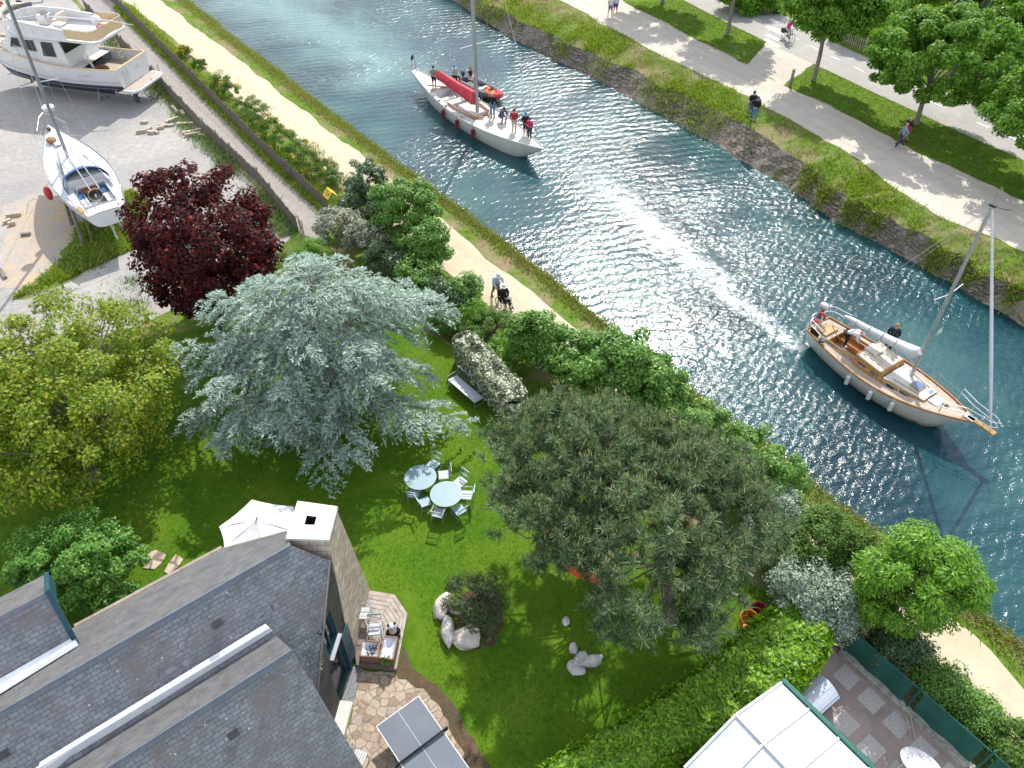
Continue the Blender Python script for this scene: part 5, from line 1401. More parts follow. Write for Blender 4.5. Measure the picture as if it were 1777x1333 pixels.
q.tube([p + Vector((0, 0, .03 * math.sin(k * 2))) for k, p in enumerate(pts)], [.07, .12, .17, .23, .30, .17], 10); bc_ = q.build('boom_cover', WCLOTH, b3, smooth='auto')
for f_, r_ in ((.18, .155), (.36, .185), (.54, .22), (.72, .25)):
    c_ = be.lerp(bs, f_); d_ = (bs - be).normalized(); q = MB(); q.tube([c_ - d_ * .02, c_ + d_ * .02], [r_, r_], 12); q.build('sail_tie', cloth_grey, bc_)
q = MB()
for y in (1.12, -1.12): q.tube([(mbase.x - .25, y, 1.0), c_ + Vector((-.1, y * .88, .05)), mtop], .006, 4)
q.tube([(0.0, 0, 1.1), mtop], .009, 4); q.tube([be, mtop], .007, 4)
for y in (1.05, -1.05):
    for dx in (-.9, .5): q.tube([(mbase.x + dx, y, 1.0), c_], .008, 4)
q.build('rigging', STEEL, b3)
# outboard on the stern rail with its red cowl, horseshoe buoy
ob = Vector((-.12, .30, 1.75)); q = MB(); q.ball(ob + Vector((0, 0, .16)), (.24, .17, .16), 12, 8); ob_ = q.build('outboard', mat('outboard_white', [(.5, .52, .55), (.62, .64, .66)], 4, .4), b3, smooth=True)
q = MB(); q.box(ob + Vector((-.05, .03, .0)), (.38, .26, .06)); q.build('red_cowl_band', REDP, ob_, bevel=.02)
q = MB(); q.tube([ob, ob + Vector((-.05, 0, -.6))], .05, 8); q.box(ob + Vector((-.12, 0, -.62)), (.3, .06, .05)); q.build('outboard_leg', BLACK, ob_)
q = MB(); q.tube([(.1 + .16 * math.cos(t), -.02 + .0, 1.55 + .18 * math.sin(t)) for t in np.linspace(-.6, 3.8, 12)], .06, 8); q.tube([(.12, -.3, 1.4), (.1, -.55, 1.45)], .09, 8); q.build('horseshoe_buoy', REDP, b3, smooth='auto')
for px, py in ((1471, 648), (1513, 673), (1554, 692)):
    x = loc(G3(px, py, .2)).x; y, z = half_b(r3_, x); fender(b3, x, -(y + .08), z - .42, WHITE, .10, .42)
q = MB(); q.box((.45, -.75, 1.13), (.5, .04, .3)); q.cyl((1.05, -.95, 1.12), (1.05, -.95, 1.2), .17, n=14); q.build('coiled_gear', BLACK, b3)
q = MB(); q.tube([(1.35, 0, .98), (.75, .05, 1.35)], .022, 6); q.build('tiller', VARN, b3)
for k, (dz, c_m) in enumerate([(2.05, WCLOTH), (2.45, mat('grey_pennant', [(.35, .36, .4), (.5, .5, .55)], 6, .8))]):
    p = mbase + Vector((-.2, 1.0, dz)); q = MB(); q.add([p, p + Vector((-.02, .35, .02)), p + Vector((.03, .35, -.26)), p + Vector((.0, .0, -.28))] if k == 0 else [p, p + Vector((.0, .3, -.05)), p + Vector((.0, .25, -.2))], [(0, 1, 2, 3)] if k == 0 else [(0, 1, 2)]); q.build('courtesy_flag', c_m, b3)

DECKG = mat('cream_grey_deck', [(.40, .385, .35), (.52, .50, .46)], 3, .65, .08, 12)
# ---- the long white classic yacht with a red sail cover
S2, E2_ = G(719, 126, .25), G(945, 263, .45)
L2 = math.dist(S2, E2_); h2 = heading(S2, E2_)
b2 = thing('classic_yacht', 'long white classic yacht with red sail cover and crew on deck', 'sailing yacht', (S2[0], S2[1], WZ), h2)
sh2 = lambda t: 1.0 + .35 * (2 * t - .9) ** 2
kl2 = lambda t: -.5 + 1.45 * max(0, (.22 - t) / .22) ** 1.3 + 1.25 * max(0, (t - .80) / .20) ** 1.4
r2_ = hull_rings(L2, 2.85, sh2, kl2, .18, bow_over=1.0, stern_over=.4, fullness=.52, bowpow=.9, n=24)
q = MB(); open_hull(q, r2_); q.build('hull', CREAMW, b2, smooth='auto')
CK2 = (3.6, 9.2, .82)
q = MB(); deck_strip(q, r2_, .05, -.02, .05, None, None, CK2); q.build('deck', DECKG, b2)
q = MB()
for s in (-1, 1): q.tube([(p[0], p[1], p[2] + .02) for p in sheer_pts(r2_, s, .02)], .03, 5)
q.build('toe_rail', WHITE, b2, smooth='auto')
q = MB(); x0, x1, w = CK2; zf = .45; zd = .98
q.add([(x0, -w, zf), (x1, -w, zf), (x1, w, zf), (x0, w, zf)], [(0, 1, 2, 3)], 1)
for (a, b) in (((x0, -w), (x1, -w)), ((x1, -w), (x1, w)), ((x1, w), (x0, w)), ((x0, w), (x0, -w))):
    q.add([(a[0], a[1], zf), (b[0], b[1], zf), (b[0], b[1], zd + .06), (a[0], a[1], zd + .06)], [(0, 1, 2, 3)], 0)
q.build('cockpit', [WHITE, DECKG], b2)
q = MB()
for s in (-1, 1):
    q.tube([(5.9, s * .86, 1.12), (7.6, s * .88, 1.12), (8.9, s * .72, 1.14), (9.45, s * .2, 1.16)], .075, 6)
q.build('varnished_coaming', VARN, b2, smooth='auto')
q = MB(); q.box((7.7, 0, .98), (2.0, 1.1, .36)); q.build('coachroof', DECKG, b2, bevel=.06)
q = MB(); q.box((5.6, 0, .75), (.7, 1.5, .3)); q.box((4.6, 0, .62), (.5, 1.4, .28)); q.build('cockpit_bench', DECKG, b2, bevel=.03)
q = MB(); q.tube([(3.0, -.7, 1.35), (3.7, .6, 1.1)], .045, 6); q.tube([(3.5, -.75, 1.1), (3.5, .75, 1.1)], .04, 6); q.build('tiller_bar', VARN, b2)
for x, y in ((4.3, -1.0), (5.2, -1.12), (6.2, -1.2), (4.3, 1.0), (5.4, 1.1), (6.8, 1.2), (8.3, -1.2)):
    q = MB(); q.cyl((x, y, 1.0), (x, y, 1.14), .10, .075, 12); q.cyl((x, y, 1.14), (x, y, 1.2), .08, .1, 12); q.build('winch', STEEL, b2, smooth='auto')
q = MB(); 
for k in range(3): q.box((10.6 + k * 1.1, 0, 1.02 + .012 * k), (.5, .5, .05))
q.build('deck_hatch', WHITE, b2, bevel=.015)
loc2 = lambda p: Matrix.Rotation(-h2, 3, 'Z') @ (Vector(p) - Vector((S2[0], S2[1], WZ)))
m2b = loc2(G3(853, 187, .25)); m2b = Vector((m2b.x, 0, 1.0)); m2t = m2b + Vector((-.35, 0, 17.5))
q = MB(); q.tube([m2b - Vector((0, 0, .3)), m2b.lerp(m2t, .4), m2t], [.13, .115, .08], 12); q.build('mast', ALU, b2, smooth='auto')
c_ = m2b.lerp(m2t, .268)
q = MB(); q.tube([c_ + Vector((.05, 1.15, .0)), c_, c_ + Vector((.05, -1.15, 0))], .035, 6); q.build('spreader', ALU, b2)
q = MB()
for y in (1.35, -1.35): q.tube([(m2b.x - .2, y * .98, 1.0), c_ + Vector((.05, y * .85, 0)), m2t], .007, 4)
q.tube([(L2 - .3, 0, 1.3), m2t.lerp(m2b, .1)], .010, 4); q.tube([(.3, 0, 1.3), m2t], .010, 4)
for y in (1.3, -1.3):
    for dx in (-1.3, .8): q.tube([(m2b.x + dx, y, 1.0), c_], .009, 4)
    q.tube([(3.0, y * .7, 1.05), m2t.lerp(m2b, .3)], .008, 4)
q.build('rigging', STEEL, b2)
bo0 = loc2(G3(757, 128, 2.0)); bo1 = m2b + Vector((-.12, 0, .95)); 
q = MB(); pts = [bo0, bo0.lerp(bo1, .04), bo0.lerp(bo1, .3), bo0.lerp(bo1, .6), bo0.lerp(bo1, .9), bo1 + Vector((0, 0, .1))]
rr_ = [.12, .26, .30, .34, .44, .38]
q.loft([[p + Vector((0, rr_[k] * .62 * math.cos(t), rr_[k] * 1.25 * math.sin(t) + .02 * math.sin(5 * t + k))) for t in np.linspace(0, 2 * math.pi, 12, endpoint=False)] for k, p in enumerate(pts)])
q.build('sail_cover', REDC, b2, smooth='auto')
for px, py in ((776, 190), (799, 208), (829, 224)):
    x = loc2(G3(px, py, -.1)).x; y, z = half_b(r2_, x); fender(b2, x, -(y + .1), z - .5, DRED, .13, .6)
q = MB(); q.tube([(10.0, -1.25, 1.0), (10.0, -1.25, 1.6)], .015, 5); q.tube([(10.0, -1.25, 1.6), (11.2, -1.1, 1.25)], .006, 4); q.tube([(L2 - 1.3, -.35, 1.25), (L2 - 3.6, -.9, 1.1)], .02, 5); q.build('stanchion', STEEL, b2)
# ensign on its staff
q = MB(); q.tube([(.35, 0, 1.25), (.1, 0, 2.65)], .022, 6); q.build('flag_staff', VARN, b2)
q = MB(); fl = [(mat('flag_navy', [(.01, .012, .05), (.02, .02, .08)], 5, .8)), WCLOTH, REDC]
top = Vector((.1, 0, 2.55))
for k in range(3):
    for i in range(4):
        def P_(u, v): return top + Vector((-.10 - .16 * u - .30 * v * (1 - .5 * u), .07 * math.sin(5 * u + 3 * v), -1.25 * u * .9 - .25 * v - .05))
        u0, u1, v0, v1 = k / 3, (k + 1) / 3, i / 4, (i + 1) / 4
        q.add([P_(u0, v0), P_(u1, v0), P_(u1, v1), P_(u0, v1)], [(0, 1, 2, 3)], [0, 1, 2][k])
q.build('ensign', fl, b2)

# ---- grey inflatable alongside
di0, di1 = G(806, 136, -.35), G(867, 167, -.35)
hd = heading(di0, di1); Ld = math.dist(di0, di1) * .98
rib = thing('inflatable_boat', 'grey inflatable boat with red ends carrying lifejackets beside the yacht', 'inflatable boat', (di0[0], di0[1], WZ), hd)
M_rib = mat('grey_hypalon', [(.05, .055, .06), (.1, .105, .11)], 4, .6)
q = MB(); q.tube([(0, .62, .38), (Ld * .7, .62, .4), (Ld * .92, .35, .46), (Ld, 0, .5), (Ld * .92, -.35, .46), (Ld * .7, -.62, .4), (0, -.62, .38)], .23, 12); q.build('tube', M_rib, rib, smooth='auto')
q = MB(); q.tube([(Ld * .86, .44, .44), (Ld * .95, .27, .47), (Ld + .02, 0, .5), (Ld * .95, -.27, .47), (Ld * .86, -.44, .44)], .242, 12); q.tube([(-.1, .62, .38), (.3, .62, .38)], .242, 12); q.tube([(-.1, -.62, .38), (.3, -.62, .38)], .242, 12); q.build('red_end', REDC, rib, smooth='auto')
q = MB(); q.box((Ld * .45, 0, .26), (Ld * .85, 1.0, .06)); q.box((.1, 0, .42), (.06, 1.0, .4)); q.build('floor', M_rib, rib)
q = MB(); q.box((Ld * .55, 0, .5), (.3, .95, .05)); q.build('thwart', DECKW, rib, bevel=.01)
for k, (x, y) in enumerate([(.62, .2), (.72, -.22), (.82, .05)]):
    q = MB(); q.ball((Ld * x, y, .48), (.28, .2, .14), 10, 7); q.box((Ld * x, y, .6), (.1, .3, .08)); o = q.build('lifejacket', ORANGE, None, smooth='auto')
    o.matrix_world = Matrix.Translation((di0[0], di0[1], WZ)) @ Matrix.Rotation(hd, 4, 'Z'); tag(o, ['orange lifejacket nearest the stern in the grey inflatable', 'orange lifejacket at the yacht side of the grey inflatable', 'orange lifejacket nearest the red bow of the inflatable'][k], 'lifejacket', 'lifejackets in the inflatable')
q = MB(); q.ball((-.15, 0, .85), (.22, .16, .2), 10, 7); q.tube([(-.15, 0, .8), (-.2, 0, .1)], .06, 8); q.build('outboard', mat('outboard_black', [(.02, .02, .02), (.05, .05, .05)], 4, .4), rib, smooth='auto')

# ---- white flybridge motor yacht ashore
Sy = G(232, 122, 2.1); hy = math.atan2(.25, -.968)
my = thing('motor_yacht', 'white flybridge motor yacht propped ashore in the gravel yard', 'motor yacht', (Sy[0], Sy[1], 0), hy)
Ly = 12.6
shy = lambda t: 2.75 - .12 * math.sin(math.pi * min(t * 1.6, 1)) + 1.15 * max(0, t - .3) ** 1.5
kly = lambda t: .95 - .1 * math.sin(math.pi * t) + 1.6 * max(0, (t - .84) / .16) ** 1.6
ry_ = hull_rings(Ly, 4.0, shy, kly, .90, bow_over=1.3, p=.34, fullness=.35, bowpow=.75)
q = MB(); open_hull(q, ry_); q.build('hull', WHITE, my, smooth='auto')
q = MB()
for f_, r_ in ((3, .035), (5, .02)):
    for s2 in (1, -1): q.tube([(r[f_][0], s2 * (r[f_][1] + .01), r[f_][2]) for r in ry_], r_, 6)
q.build('rubbing_strake', mat('strake_grey', [(.35, .35, .36), (.45, .45, .46)], 5, .5), my, smooth='auto')
q = MB()
for k_ in range(11): q.box((2.2 + k_ * .17, 1.93, 2.22), (.12, .02, .07))
q.build('hull_lettering', mat('faded_lettering', [(.42, .42, .44), (.5, .5, .52)], 5, .6), my)
# dark boot-top below the waterline
q = MB(); rb_ = [[(x, y * 1.012, z - .01) for (x, y, z) in r[4:-4]] for r in ry_]; q.loft(rb_, closed=False, cap=False); q.build('antifouling', ANTIF, my, smooth='auto')
q = MB(); deck_strip(q, ry_, .08, -.12, .03, 2.9, None); q.build('deck', DECKW, my)
q = MB()
for s in (-1, 1): q.tube([(p[0], p[1], p[2] + .01) for p in sheer_pts(ry_, s, .05)], .06, 6)
a = ry_[0][0]; q.tube([(a[0] + .04, a[1] - .05, a[2] + .01), (a[0] + .04, -a[1] + .05, a[2] + .01)], .06, 6); q.build('cap_rail', TAN, my, smooth='auto')
q = MB(); q.add([(.12, -1.7, 1.95), (3.0, -1.75, 1.95), (3.0, 1.75, 1.95), (.12, 1.7, 1.95)], [(0, 1, 2, 3)], 1)
for (a, b) in (((.12, -1.7), (3.0, -1.75)), ((3.0, 1.75), (.12, 1.7)), ((.12, 1.7), (.12, -1.7))): q.add([(a[0], a[1], 1.95), (b[0], b[1], 1.95), (b[0], b[1], 2.72), (a[0], a[1], 2.72)], [(0, 1, 2, 3)], 0)
q.build('cockpit', [WHITE, TEAK], my)
q = MB(); q.prism([(0, 1.8), (-.9, 1.75), (-1.15, 1.3), (-1.15, -1.3), (-.9, -1.75), (0, -1.8)], 1.22, 1.40); q.build('swim_platform', WHITE, my, bevel=.03)
q = MB(); q.prism([(-.03, 1.6), (-.85, 1.55), (-1.02, 1.2), (-1.02, -1.2), (-.85, -1.55), (-.03, -1.6)], 1.40, 1.42); q.build('platform_teak', TEAK, my)
q = MB(); q.tube([(-.9, -.3, 1.42), (-1.1, -.3, 1.6), (-1.1, -1.3, 1.6), (-.85, -1.65, 1.42)], .02, 6); q.build('platform_rail', STEEL, my)
q = MB(); q.box((-.012, .9, 2.05), (.03, .6, .95)); q.build('transom_door', DECKW, my, bevel=.02)
q = MB()
for y in (-.3, -.62): q.box((-.02, y, 2.2), (.03, .24, .18))
q.build('transom_vent', WCLOTH, my, bevel=.02)
# saloon
q = MB(); zb, zt_ = 2.55, 4.35
A0_ = [(2.7, 1.55, zb), (3.2, 1.5, zt_), (8.4, 1.35, zt_), (9.7, 1.15, 3.2)]
A = [(3.7, 1.62), (8.6, 1.6), (10.2, .95)]; T = [(4.1, 1.5), (7.9, 1.45), (8.5, .95)]
ringb = [(x, y, zb) for x, y in A] + [(x, -y, zb) for x, y in A[::-1]]; ringt = [(x, y, zt_) for x, y in T] + [(x, -y, zt_) for x, y in T[::-1]]
q.loft([ringb, ringt]); q.build('saloon', WHITE, my)
def side_win(x0, x1, z0, z1, s, sk=.12):
    yb = lambda z: 1.62 - (z - zb) / (zt_ - zb) * .13 + .012
    q = MB(); pts = [(x0, s * yb(z0), z0), (x1, s * yb(z0), z0), (x1 - sk, s * yb(z1), z1), (x0 + .02, s * yb(z1), z1)]
    q.add(pts + [(p[0], p[1] - s * .05, p[2]) for p in pts], [(0, 1, 2, 3), (7, 6, 5, 4), (0, 4, 5, 1), (1, 5, 6, 2), (2, 6, 7, 3), (3, 7, 4, 0)]); o = q.build('window', GLASS, my)
    q = MB()
    for a, b in zip(pts, pts[1:] + pts[:1]): q.tube([a, b], .022, 5)
    q.build('frame', STEEL, o)
for s in (-1, 1):
    side_win(4.55, 5.65, 3.15, 4.12, s); side_win(6.05, 6.95, 3.4, 4.15, s); side_win(7.25, 8.15, 3.55, 4.2, s, .3)
q = MB(); q.add([(3.66, -1.5, 2.0), (3.66, 1.5, 2.0), (4.02, 1.42, 4.2), (4.02, -1.42, 4.2)], [(0, 1, 2, 3)]); q.build('saloon_door', GLASS, my)
q = MB(); q.box((2.9, .55, 2.55), (.05, .6, .95), (0, .2, .6)); q.build('open_door_panel', DECKW, my, bevel=.02)
q = MB(); q.ball((2.1, .6, 2.2), (.55, .45, .28), 12, 8); q.build('cockpit_cover', mat('brown_cover', [(.1, .03, .02), (.18, .06, .04)], 5, .7), my, smooth=True)
# ladder to the flybridge
q = MB()
for y in (-1.0, -1.4): q.tube([(1.5, y, 1.95), (2.0, y, 4.3)], .025, 6)
for k in range(7): q.tube([(1.5 + .5 * k / 7, -1.0, 2.1 + k * .34), (1.5 + .5 * k / 7, -1.4, 2.1 + k * .34)], .02, 5)
q.build('ladder', PALETIM, my)
# flybridge deck and coaming
fb_o = [(.75, 1.45), (1.1, 1.75), (5.5, 1.75), (7.6, 1.5), (8.5, .9), (8.8, 0)]; full = fb_o + [(x, -y) for x, y in fb_o[-2::-1]]
q = MB(); q.prism(full, 4.35, 4.52); q.build('flybridge_deck', WHITE, my, bevel=.03)
co = [(3.1, 1.72), (5.5, 1.72), (7.4, 1.48), (8.2, .9), (8.5, 0)]; cofull = co + [(x, -y) for x, y in co[-2::-1]]
q = MB(); hs = [.62, .78, .85, .85, .85, .85, .85, .78, .62]
for (a, ha), (b, hb) in zip(list(zip(cofull, hs))[:-1], list(zip(cofull, hs))[1:]):
    ia, ib = (a[0] * .93 + .35, a[1] * .9), (b[0] * .93 + .35, b[1] * .9)
    q.add([(a[0], a[1], 4.5), (b[0], b[1], 4.5), (b[0] - .1, b[1] * .97, 4.5 + hb), (a[0] - .1, a[1] * .97, 4.5 + ha), (ia[0], ia[1], 4.5 + ha), (ib[0], ib[1], 4.5 + hb), (ia[0], ia[1], 4.53), (ib[0], ib[1], 4.53)], [(0, 1, 2, 3), (3, 2, 5, 4), (4, 5, 7, 6)])
q.build('flybridge_coaming', WHITE, my)
q = MB()
for (a, b) in (((1.15, 1.72), (3.1, 1.72)), ((.85, 1.45), (.85, -1.45)), ((1.15, -1.72), (3.1, -1.72)), ((.85, 1.45), (1.15, 1.72)), ((.85, -1.45), (1.15, -1.72))):
    q.add([(a[0], a[1], 4.58), (b[0], b[1], 4.58), (b[0], b[1], 5.2), (a[0], a[1], 5.2)], [(0, 1, 2, 3)])
q.build('rail_cloth', TAN, my)
q = MB(); q.tube([(3.1, 1.72, 5.25), (1.15, 1.72, 5.25), (.85, 1.45, 5.25), (.85, -1.45, 5.25), (1.15, -1.72, 5.25), (3.1, -1.72, 5.25)], .025, 6); q.build('fly_rail', STEEL, my)
q = MB(); q.box((6.4, -.55, 4.85), (.7, .8, .65)); cn_ = q.build('helm_console', WHITE, my, bevel=.06)
q = MB(); q.box((6.25, -.55, 5.22), (.5, .55, .05), (0, -.5, 0)); q.build('screen', GLASS, cn_, bevel=.01)
q = MB(); q.tube([(5.95 + .0, -.55 + .2 * math.cos(t), 5.0 + .2 * math.sin(t)) for t in np.linspace(0, 2 * math.pi, 14, endpoint=False)], .018, 5, closed=True); q.build('wheel', STEEL, cn_)
q = MB(); q.box((5.2, -.55, 4.8), (.5, 1.0, .5)); q.box((4.98, -.55, 5.15), (.12, 1.0, .5)); q.box((6.9, .75, 4.8), (1.6, .5, .45)); q.box((5.1, 1.25, 4.8), (2.2, .45, .45)); q.build('cushioned_seat', BEIGEC, my, bevel=.05)
q = MB(); q.box((4.6, .3, 4.95), (.9, .7, .06)); q.box((4.6, .3, 4.72), (.2, .2, .4)); q.build('fly_table', WHITE, my, bevel=.02)
q = MB(); q.box((2.2, .5, 4.68), (.9, .9, .3)); q.build('stowed_box', WHITE, my, bevel=.04)
q = MB(); q.tube([(8.35, 1.35, 5.3), (8.7, .7, 5.5), (8.8, 0, 5.55), (8.7, -.7, 5.5), (8.35, -1.35, 5.3)], .2, 8); q.build('folded_bimini', BEIGEC, my, smooth='auto')
q = MB(); n = 12
for k in range(n):
    t0, t1 = R(-75 + 150 * k / n), R(-75 + 150 * (k + 1) / n); f = lambda t, z: (7.55 + .95 * math.cos(t) - .3 * (z - 5.3), 1.38 * math.sin(t), z)
    q.add([f(t0, 5.33), f(t1, 5.33), f(t1, 5.6), f(t0, 5.6)], [(0, 1, 2, 3)])
q.build('windscreen', mat('smoked_screen', [(.12, .11, .13), (.2, .18, .2)], 3, .15), my)
q = MB(); q.tube([(5.4, .2, 5.35), (.6, .1, 5.45), (-.9, -.4, 5.1)], [.05, .05, .015], 8); q.build('davit_boom', WHITE, my, smooth='auto')
q = MB(); q.box((1.05, .62, 5.0), (.3, .35, .5)); q.box((1.05, .25, 4.95), (.25, .3, .45)); q.build('red_lifejackets', REDP, my, bevel=.05)
q = MB(); q.ball((2.3, -.7, 5.1), (.34, .34, .3), 14, 8); q.tube([(2.3, -.7, 4.5), (2.3, -.7, 4.9)], .1, 8); q.build('satellite_dome', WHITE, my, smooth='auto')
q = MB(); q.box((1.7, -1.2, 4.66), (1.2, .8, .25)); q.build('aft_cushion', TAN, my, bevel=.05)
q = MB(); q.box((9.5, .1, 3.35), (1.2, 1.6, .12)); q.build('sun_pad', TAN, my, bevel=.04)
q = MB(); q.box((9.4, .35, 3.47), (.6, .7, .14)); q.build('fore_hatch', DECKW, my, bevel=.03)
q = MB(); pts = sheer_pts(ry_, 1, .12, 0, 9, 18); rail(q, pts, .7, .02, 2); pts = sheer_pts(ry_, -1, .12, 0, 9, 18); rail(q, pts, .7, .02, 2); q.build('bow_rail', STEEL, my)
q = MB(); q.box((-.35, 1.05, .62), (.35, .06, .8)); q.cyl((0, .6, .75), (-.3, .6, .75), .14, .05); q.build('rudder', ANTIF, my)
q = MB(); q.box((5.5, 0, .55), (6.5, .25, .85)); q.build('keel', ANTIF, my, bevel=.06)
q = MB(); q.tube([(.25, 2.0, 1.38), (.2, 1.75, 1.38)], .09, 10); q.build('exhaust', BLACK, my)
# sits on four jack stands, two timber props and keel blocks
def jack(label, px, py, h, lx, ly):
    g = G(px, py, 0); root = thing('jack_stand', label, 'boat stand', (g[0], g[1], 0), random.uniform(0, 1), 'stands under the motor yacht')
    for k in range(3):
        t = k * 2 * math.pi / 3; q = MB(); q.tube([(.38 * math.cos(t), .38 * math.sin(t), .03), (.03 * math.cos(t), .03 * math.sin(t), .42)], .028, 6); q.box((.4 * math.cos(t), .4 * math.sin(t), .02), (.12, .12, .04)); q.build('leg', GALV, root)
    q = MB(); q.tube([(0, 0, .2), (0, 0, h)], .035, 8); q.build('column', GALV, root)
    q = MB(); q.box((0, 0, h), (.22, .22, .04)); q.build('pad', GALV, root)
jack('galvanised jack stand under the yacht beside the middle of its hull', 114, 146, .95, 0, 0)
jack('galvanised jack stand standing clear under the yacht quarter', 176, 173, 1.0, 0, 0)
jack('galvanised jack stand under the yacht stern by its rudder', 228, 170, 1.0, 0, 0)
for k, (p, t_) in enumerate([((35, 123), (34, 100)), ((57, 143), (54, 112))]):
    a = Vector((*G(*p), 0)); b = a + Vector((-.25, .9, 1.7)); q = MB(); q.tube([a, b], [.12, .10], 7); tag(q.build('timber_prop', mat('red_brown_timber', [(.07, .03, .025), (.13, .06, .05)], 6, .8), None), ['red brown timber prop under the yacht bow at the far left', 'stout timber prop under the yacht flank behind the mast'][k], 'prop', 'timber props of the yacht')
def ladder_(label, foot, head, w=.42, n=8, m_=GALV):
    d = (head - foot); s_ = Vector((d.y, -d.x, 0)).normalized() * w / 2; q = MB()
    root = thing('ladder', label, 'ladder', foot)
    for s in (-1, 1):
        q = MB(); q.tube([s_ * s, d + s_ * s], .028, 6); q.build('rail', m_, root)
    for k in range(1, n): q = MB(); p = d * (k / n); q.tube([p - s_, p + s_], .018, 5); q.build('rung', m_, root)
lf = Vector((*G(266, 176), 0)); ladder_('aluminium ladder leaning from the gravel to the swim platform', lf, Vector((*G(238, 130, 1.45), 1.6)))
lf2 = Vector((*G(279, 141), 0)); ladder_('short ladder hooked on the outer platform corner above weeds', lf2 + Vector((0, 0, .3)), Vector((*G(268, 113, 1.45), 1.5)), .36, 6)
# a trailer with a red float at the frame's corner
g = G(30, 8, .5); tr = thing('boat_trailer', 'dark boat trailer with red rollers at the top left corner', 'trailer', (g[0], g[1], 0), .3)
q = MB(); q.box((0, 0, .5), (4.2, .12, .12)); q.box((0, 0, .45), (.12, 1.7, .12)); q.box((-1.3, 0, .5), (.1, 1.4, .1)); q.build('frame', GALV, tr, bevel=.01)
for s in (-1, 1):
    q = MB(); q.cyl((0, s * .85, .32), (0, s * .65, .32), .32, n=16); w_ = q.build('wheel', BLACK, tr, bevel=.03); q = MB(); q.cyl((0, s * .87, .32), (0, s * .85, .32), .16, n=12); q.build('rim', GALV, w_)
    q = MB(); q.cyl((-1.3, s * .5, .65), (-1.3, s * .3, .65), .12, n=10); q.build('roller', REDP, tr)
q = MB(); q.tube([(2.1, 0, .5), (2.1, 0, 1.0)], .05, 8); q.build('winch_post', GALV, tr)

# ---- sailing boat propped ashore
S1_, E1_ = G(184, 366, 2.55), G(83, 216, 3.1)
L1 = math.dist(S1_, E1_); hs1 = heading(S1_, E1_)
b1 = thing('propped_sailing_boat', 'white sailing boat with blue spray hood propped on timber posts ashore', 'sailing boat', (S1_[0], S1_[1], 0), hs1)
sh1 = lambda t: 2.55 + .12 * (1 - t) * 0 + .5 * t ** 2
kl1 = lambda t: 1.35 + .55 * max(0, (.3 - t) / .3) ** 1.4 + 1.2 * max(0, (t - .80) / .2) ** 1.4
r1_ = hull_rings(L1, 3.3, sh1, kl1, .60, bow_over=.9, stern_over=-.35, fullness=.40, bowpow=.9, p=.5)
q = MB(); open_hull(q, r1_); q.build('hull', WHITE, b1, smooth='auto')
CK1 = (.75, 3.3, .80)
q = MB(); deck_strip(q, r1_, .04, -.02, .06, None, None, CK1); q.build('deck', WHITE, b1)
q = MB()
for s in (-1, 1): q.tube([(p[0], p[1], p[2] + .02) for p in sheer_pts(r1_, s, .02)], .028, 5)
q.build('toe_rail', ALU, b1, smooth='auto')
q = MB(); x0, x1, w = CK1; zf = 2.05
q.add([(x0, -w, zf), (x1, -w, zf), (x1, w, zf), (x0, w, zf)], [(0, 1, 2, 3)], 1)
for (a, b) in (((x0, -w), (x1, -w)), ((x1, -w), (x1, w)), ((x1, w), (x0, w)), ((x0, w), (x0, -w))): q.add([(a[0], a[1], zf), (b[0], b[1], zf), (b[0], b[1], 2.66), (a[0], a[1], 2.66)], [(0, 1, 2, 3)], 0)
q.build('cockpit', [WHITE, mat('grey_cockpit_sole', [(.2, .2, .2), (.3, .3, .29)], 5, .7)], b1)
for s in (-1, 1):
    q = MB(); q.box((2.0, s * .6, 2.38), (2.3, .38, .06)); o = q.build('cockpit_bench', WHITE, b1, bevel=.02)
    q = MB(); q.box((2.65, s * .6, 2.43), (.9, .34, .05)); q.build('cushion', BLUEC, o, bevel=.015)
q = MB(); cabin(q, 3.2, 8.2, 1.05, .45, 2.5, 3.05, 3.0, 0, 0, .12, .05, .5); q.build('coachroof', WHITE, b1)
for s in (-1, 1):
    q = MB(); q.add([(3.9, s * 1.0, 2.72), (6.6, s * .74, 2.76), (6.4, s * .70, 2.92), (4.0, s * .95, 2.92)], [(0, 1, 2, 3)]); q.add([(3.9, s * 1.01, 2.72), (6.6, s * .75, 2.76), (6.4, s * .71, 2.92), (4.0, s * .96, 2.92)], [(0, 1, 2, 3)]); q.build('cabin_window', GLASS, b1)
# spray hood: a blue hoop round the companionway
q = MB(); n = 14; rows_ = []
for (x, hh, ww) in ((4.25, .30, 1.02), (4.05, .56, 1.08), (3.7, .74, 1.14), (3.35, .80, 1.18), (2.5, .40, 1.10)):
    rows_.append([(x - .35 * (1 - math.sin(t)) , ww * math.cos(t), 2.72 + hh * math.sin(t) ** .7 if math.sin(t) > 0 else 2.72) for t in np.linspace(.001, math.pi - .001, n)])
q.loft(rows_[:4], closed=False, cap=False); q.build('spray_hood', BLUEC, b1, smooth=True)
q = MB()
for s in (-1, 1): q.add([(3.35, s * 1.19, 2.68), (2.3, s * 1.14, 2.64), (2.3, s * 1.14, 2.86), (3.35, s * 1.16, 3.12)], [(0, 1, 2, 3)])
q.build('side_dodger', BLUEC, b1)
q = MB(); q.add([(3.25, -.45, 2.1), (3.25, .45, 2.1), (3.32, .42, 2.95), (3.32, -.42, 2.95)], [(0, 1, 2, 3)]); q.box((2.9, 0, 2.42), (.75, .7, .04), (0, .35, 0)); q.build('companionway', VARN, b1)
q = MB(); q.box((4.45, 0, 3.08), (.5, .55, .04)); q.build('deck_hatch', mat('smoked_hatch', [(.3, .33, .36), (.42, .45, .48)], 3, .2), b1, bevel=.01)
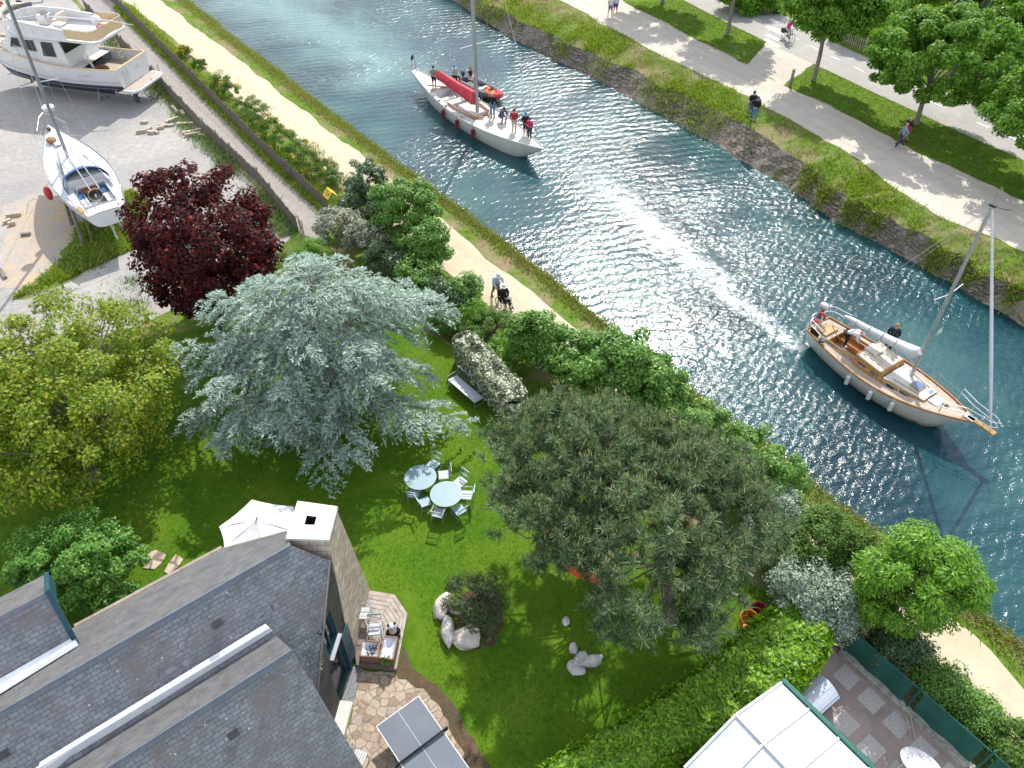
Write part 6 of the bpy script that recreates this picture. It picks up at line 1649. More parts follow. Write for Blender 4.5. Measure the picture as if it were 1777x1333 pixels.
q = MB(); q.box((8.35, .15, 2.98), (.5, .4, .06)); q.tube([(8.0, .3, 3.0), (8.25, .3, 3.08)], .03, 5); q.build('fore_hatch', DECKW, b1, bevel=.015)
m1b = Matrix.Rotation(-hs1, 3, 'Z') @ (G3(117, 271, 3.05) - Vector((S1_[0], S1_[1], 0))); m1t = Matrix.Rotation(-hs1, 3, 'Z') @ (G3(12, 0, 12.2) - Vector((S1_[0], S1_[1], 0)))
m1e = m1b + (m1t - m1b) * 1.25
q = MB(); q.tube([m1b - Vector((0, 0, .2)), m1b.lerp(m1e, .5), m1e], [.09, .085, .07], 10); q.build('mast', MASTG, b1, smooth='auto')
for f_ in (.42, .72):
    c_ = m1b.lerp(m1e, f_); q = MB(); q.tube([c_ + Vector((-.15, 1.1 - f_ * .4, 0)), c_, c_ + Vector((-.15, -1.1 + f_ * .4, 0))], .025, 6); q.build('spreader', WHITE, b1)
rd_ = Matrix.Rotation(-hs1, 3, 'Z') @ (G3(77, 168, 6.2) - Vector((S1_[0], S1_[1], 0))); cm = m1b.lerp(m1e, .27); q = MB(); q.tube([cm + Vector((.30, 0, -.10)), cm + Vector((.30, 0, -.02)), cm + Vector((.30, 0, .1)), cm + Vector((.30, 0, .16))], [.25, .31, .31, .22], 16); q.bar(cm, cm + Vector((.3, 0, -.12)), .06, .05); q.build('radar_dome', WHITE, b1, smooth='auto')
q = MB()
for y in (1.5, -1.5): q.tube([(m1b.x - .3, y, 2.75), m1b.lerp(m1e, .42) + Vector((-.15, y * .62, 0)), m1e], .006, 4)
q.tube([(L1 - .1, 0, 3.1), m1e], .012, 4); q.tube([(.1, 0, 2.6), m1e], .006, 4); q.build('rigging', STEEL, b1)
q = MB()
for y in (-.18, .18): q.tube([(m1b.x - .2, y, 3.6), (.9, y * 1.2, 3.4)], .035, 6)
q.build('boom', ALU, b1)
q = MB()
q.tube([(L1 - 1.6, .75, 2.95), (L1 - 1.55, .8, 3.55), (L1 - .2, .32, 3.7), (L1 + .25, 0, 3.72), (L1 - .2, -.32, 3.7), (L1 - 1.55, -.8, 3.55), (L1 - 1.6, -.75, 2.95)], .018, 6); q.tube([(L1 - .2, .32, 3.05), (L1 - .2, .32, 3.7)], .016, 5); q.tube([(L1 - .2, -.32, 3.05), (L1 - .2, -.32, 3.7)], .016, 5); q.build('pulpit', STEEL, b1)
q = MB(); q.tube([(1.1, 1.25, 2.6), (1.0, 1.3, 3.2), (.1, .95, 3.2), (0, .3, 3.2)], .018, 6); q.tube([(1.1, -1.25, 2.6), (1.0, -1.3, 3.2), (.1, -.95, 3.2), (0, -.3, 3.2)], .018, 6)
q.tube([(1.9, -.9, 2.65), (1.85, -.7, 3.3), (1.85, .7, 3.3), (1.9, .9, 2.65)], .02, 6); q.build('pushpit', STEEL, b1)
q = MB()
for s in (-1, 1):
    pts = []
    for x in np.linspace(1.1, L1 - 1.6, 6):
        y, z = half_b(r1_, x); pts.append((x, s * (y - .06), z)); q.tube([(x, s * (y - .06), z - .02), (x, s * (y - .06), z + .6)], .012, 5)
    for hh in (.3, .58): q.tube([(p[0], p[1], p[2] + hh) for p in pts], .005, 4)
q.build('guard_rail', STEEL, b1)
q = MB(); q.tube([(1.65, 0, 2.1), (1.65, 0, 2.75)], .04, 8); q.tube([(1.62, .36 * math.cos(t), 2.75 + .36 * math.sin(t)) for t in np.linspace(0, 2 * math.pi, 20, endpoint=False)], .016, 5, closed=True); q.build('steering_wheel', STEEL, b1)
q = MB(); q.box((L1 - .7, .12, 3.12), (.3, .2, .12)); q.build('windlass', BLACK, b1, bevel=.03)
q = MB(); q.ball((L1 - 2.1, .35, 3.05), (.36, .28, .16), 12, 7); q.build('coiled_rope', mat('brown_rope', [(.2, .1, .04), (.34, .2, .1)], 14, .9), b1, smooth=True)
q = MB(); q.ball((4.1, 1.95, 2.35), (.2, .2, .42), 12, 8); q.tube([(4.1, 1.95, 2.7), (4.1, 1.6, 3.0)], .012, 4); q.build('fender', REDP, b1, smooth=True)
q = MB(); q.add([(3.2, 0, 1.6), (5.4, 0, 1.5), (5.0, 0, .1), (3.6, 0, .1)], [(0, 1, 2, 3)]); q.box((4.3, 0, .8), (1.7, .22, 1.4)); q.build('keel', ANTIF, b1, bevel=.05)
q = MB(); q.box((.35, 0, 1.25), (.38, .07, 1.1), (0, .25, 0)); q.build('rudder', WHITE, b1, bevel=.02)
q = MB()
def tq(x0, x1, z0, z1): q.add([(-.035 - .0, x0, z0), (-.035, x1, z0), (-.035, x1, z1), (-.035, x0, z1)], [(0, 1, 2, 3)])
for k in range(8): tq(.95 - k * .07, .90 - k * .07, 2.34, 2.40)
for k in range(5): tq(-.55 - k * .07, -.6 - k * .07, 2.36, 2.41)
tq(.05, .12, 2.24, 2.42); tq(-.08, -.01, 2.24, 2.42); tq(.15, .2, 2.02, 2.08)
q.build('transom_lettering', mat('grey_blue_lettering', [(.1, .13, .22), (.16, .19, .3)], 4, .5), b1)
q = MB(); q.box((.75, 1.05, 2.64), (.75, .2, .03), (0, 0, .12)); q.build('teak_seat', OCHRE, b1, bevel=.008)
for k, (px, py, dx, dy, h_, lab) in enumerate([(145, 424, -.1, .5, 1.9, 'thick timber post under the near side of the propped boat'), (125, 390, .1, .2, 1.7, 'short timber post amidships under the propped boat'),
                                               (217, 404, -1.0, .6, 1.8, 'slanting timber prop under the stern towards the maple'), (222, 392, -1.0, .9, 1.8, 'farther slanting timber prop beside the stern of the propped boat'), (161, 420, -.1, .5, 1.8, 'thin dark post beneath the stern beside the rudder')]):
    a = Vector((*G(px, py), 0)); q = MB(); q.tube([a, a + Vector((dx, dy, h_))], [.11 if k != 4 else .05, .09 if k != 4 else .05], 7); tag(q.build('timber_prop', TIMBER), lab, 'prop', 'timber props of the sailing boat')
def plank(label, p, rz, d, m_, grp, cat='timber offcut', nm='timber_offcut'):
    g = G(*p); q = MB(); q.box((0, 0, d[2] / 2), d, (random.uniform(-.04, .04), 0, 0)); o = q.build(nm, m_, bevel=.01); o.location = (g[0], g[1], .02); o.rotation_euler = (0, 0, rz); tag(o, label, cat, grp)
plank('pair of pale planks lying behind the propped boat on the verge', (143, 433), R(-50), (1.0, .3, .1), PALETIM, 'loose timbers in the yard', nm='plank_pair', cat='planks')
lg = 'loose timbers in the yard'
pos_ = [('long round timber near the fence, the uppermost', (305, 193), -55, 1.6), ('short timber end touching the uppermost log', (318, 199), -60, .9), ('small slab alone at the top of the loose row', (251, 214), 0, .7),
        ('timber block at the left end of the loose row', (246, 231), 15, .9), ('second block in the left part of the loose row', (259, 226), 60, .6), ('third block lying low in the loose row', (263, 232), -20, .7), ('fourth block in the middle of the loose row', (271, 231), -35, .7),
        ('fifth block in the middle of the loose row', (279, 224), 30, .7), ('slab crossing the right half of the loose row', (284, 219), -10, .9), ('upright looking block in the right part of the row', (293, 212), 75, .8), ('long block at the right end of the row', (302, 210), 50, 1.0), ('block below the right end of the row', (297, 219), 20, .6),
        ('flat beam lying across the weeds by the fence', (322, 217), 5, 1.5), ('long beam beside the fence, the largest of the lower group', (341, 228), 35, 1.9), ('pale beam in the lower group pointing at the fence', (335, 236), 20, 1.4), ('short beam at the left of the lower group', (327, 232), 15, 1.0), ('thin batten at the right of the lower group', (348, 236), -30, 1.0),
        ('block on the ochre sand at the far left, upper one', (25, 376), 15, 1.1), ('block on the ochre sand, middle of the left trio', (14, 387), 45, .6), ('small block on the ochre sand, lowest of the left trio', (22, 391), 30, .5), ('dark block alone on the ochre sand', (46, 409), 10, .7), ('dark beam at the left edge above the lime tree', (6, 477), -50, 1.4)]
for lab, p, a, l in pos_: plank(lab, p, R(a), (l * .72, random.uniform(.16, .26), random.uniform(.12, .22)), PALETIM if 'dark' not in lab else TIMBER, lg)

# ------------------------------------------------------------------ people
def skin_obj(name, verts, edges, radii, m, parent, root=0, levels=1):
    """grow one continuous surface over a skeleton"""
    me = bpy.data.meshes.new(name); me.from_pydata([tuple(v) for v in verts], edges, [])
    o = bpy.data.objects.new(name, me); C.objects.link(o)
    md = o.modifiers.new('Skin', 'SKIN'); md.use_smooth_shade = True; md.branch_smoothing = .3
    sd = me.skin_vertices[0].data
    for i, r in enumerate(radii):
        sd[i].radius = (r, r) if not hasattr(r, '__len__') else r
        sd[i].use_root = (i == root)
    ss = o.modifiers.new('Subdivision', 'SUBSURF'); ss.levels = levels; ss.render_levels = levels
    if hasattr(md, 'use_x_symmetry'): md.use_x_symmetry = False
    bpy.context.view_layer.update()
    dg = bpy.context.evaluated_depsgraph_get()
    nm = bpy.data.meshes.new_from_object(o.evaluated_get(dg)); o.modifiers.clear(); o.data = nm; nm.name = name
    bpy.data.meshes.remove(me)
    nm.materials.clear(); nm.materials.append(m); nm.polygons.foreach_set('use_smooth', [True] * len(nm.polygons)); o.parent = parent
    return o

_cm = {}
def cloth(c, nm='cloth'):
    k = tuple(round(x, 3) for x in c)
    if k not in _cm: _cm[k] = mat(nm + '_%d' % len(_cm), [tuple(x * .8 for x in c), tuple(min(1, x * 1.15) for x in c)], 14, .85, .1, 25)
    return _cm[k]
NAVY, BLK, RED, JEAN, GREYC, WH, LBLUE, KHAKI, SAGE = (.012, .014, .03), (.012, .012, .014), (.42, .03, .05), (.10, .19, .32), (.22, .23, .25), (.66, .67, .7), (.42, .52, .68), (.36, .29, .2), (.20, .25, .2)

def person(label, loc_, rz, shirt, legs, pose='stand', hair=(.06, .04, .03), cap=None, hat=None, long_sleeve=True, shorts=False, h=1.72, group=None, shoe=(.03, .03, .035), pack=None, lean=0.0, scarf=None):
    """a clothed figure facing its own +Y"""
    s = h / 1.72
    root = thing('person', label, 'person', loc_, rz, group)
    J = dict(pelvis=(0, 0, .95), waist=(0, .0, 1.08), chest=(0, .01, 1.30), neck=(0, .0, 1.47), hb=(0, .015, 1.55), head=(0, .03, 1.635), top=(0, .02, 1.70),
             sl=(-.18, 0, 1.41), el=(-.23, -.03, 1.14), wl=(-.22, .06, .92), sr=(.18, 0, 1.41), er=(.23, -.03, 1.14), wr=(.22, .06, .92),
             hl=(-.09, 0, .90), kl=(-.10, .03, .50), al=(-.10, -.02, .09), tl=(-.12, .15, .035), hr=(.09, 0, .90), kr=(.10, .03, .50), ar=(.10, -.02, .09), tr=(.12, .15, .035))
    def up(d): J.update(d)
    if pose == 'fold': up(dict(el=(-.24, .06, 1.16), wl=(.04, .22, 1.20), er=(.24, .06, 1.16), wr=(-.04, .24, 1.14)))
    if pose == 'hold': up(dict(el=(-.25, .02, 1.16), wl=(-.10, .26, 1.10), er=(.25, .02, 1.16), wr=(.10, .26, 1.10)))
    if pose == 'walk': up(dict(hl=(-.09, 0, .89), kl=(-.10, .22, .52), al=(-.10, .34, .12), tl=(-.11, .50, .07), hr=(.09, 0, .89), kr=(.10, -.06, .50), ar=(.10, -.36, .15), tr=(.11, -.24, .04), el=(-.23, -.12, 1.15), wl=(-.2, .0, .94), er=(.23, .06, 1.15), wr=(.12, .22, 1.10)))
    if pose == 'push': up(dict(neck=(0, .16, 1.43), hb=(0, .22, 1.50), head=(0, .26, 1.57), top=(0, .26, 1.64), chest=(0, .12, 1.27), waist=(0, .04, 1.07), sl=(-.19, .12, 1.37), el=(-.25, .24, 1.12), wl=(-.22, .46, .96), sr=(.19, .12, 1.37), er=(.25, .24, 1.12), wr=(.22, .46, .96), kl=(-.1, .16, .5), al=(-.1, .12, .09), tl=(-.11, .29, .035), kr=(.1, -.08, .5), ar=(.1, -.3, .13), tr=(.11, -.16, .035)))
    if pose in ('sit', 'ride'):
        up(dict(hl=(-.10, .02, .88), kl=(-.13, .42, .90), al=(-.13, .46, .48), tl=(-.14, .62, .43), hr=(.10, .02, .88), kr=(.13, .42, .90), ar=(.13, .46, .48), tr=(.14, .62, .43), el=(-.25, .08, 1.15), wl=(-.08, .28, 1.06), er=(.25, .08, 1.15), wr=(.08, .28, 1.06)))
    if pose == 'ride': up(dict(waist=(0, .06, 1.08), chest=(0, .20, 1.27), neck=(0, .30, 1.42), hb=(0, .36, 1.49), head=(0, .41, 1.55), top=(0, .42, 1.62), sl=(-.18, .25, 1.37), el=(-.23, .42, 1.16), wl=(-.24, .62, 1.08), sr=(.18, .25, 1.37), er=(.23, .42, 1.16), wr=(.24, .62, 1.08), kl=(-.11, .33, .62), al=(-.11, .22, .22), tl=(-.12, .38, .17), kr=(.11, .38, .80), ar=(.11, .25, .44), tr=(.12, .41, .40)))
    if pose == 'crouch': up(dict(pelvis=(0, -.18, .50), waist=(0, -.12, .64), chest=(0, .04, .84), neck=(0, .14, .98), hb=(0, .19, 1.05), head=(0, .23, 1.11), top=(0, .23, 1.18), sl=(-.18, .09, .94), el=(-.22, .26, .74), wl=(-.1, .45, .66), sr=(.18, .09, .94), er=(.22, .26, .74), wr=(.1, .45, .66), hl=(-.1, -.17, .47), kl=(-.16, .28, .52), al=(-.14, .12, .10), tl=(-.15, .28, .035), hr=(.1, -.17, .47), kr=(.16, .28, .52), ar=(.14, .12, .10), tr=(.15, .28, .035)))
    if pose == 'bend': up(dict(waist=(0, .10, 1.06), chest=(0, .30, 1.17), neck=(0, .46, 1.22), hb=(0, .54, 1.22), head=(0, .61, 1.20), top=(0, .67, 1.17), sl=(-.18, .41, 1.17), el=(-.22, .45, .90), wl=(-.15, .55, .70), sr=(.18, .41, 1.17), er=(.22, .45, .90), wr=(.15, .55, .70), kl=(-.11, .10, .5), kr=(.11, .06, .5)))
    for k in J: J[k] = Vector(J[k]) * s
    names = list(J); idx = {k: i for i, k in enumerate(names)}
    V = [J[k] for k in names]
    rad = dict(pelvis=.125, waist=.115, chest=(.15, .115), neck=.052, hb=.062, head=.088, top=.062, sl=.062, sr=.062, el=.043, er=.043, wl=.028, wr=.028, hl=.088, hr=.088, kl=.056, kr=.056, al=.037, ar=.037, tl=.03, tr=.03)
    Rr = [rad[k] if hasattr(rad[k], '__len__') else rad[k] * s for k in names]
    E_ = [('pelvis', 'waist'), ('waist', 'chest'), ('chest', 'neck'), ('neck', 'hb'), ('hb', 'head'), ('head', 'top'), ('chest', 'sl'), ('sl', 'el'), ('el', 'wl'), ('chest', 'sr'), ('sr', 'er'), ('er', 'wr'), ('pelvis', 'hl'), ('hl', 'kl'), ('kl', 'al'), ('al', 'tl'), ('pelvis', 'hr'), ('hr', 'kr'), ('kr', 'ar'), ('ar', 'tr')]
    E_ = [(idx[a], idx[b]) for a, b in E_]
    for sd in 'lr':     # hands: a palm, four fingers and a thumb
        w, e = J['w' + sd], J['e' + sd]; d = (w - e).normalized(); side = d.orthogonal().normalized(); nn = d.cross(side)
        V.append(w + d * .06 * s); Rr.append(.030 * s); pi_ = len(V) - 1; E_.append((idx['w' + sd], pi_))
        for k in range(5):
            off = side * ((k - 1.5) * .017) if k < 4 else side * -.04
            ln = (.075, .085, .08, .065, .03)[k]
            V.append(w + d * (.085 if k < 4 else .05) * s + off * s); Rr.append(.0095 * s); E_.append((pi_, len(V) - 1))
            V.append(w + d * (.085 + ln * .9) * s + off * 1.25 * s + nn * .02 * s); Rr.append(.008 * s); E_.append((len(V) - 2, len(V) - 1))
    fd = (J['head'] - J['hb']).normalized(); fw = Vector((0, 1, 0)) - fd * fd.y; fw = fw.normalized() if fw.length > .2 else Vector((0, 0, -1))
    body = skin_obj('body', V, E_, Rr, SKIN, root, idx['pelvis'])
    hc = J['head']
    q = MB(); q.ball(hc + fw * .095 * s - fd * .01, (.014, .018, .018), 6, 4); q.build('nose', SKIN, root, smooth=True)
    q = MB()
    for sx in (-1, 1): q.ball(hc + fw * .083 * s + Vector((sx * .033, 0, 0)) + fd * .015, (.012, .008, .009), 6, 4)
    q.build('eyes', BLACK, root)
    q = MB(); q.ball(hc + fw * .086 * s - fd * .05, (.026, .01, .007), 6, 4); q.build('mouth', cloth((.3, .09, .08)), root)
    q = MB()
    for sx in (-1, 1): q.ball(hc + Vector((sx * .088 * s, 0, 0)), (.014, .024, .03), 6, 4)
    q.build('ears', SKIN, root, smooth=True)
    # clothes follow the body
    def part(nm, ks, edges, grow, c, extra=None, root_=0):
        vs = [J[k].copy() for k in ks]; rs = []
        for k in ks:
            r = rad[k]; g_ = grow + (.03 if k in ('chest', 'neck', 'sl', 'sr') and grow > .02 else 0); rs.append((r[0] + g_, r[1] + g_) if hasattr(r, '__len__') else r * s + g_)
        if extra:
            for k, f, a in extra: vs[ks.index(k)] = J[k].lerp(J[a], f)
        return skin_obj(nm, vs, [(ks.index(a), ks.index(b)) for a, b in edges], rs, cloth(c), root, root_)
    arm_e = ('wl', 'wr') if long_sleeve else ()
    ks = ['waist', 'chest', 'neck', 'sl', 'el', 'sr', 'er', 'pelvis']; ed = [('pelvis', 'waist'), ('waist', 'chest'), ('chest', 'neck'), ('chest', 'sl'), ('sl', 'el'), ('chest', 'sr'), ('sr', 'er')]
    ex = [('neck', .15, 'chest')]
    if long_sleeve: ks += ['wl', 'wr']; ed += [('el', 'wl'), ('er', 'wr')]
    else: ex += [('el', .45, 'sl'), ('er', .45, 'sr')]
    part('jacket' if long_sleeve else 'shirt', ks, ed, .022, shirt, ex)
    ks = ['pelvis', 'hl', 'kl', 'hr', 'kr']; ed = [('pelvis', 'hl'), ('hl', 'kl'), ('pelvis', 'hr'), ('hr', 'kr')]; ex = []
    if not shorts: ks += ['al', 'ar']; ed += [('kl', 'al'), ('kr', 'ar')]; ex = [('al', .12, 'kl'), ('ar', .12, 'kr')]
    else: ex = [('kl', .12, 'hl'), ('kr', .12, 'hr')]
    part('trousers' if not shorts else 'shorts', ks, ed, .018, legs, ex)
    for sd in 'lr':
        a, t = J['a' + sd], J['t' + sd]; q = MB(); q.tube([a.lerp(t, -.15) - Vector((0, 0, .03)), a.lerp(t, .4) - Vector((0, 0, .02)), t + (t - a) * .15], [.05, .055, .04], 8); q.build('shoe', cloth(shoe), root, smooth='auto')
    q = MB(); q.ball(hc + fd * .022 - fw * .018, (.100 * s, .104 * s, .098 * s), 12, 8); 
    if cap is None: q.build('hair', cloth(hair), root, smooth=True)
    else:
        q = MB(); q.ball(hc + fd * .035 - fw * .008, (.105 * s, .112 * s, .09 * s), 12, 8); o = q.build('cap', cloth(cap), root, smooth=True)
        e_ = fw * .08 + fd * .03; f_ = fw * .18 + fd * .015; q = MB(); q.add([hc + e_ + Vector((-.07, 0, 0)), hc + e_ + Vector((.07, 0, 0)), hc + f_ + Vector((.05, 0, 0)), hc + f_ + Vector((-.05, 0, 0))] + [hc + e_ + Vector((-.07, 0, -.012)), hc + e_ + Vector((.07, 0, -.012)), hc + f_ + Vector((.05, 0, -.012)), hc + f_ + Vector((-.05, 0, -.012))], [(0, 1, 2, 3), (7, 6, 5, 4), (0, 4, 5, 1), (1, 5, 6, 2), (2, 6, 7, 3), (3, 7, 4, 0)]); q.build('brim', cloth(cap), o)
    if hat is not None:
        q = MB(); q.tube([hc + fd * .05, hc + fd * .065], [.20, .19], 18); q.tube([hc + fd * .06, hc + fd * .12, hc + fd * .155], [.115, .105, .06], 14); o = q.build('sun_hat', cloth(hat), root, smooth='auto')
        q = MB(); q.tube([hc + fd * .066, hc + fd * .095], [.119, .116], 14); q.build('hat_band', cloth((.3, .2, .14)), o)
    if pack is not None:
        q = MB(); b_ = J['chest'] - Vector((0, .23, .03)); q.box(b_, (.32, .18, .46)); q.box(b_ - Vector((0, .1, .08)), (.24, .06, .22)); q.build('backpack', cloth(pack), root, bevel=.04)
    if scarf is not None:
        q = MB(); q.tube([J['neck'] + Vector((.075 * math.cos(t), .075 * math.sin(t), -.02)) for t in np.linspace(0, 2 * math.pi, 10, endpoint=False)], .035, 6, closed=True); q.build('scarf', cloth(scarf), root, smooth=True)
    return root

def onboard(S, hd, x, y, z):
    c, s_ = math.cos(hd), math.sin(hd); return (S[0] + c * x - s_ * y, S[1] + s_ * x + c * y, WZ + z)
def b2pos(px, py, zdeck=1.02):
    p = loc2(G3(px, py, WZ + zdeck)); return onboard(S2, h2, p.x, p.y, zdeck)
gcrew = 'crew of the white classic yacht'
cam_face = lambda p: math.atan2(-p[1], -p[0]) - math.pi / 2
def crew(label, px, py, z, rz, *a, **k):
    p = b2pos(px, py, z); return person(label, p, rz, *a, group=gcrew, **k)
crew('helmsman in sage shirt and black shorts standing at the yacht stern', 754, 155, 1.02, R(200), SAGE, BLK, 'hold', long_sleeve=False, shorts=True, cap=(.05, .06, .08))
crew('person in bright blue cap sitting behind the red sail cover', 790, 152, .35, R(220), (.35, .37, .42), BLK, 'sit', cap=(.02, .25, .5))
crew('person in navy vest sitting on the side deck by the inflatable', 817, 156, .38, R(230), NAVY, (.5, .5, .52), 'sit', long_sleeve=False, hair=(.22, .13, .07), shorts=True)
crew('person in red and white top sitting low in the yacht cockpit', 787, 176, .1, R(150), (.5, .2, .24), GREYC, 'sit', hair=(.1, .07, .05), long_sleeve=False)
crew('dark clad person bending in the cockpit under the boom', 812, 180, .45, R(60), NAVY, NAVY, 'crouch')
crew('man in dark jumper and jeans standing beside the mast', 855, 205, 1.02, R(170), BLK, JEAN, 'stand', hair=(.55, .5, .45), h=1.8)
crew('person in grey anorak crouching on deck in front of the mast', 872, 214, 1.02, R(215), (.07, .08, .12), (.1, .12, .2), 'crouch', hair=(.03, .025, .02))
crew('woman in red jacket and beige trousers on the foredeck', 892, 232, 1.02, R(190), RED, (.52, .46, .36), 'hold', hair=(.06, .04, .03))
crew('person in black jacket, shorts and blue cap on the foredeck', 912, 238, 1.02, R(175), BLK, BLK, 'hold', cap=(.02, .28, .55), shorts=True)
crew('person in red top and dark trousers nearest the yacht bow', 919, 244, 1.02, R(150), (.5, .03, .09), (.03, .05, .07), 'fold', cap=(.03, .06, .12), h=1.6)
gc3 = 'crew of the varnished sailing boat'
p = loc(G3(1462, 604, .07)); person('person in white top and white cap bending over the cockpit', onboard(S_, h3, p.x, p.y, .92), h3 + R(-62), WH, NAVY, 'bend', cap=WH, group=gc3, shoe=(.6, .6, .6), h=1.7)
p = onboard(S_, h3, 3.15, 1.08, .98); person('person in dark navy jacket standing behind the white boom cover', p, R(150), NAVY, NAVY, 'hold', hair=(.35, .18, .1), group=gc3)

gw = 'walkers on the far bank'
def far(label, px, py, *a, **k):
    g = G(px, py, .91); return person(label, (g[0], g[1], .91), *a, group=gw, **k)
far('person in black jacket, jeans and dark cap standing at the left of a pair', 1300, 203, R(185), BLK, JEAN, 'fold', cap=(.08, .08, .16), h=1.78)
far('person in black jacket with grey backpack at the right of a pair', 1307, 211, R(150), BLK, (.09, .2, .36), 'hold', pack=(.18, .22, .32), hair=(.12, .06, .04), h=1.7)
far('walker in long grey blue tunic with red backpack striding on the path', 1559, 259, R(95), (.22, .27, .36), (.03, .03, .09), 'walk', pack=(.4, .02, .06), hair=(.42, .3, .22), shoe=(.4, .42, .46), h=1.72, scarf=(.25, .3, .36))
far('second walker in dark clothes half hidden behind the red backpack', 1566, 249, R(95), BLK, BLK, 'walk', hair=(.5, .42, .36), shorts=True, h=1.76)
far('walker in pale shirt and blue shorts with a dark bag at the top edge', 1058, 31, R(185), WH, (.14, .17, .3), 'walk', long_sleeve=False, shorts=True, pack=(.02, .02, .06), shoe=(.6, .6, .6), h=1.76)
far('walker in white shirt and purple shorts with a dark backpack at the top edge', 1067, 27, R(180), (.6, .62, .72), (.10, .04, .13), 'walk', shorts=True, pack=(.02, .025, .06), shoe=(.65, .65, .7), h=1.7)
# cyclist
gC = G(1366, 71, .912); hdg = heading(gC, G(1384, 82, .912))
bike = thing('bicycle', 'dark city bicycle with a black pannier ridden along the cycle lane', 'bicycle', (gC[0], gC[1], .915), hdg)
for x in (-.55, .55):
    q = MB(); q.tube([(x + .34 * math.cos(t), 0, .35 + .34 * math.sin(t)) for t in np.linspace(0, 2 * math.pi, 22, endpoint=False)], .022, 6, closed=True); w_ = q.build('wheel', BLACK, bike)
    q = MB()
    for k in range(8): t = k * math.pi / 8; q.tube([(x + .33 * math.cos(t), 0, .35 + .33 * math.sin(t)), (x - .33 * math.cos(t), 0, .35 - .33 * math.sin(t))], .004, 3)
    q.tube([(x, -.04, .35), (x, .04, .35)], .03, 8); q.build('spokes', STEEL, w_)
q = MB()
for a, b in (((-.55, 0, .35), (-.12, 0, .32)), ((-.12, 0, .32), (.4, 0, .72)), ((-.55, 0, .35), (-.22, 0, .78)), ((-.12, 0, .32), (-.24, 0, .9)), ((-.2, 0, .75), (.38, 0, .82)), ((.55, 0, .35), (.36, 0, .95))): q.tube([a, b], .022, 6)
q.build('frame', cloth((.2, .22, .24)), bike)
q = MB(); q.tube([(.30, -.3, 1.03), (.40, -.12, 1.02), (.36, 0, 1.0), (.40, .12, 1.02), (.30, .3, 1.03)], .016, 6); q.build('handlebar', BLACK, bike)
q = MB(); q.box((-.25, 0, .93), (.26, .16, .06)); q.build('saddle', BLACK, bike, bevel=.02)
for y in (-.14, .14):
    q = MB(); q.box((-.62, y, .62), (.36, .14, .36)); q.build('pannier', BLACK, bike, bevel=.03)
q = MB(); q.tube([(-.12, -.16, .22), (-.12, 0, .32), (-.12, .16, .42)], .015, 6); q.build('pedal_crank', STEEL, bike)
pr = person('cyclist in pink jacket and pale trousers riding along the cycle lane', (gC[0] - .27 * math.cos(hdg), gC[1] - .27 * math.sin(hdg), .915), hdg - math.pi / 2, (.6, .03, .16), (.5, .5, .48), 'ride', hair=(.12, .08, .06), h=1.72)
# wheelchair on the towpath
gW = G(876, 534); hw = heading(G(862, 516), G(884, 540))
wc = thing('wheelchair', 'black wheelchair pushed along the sandy towpath', 'wheelchair', (gW[0], gW[1], .012), hw)
for y in (-.3, .3):
    q = MB(); q.tube([(-.12 + .3 * math.cos(t), y, .31 + .3 * math.sin(t)) for t in np.linspace(0, 2 * math.pi, 22, endpoint=False)], .02, 6, closed=True); w_ = q.build('wheel', BLACK, wc)
    q = MB()
    for k in range(6): t = k * math.pi / 6; q.tube([(-.12 + .29 * math.cos(t), y, .31 + .29 * math.sin(t)), (-.12 - .29 * math.cos(t), y, .31 - .29 * math.sin(t))], .004, 3)
    q.build('spokes', STEEL, w_)
    q = MB(); q.cyl((.34, y * .8, .1), (.34, y * .8 + .03, .1), .1, n=12); q.build('castor', BLACK, wc)
q = MB()
for y in (-.25, .25): q.tube([(.34, y, .1), (.30, y, .48), (-.25, y, .48), (-.32, y, .95), (-.46, y, .97)], .016, 6); q.tube([(-.2, y, .7), (.2, y, .7), (.24, y, .48)], .016, 6); q.tube([(.3, y * .7, .48), (.46, y * .6, .14), (.58, y * .5, .12)], .014, 6)
q.build('frame', STEEL, wc)
q = MB(); q.box((.02, 0, .5), (.5, .48, .05)); q.build('seat', BLACK, wc, bevel=.01)
q = MB(); q.box((-.29, 0, .74), (.04, .48, .44), (0, -.12, 0)); q.build('backrest', BLACK, wc, bevel=.01)
c_, s_ = math.cos(hw), math.sin(hw)
person('seated person in black clothes and white sun hat in the wheelchair', (gW[0] - .12 * c_, gW[1] - .12 * s_, -.28), hw - math.pi / 2, BLK, BLK, 'sit', hat=(.7, .68, .62), h=1.62, hair=(.4, .38, .36))
person('man in light blue shirt and straw hat pushing the wheelchair', (gW[0] - .88 * c_, gW[1] - .88 * s_, .012), hw - math.pi / 2, LBLUE, (.27, .21, .16), 'push', hat=(.72, .68, .6), h=1.76, hair=(.35, .3, .28))

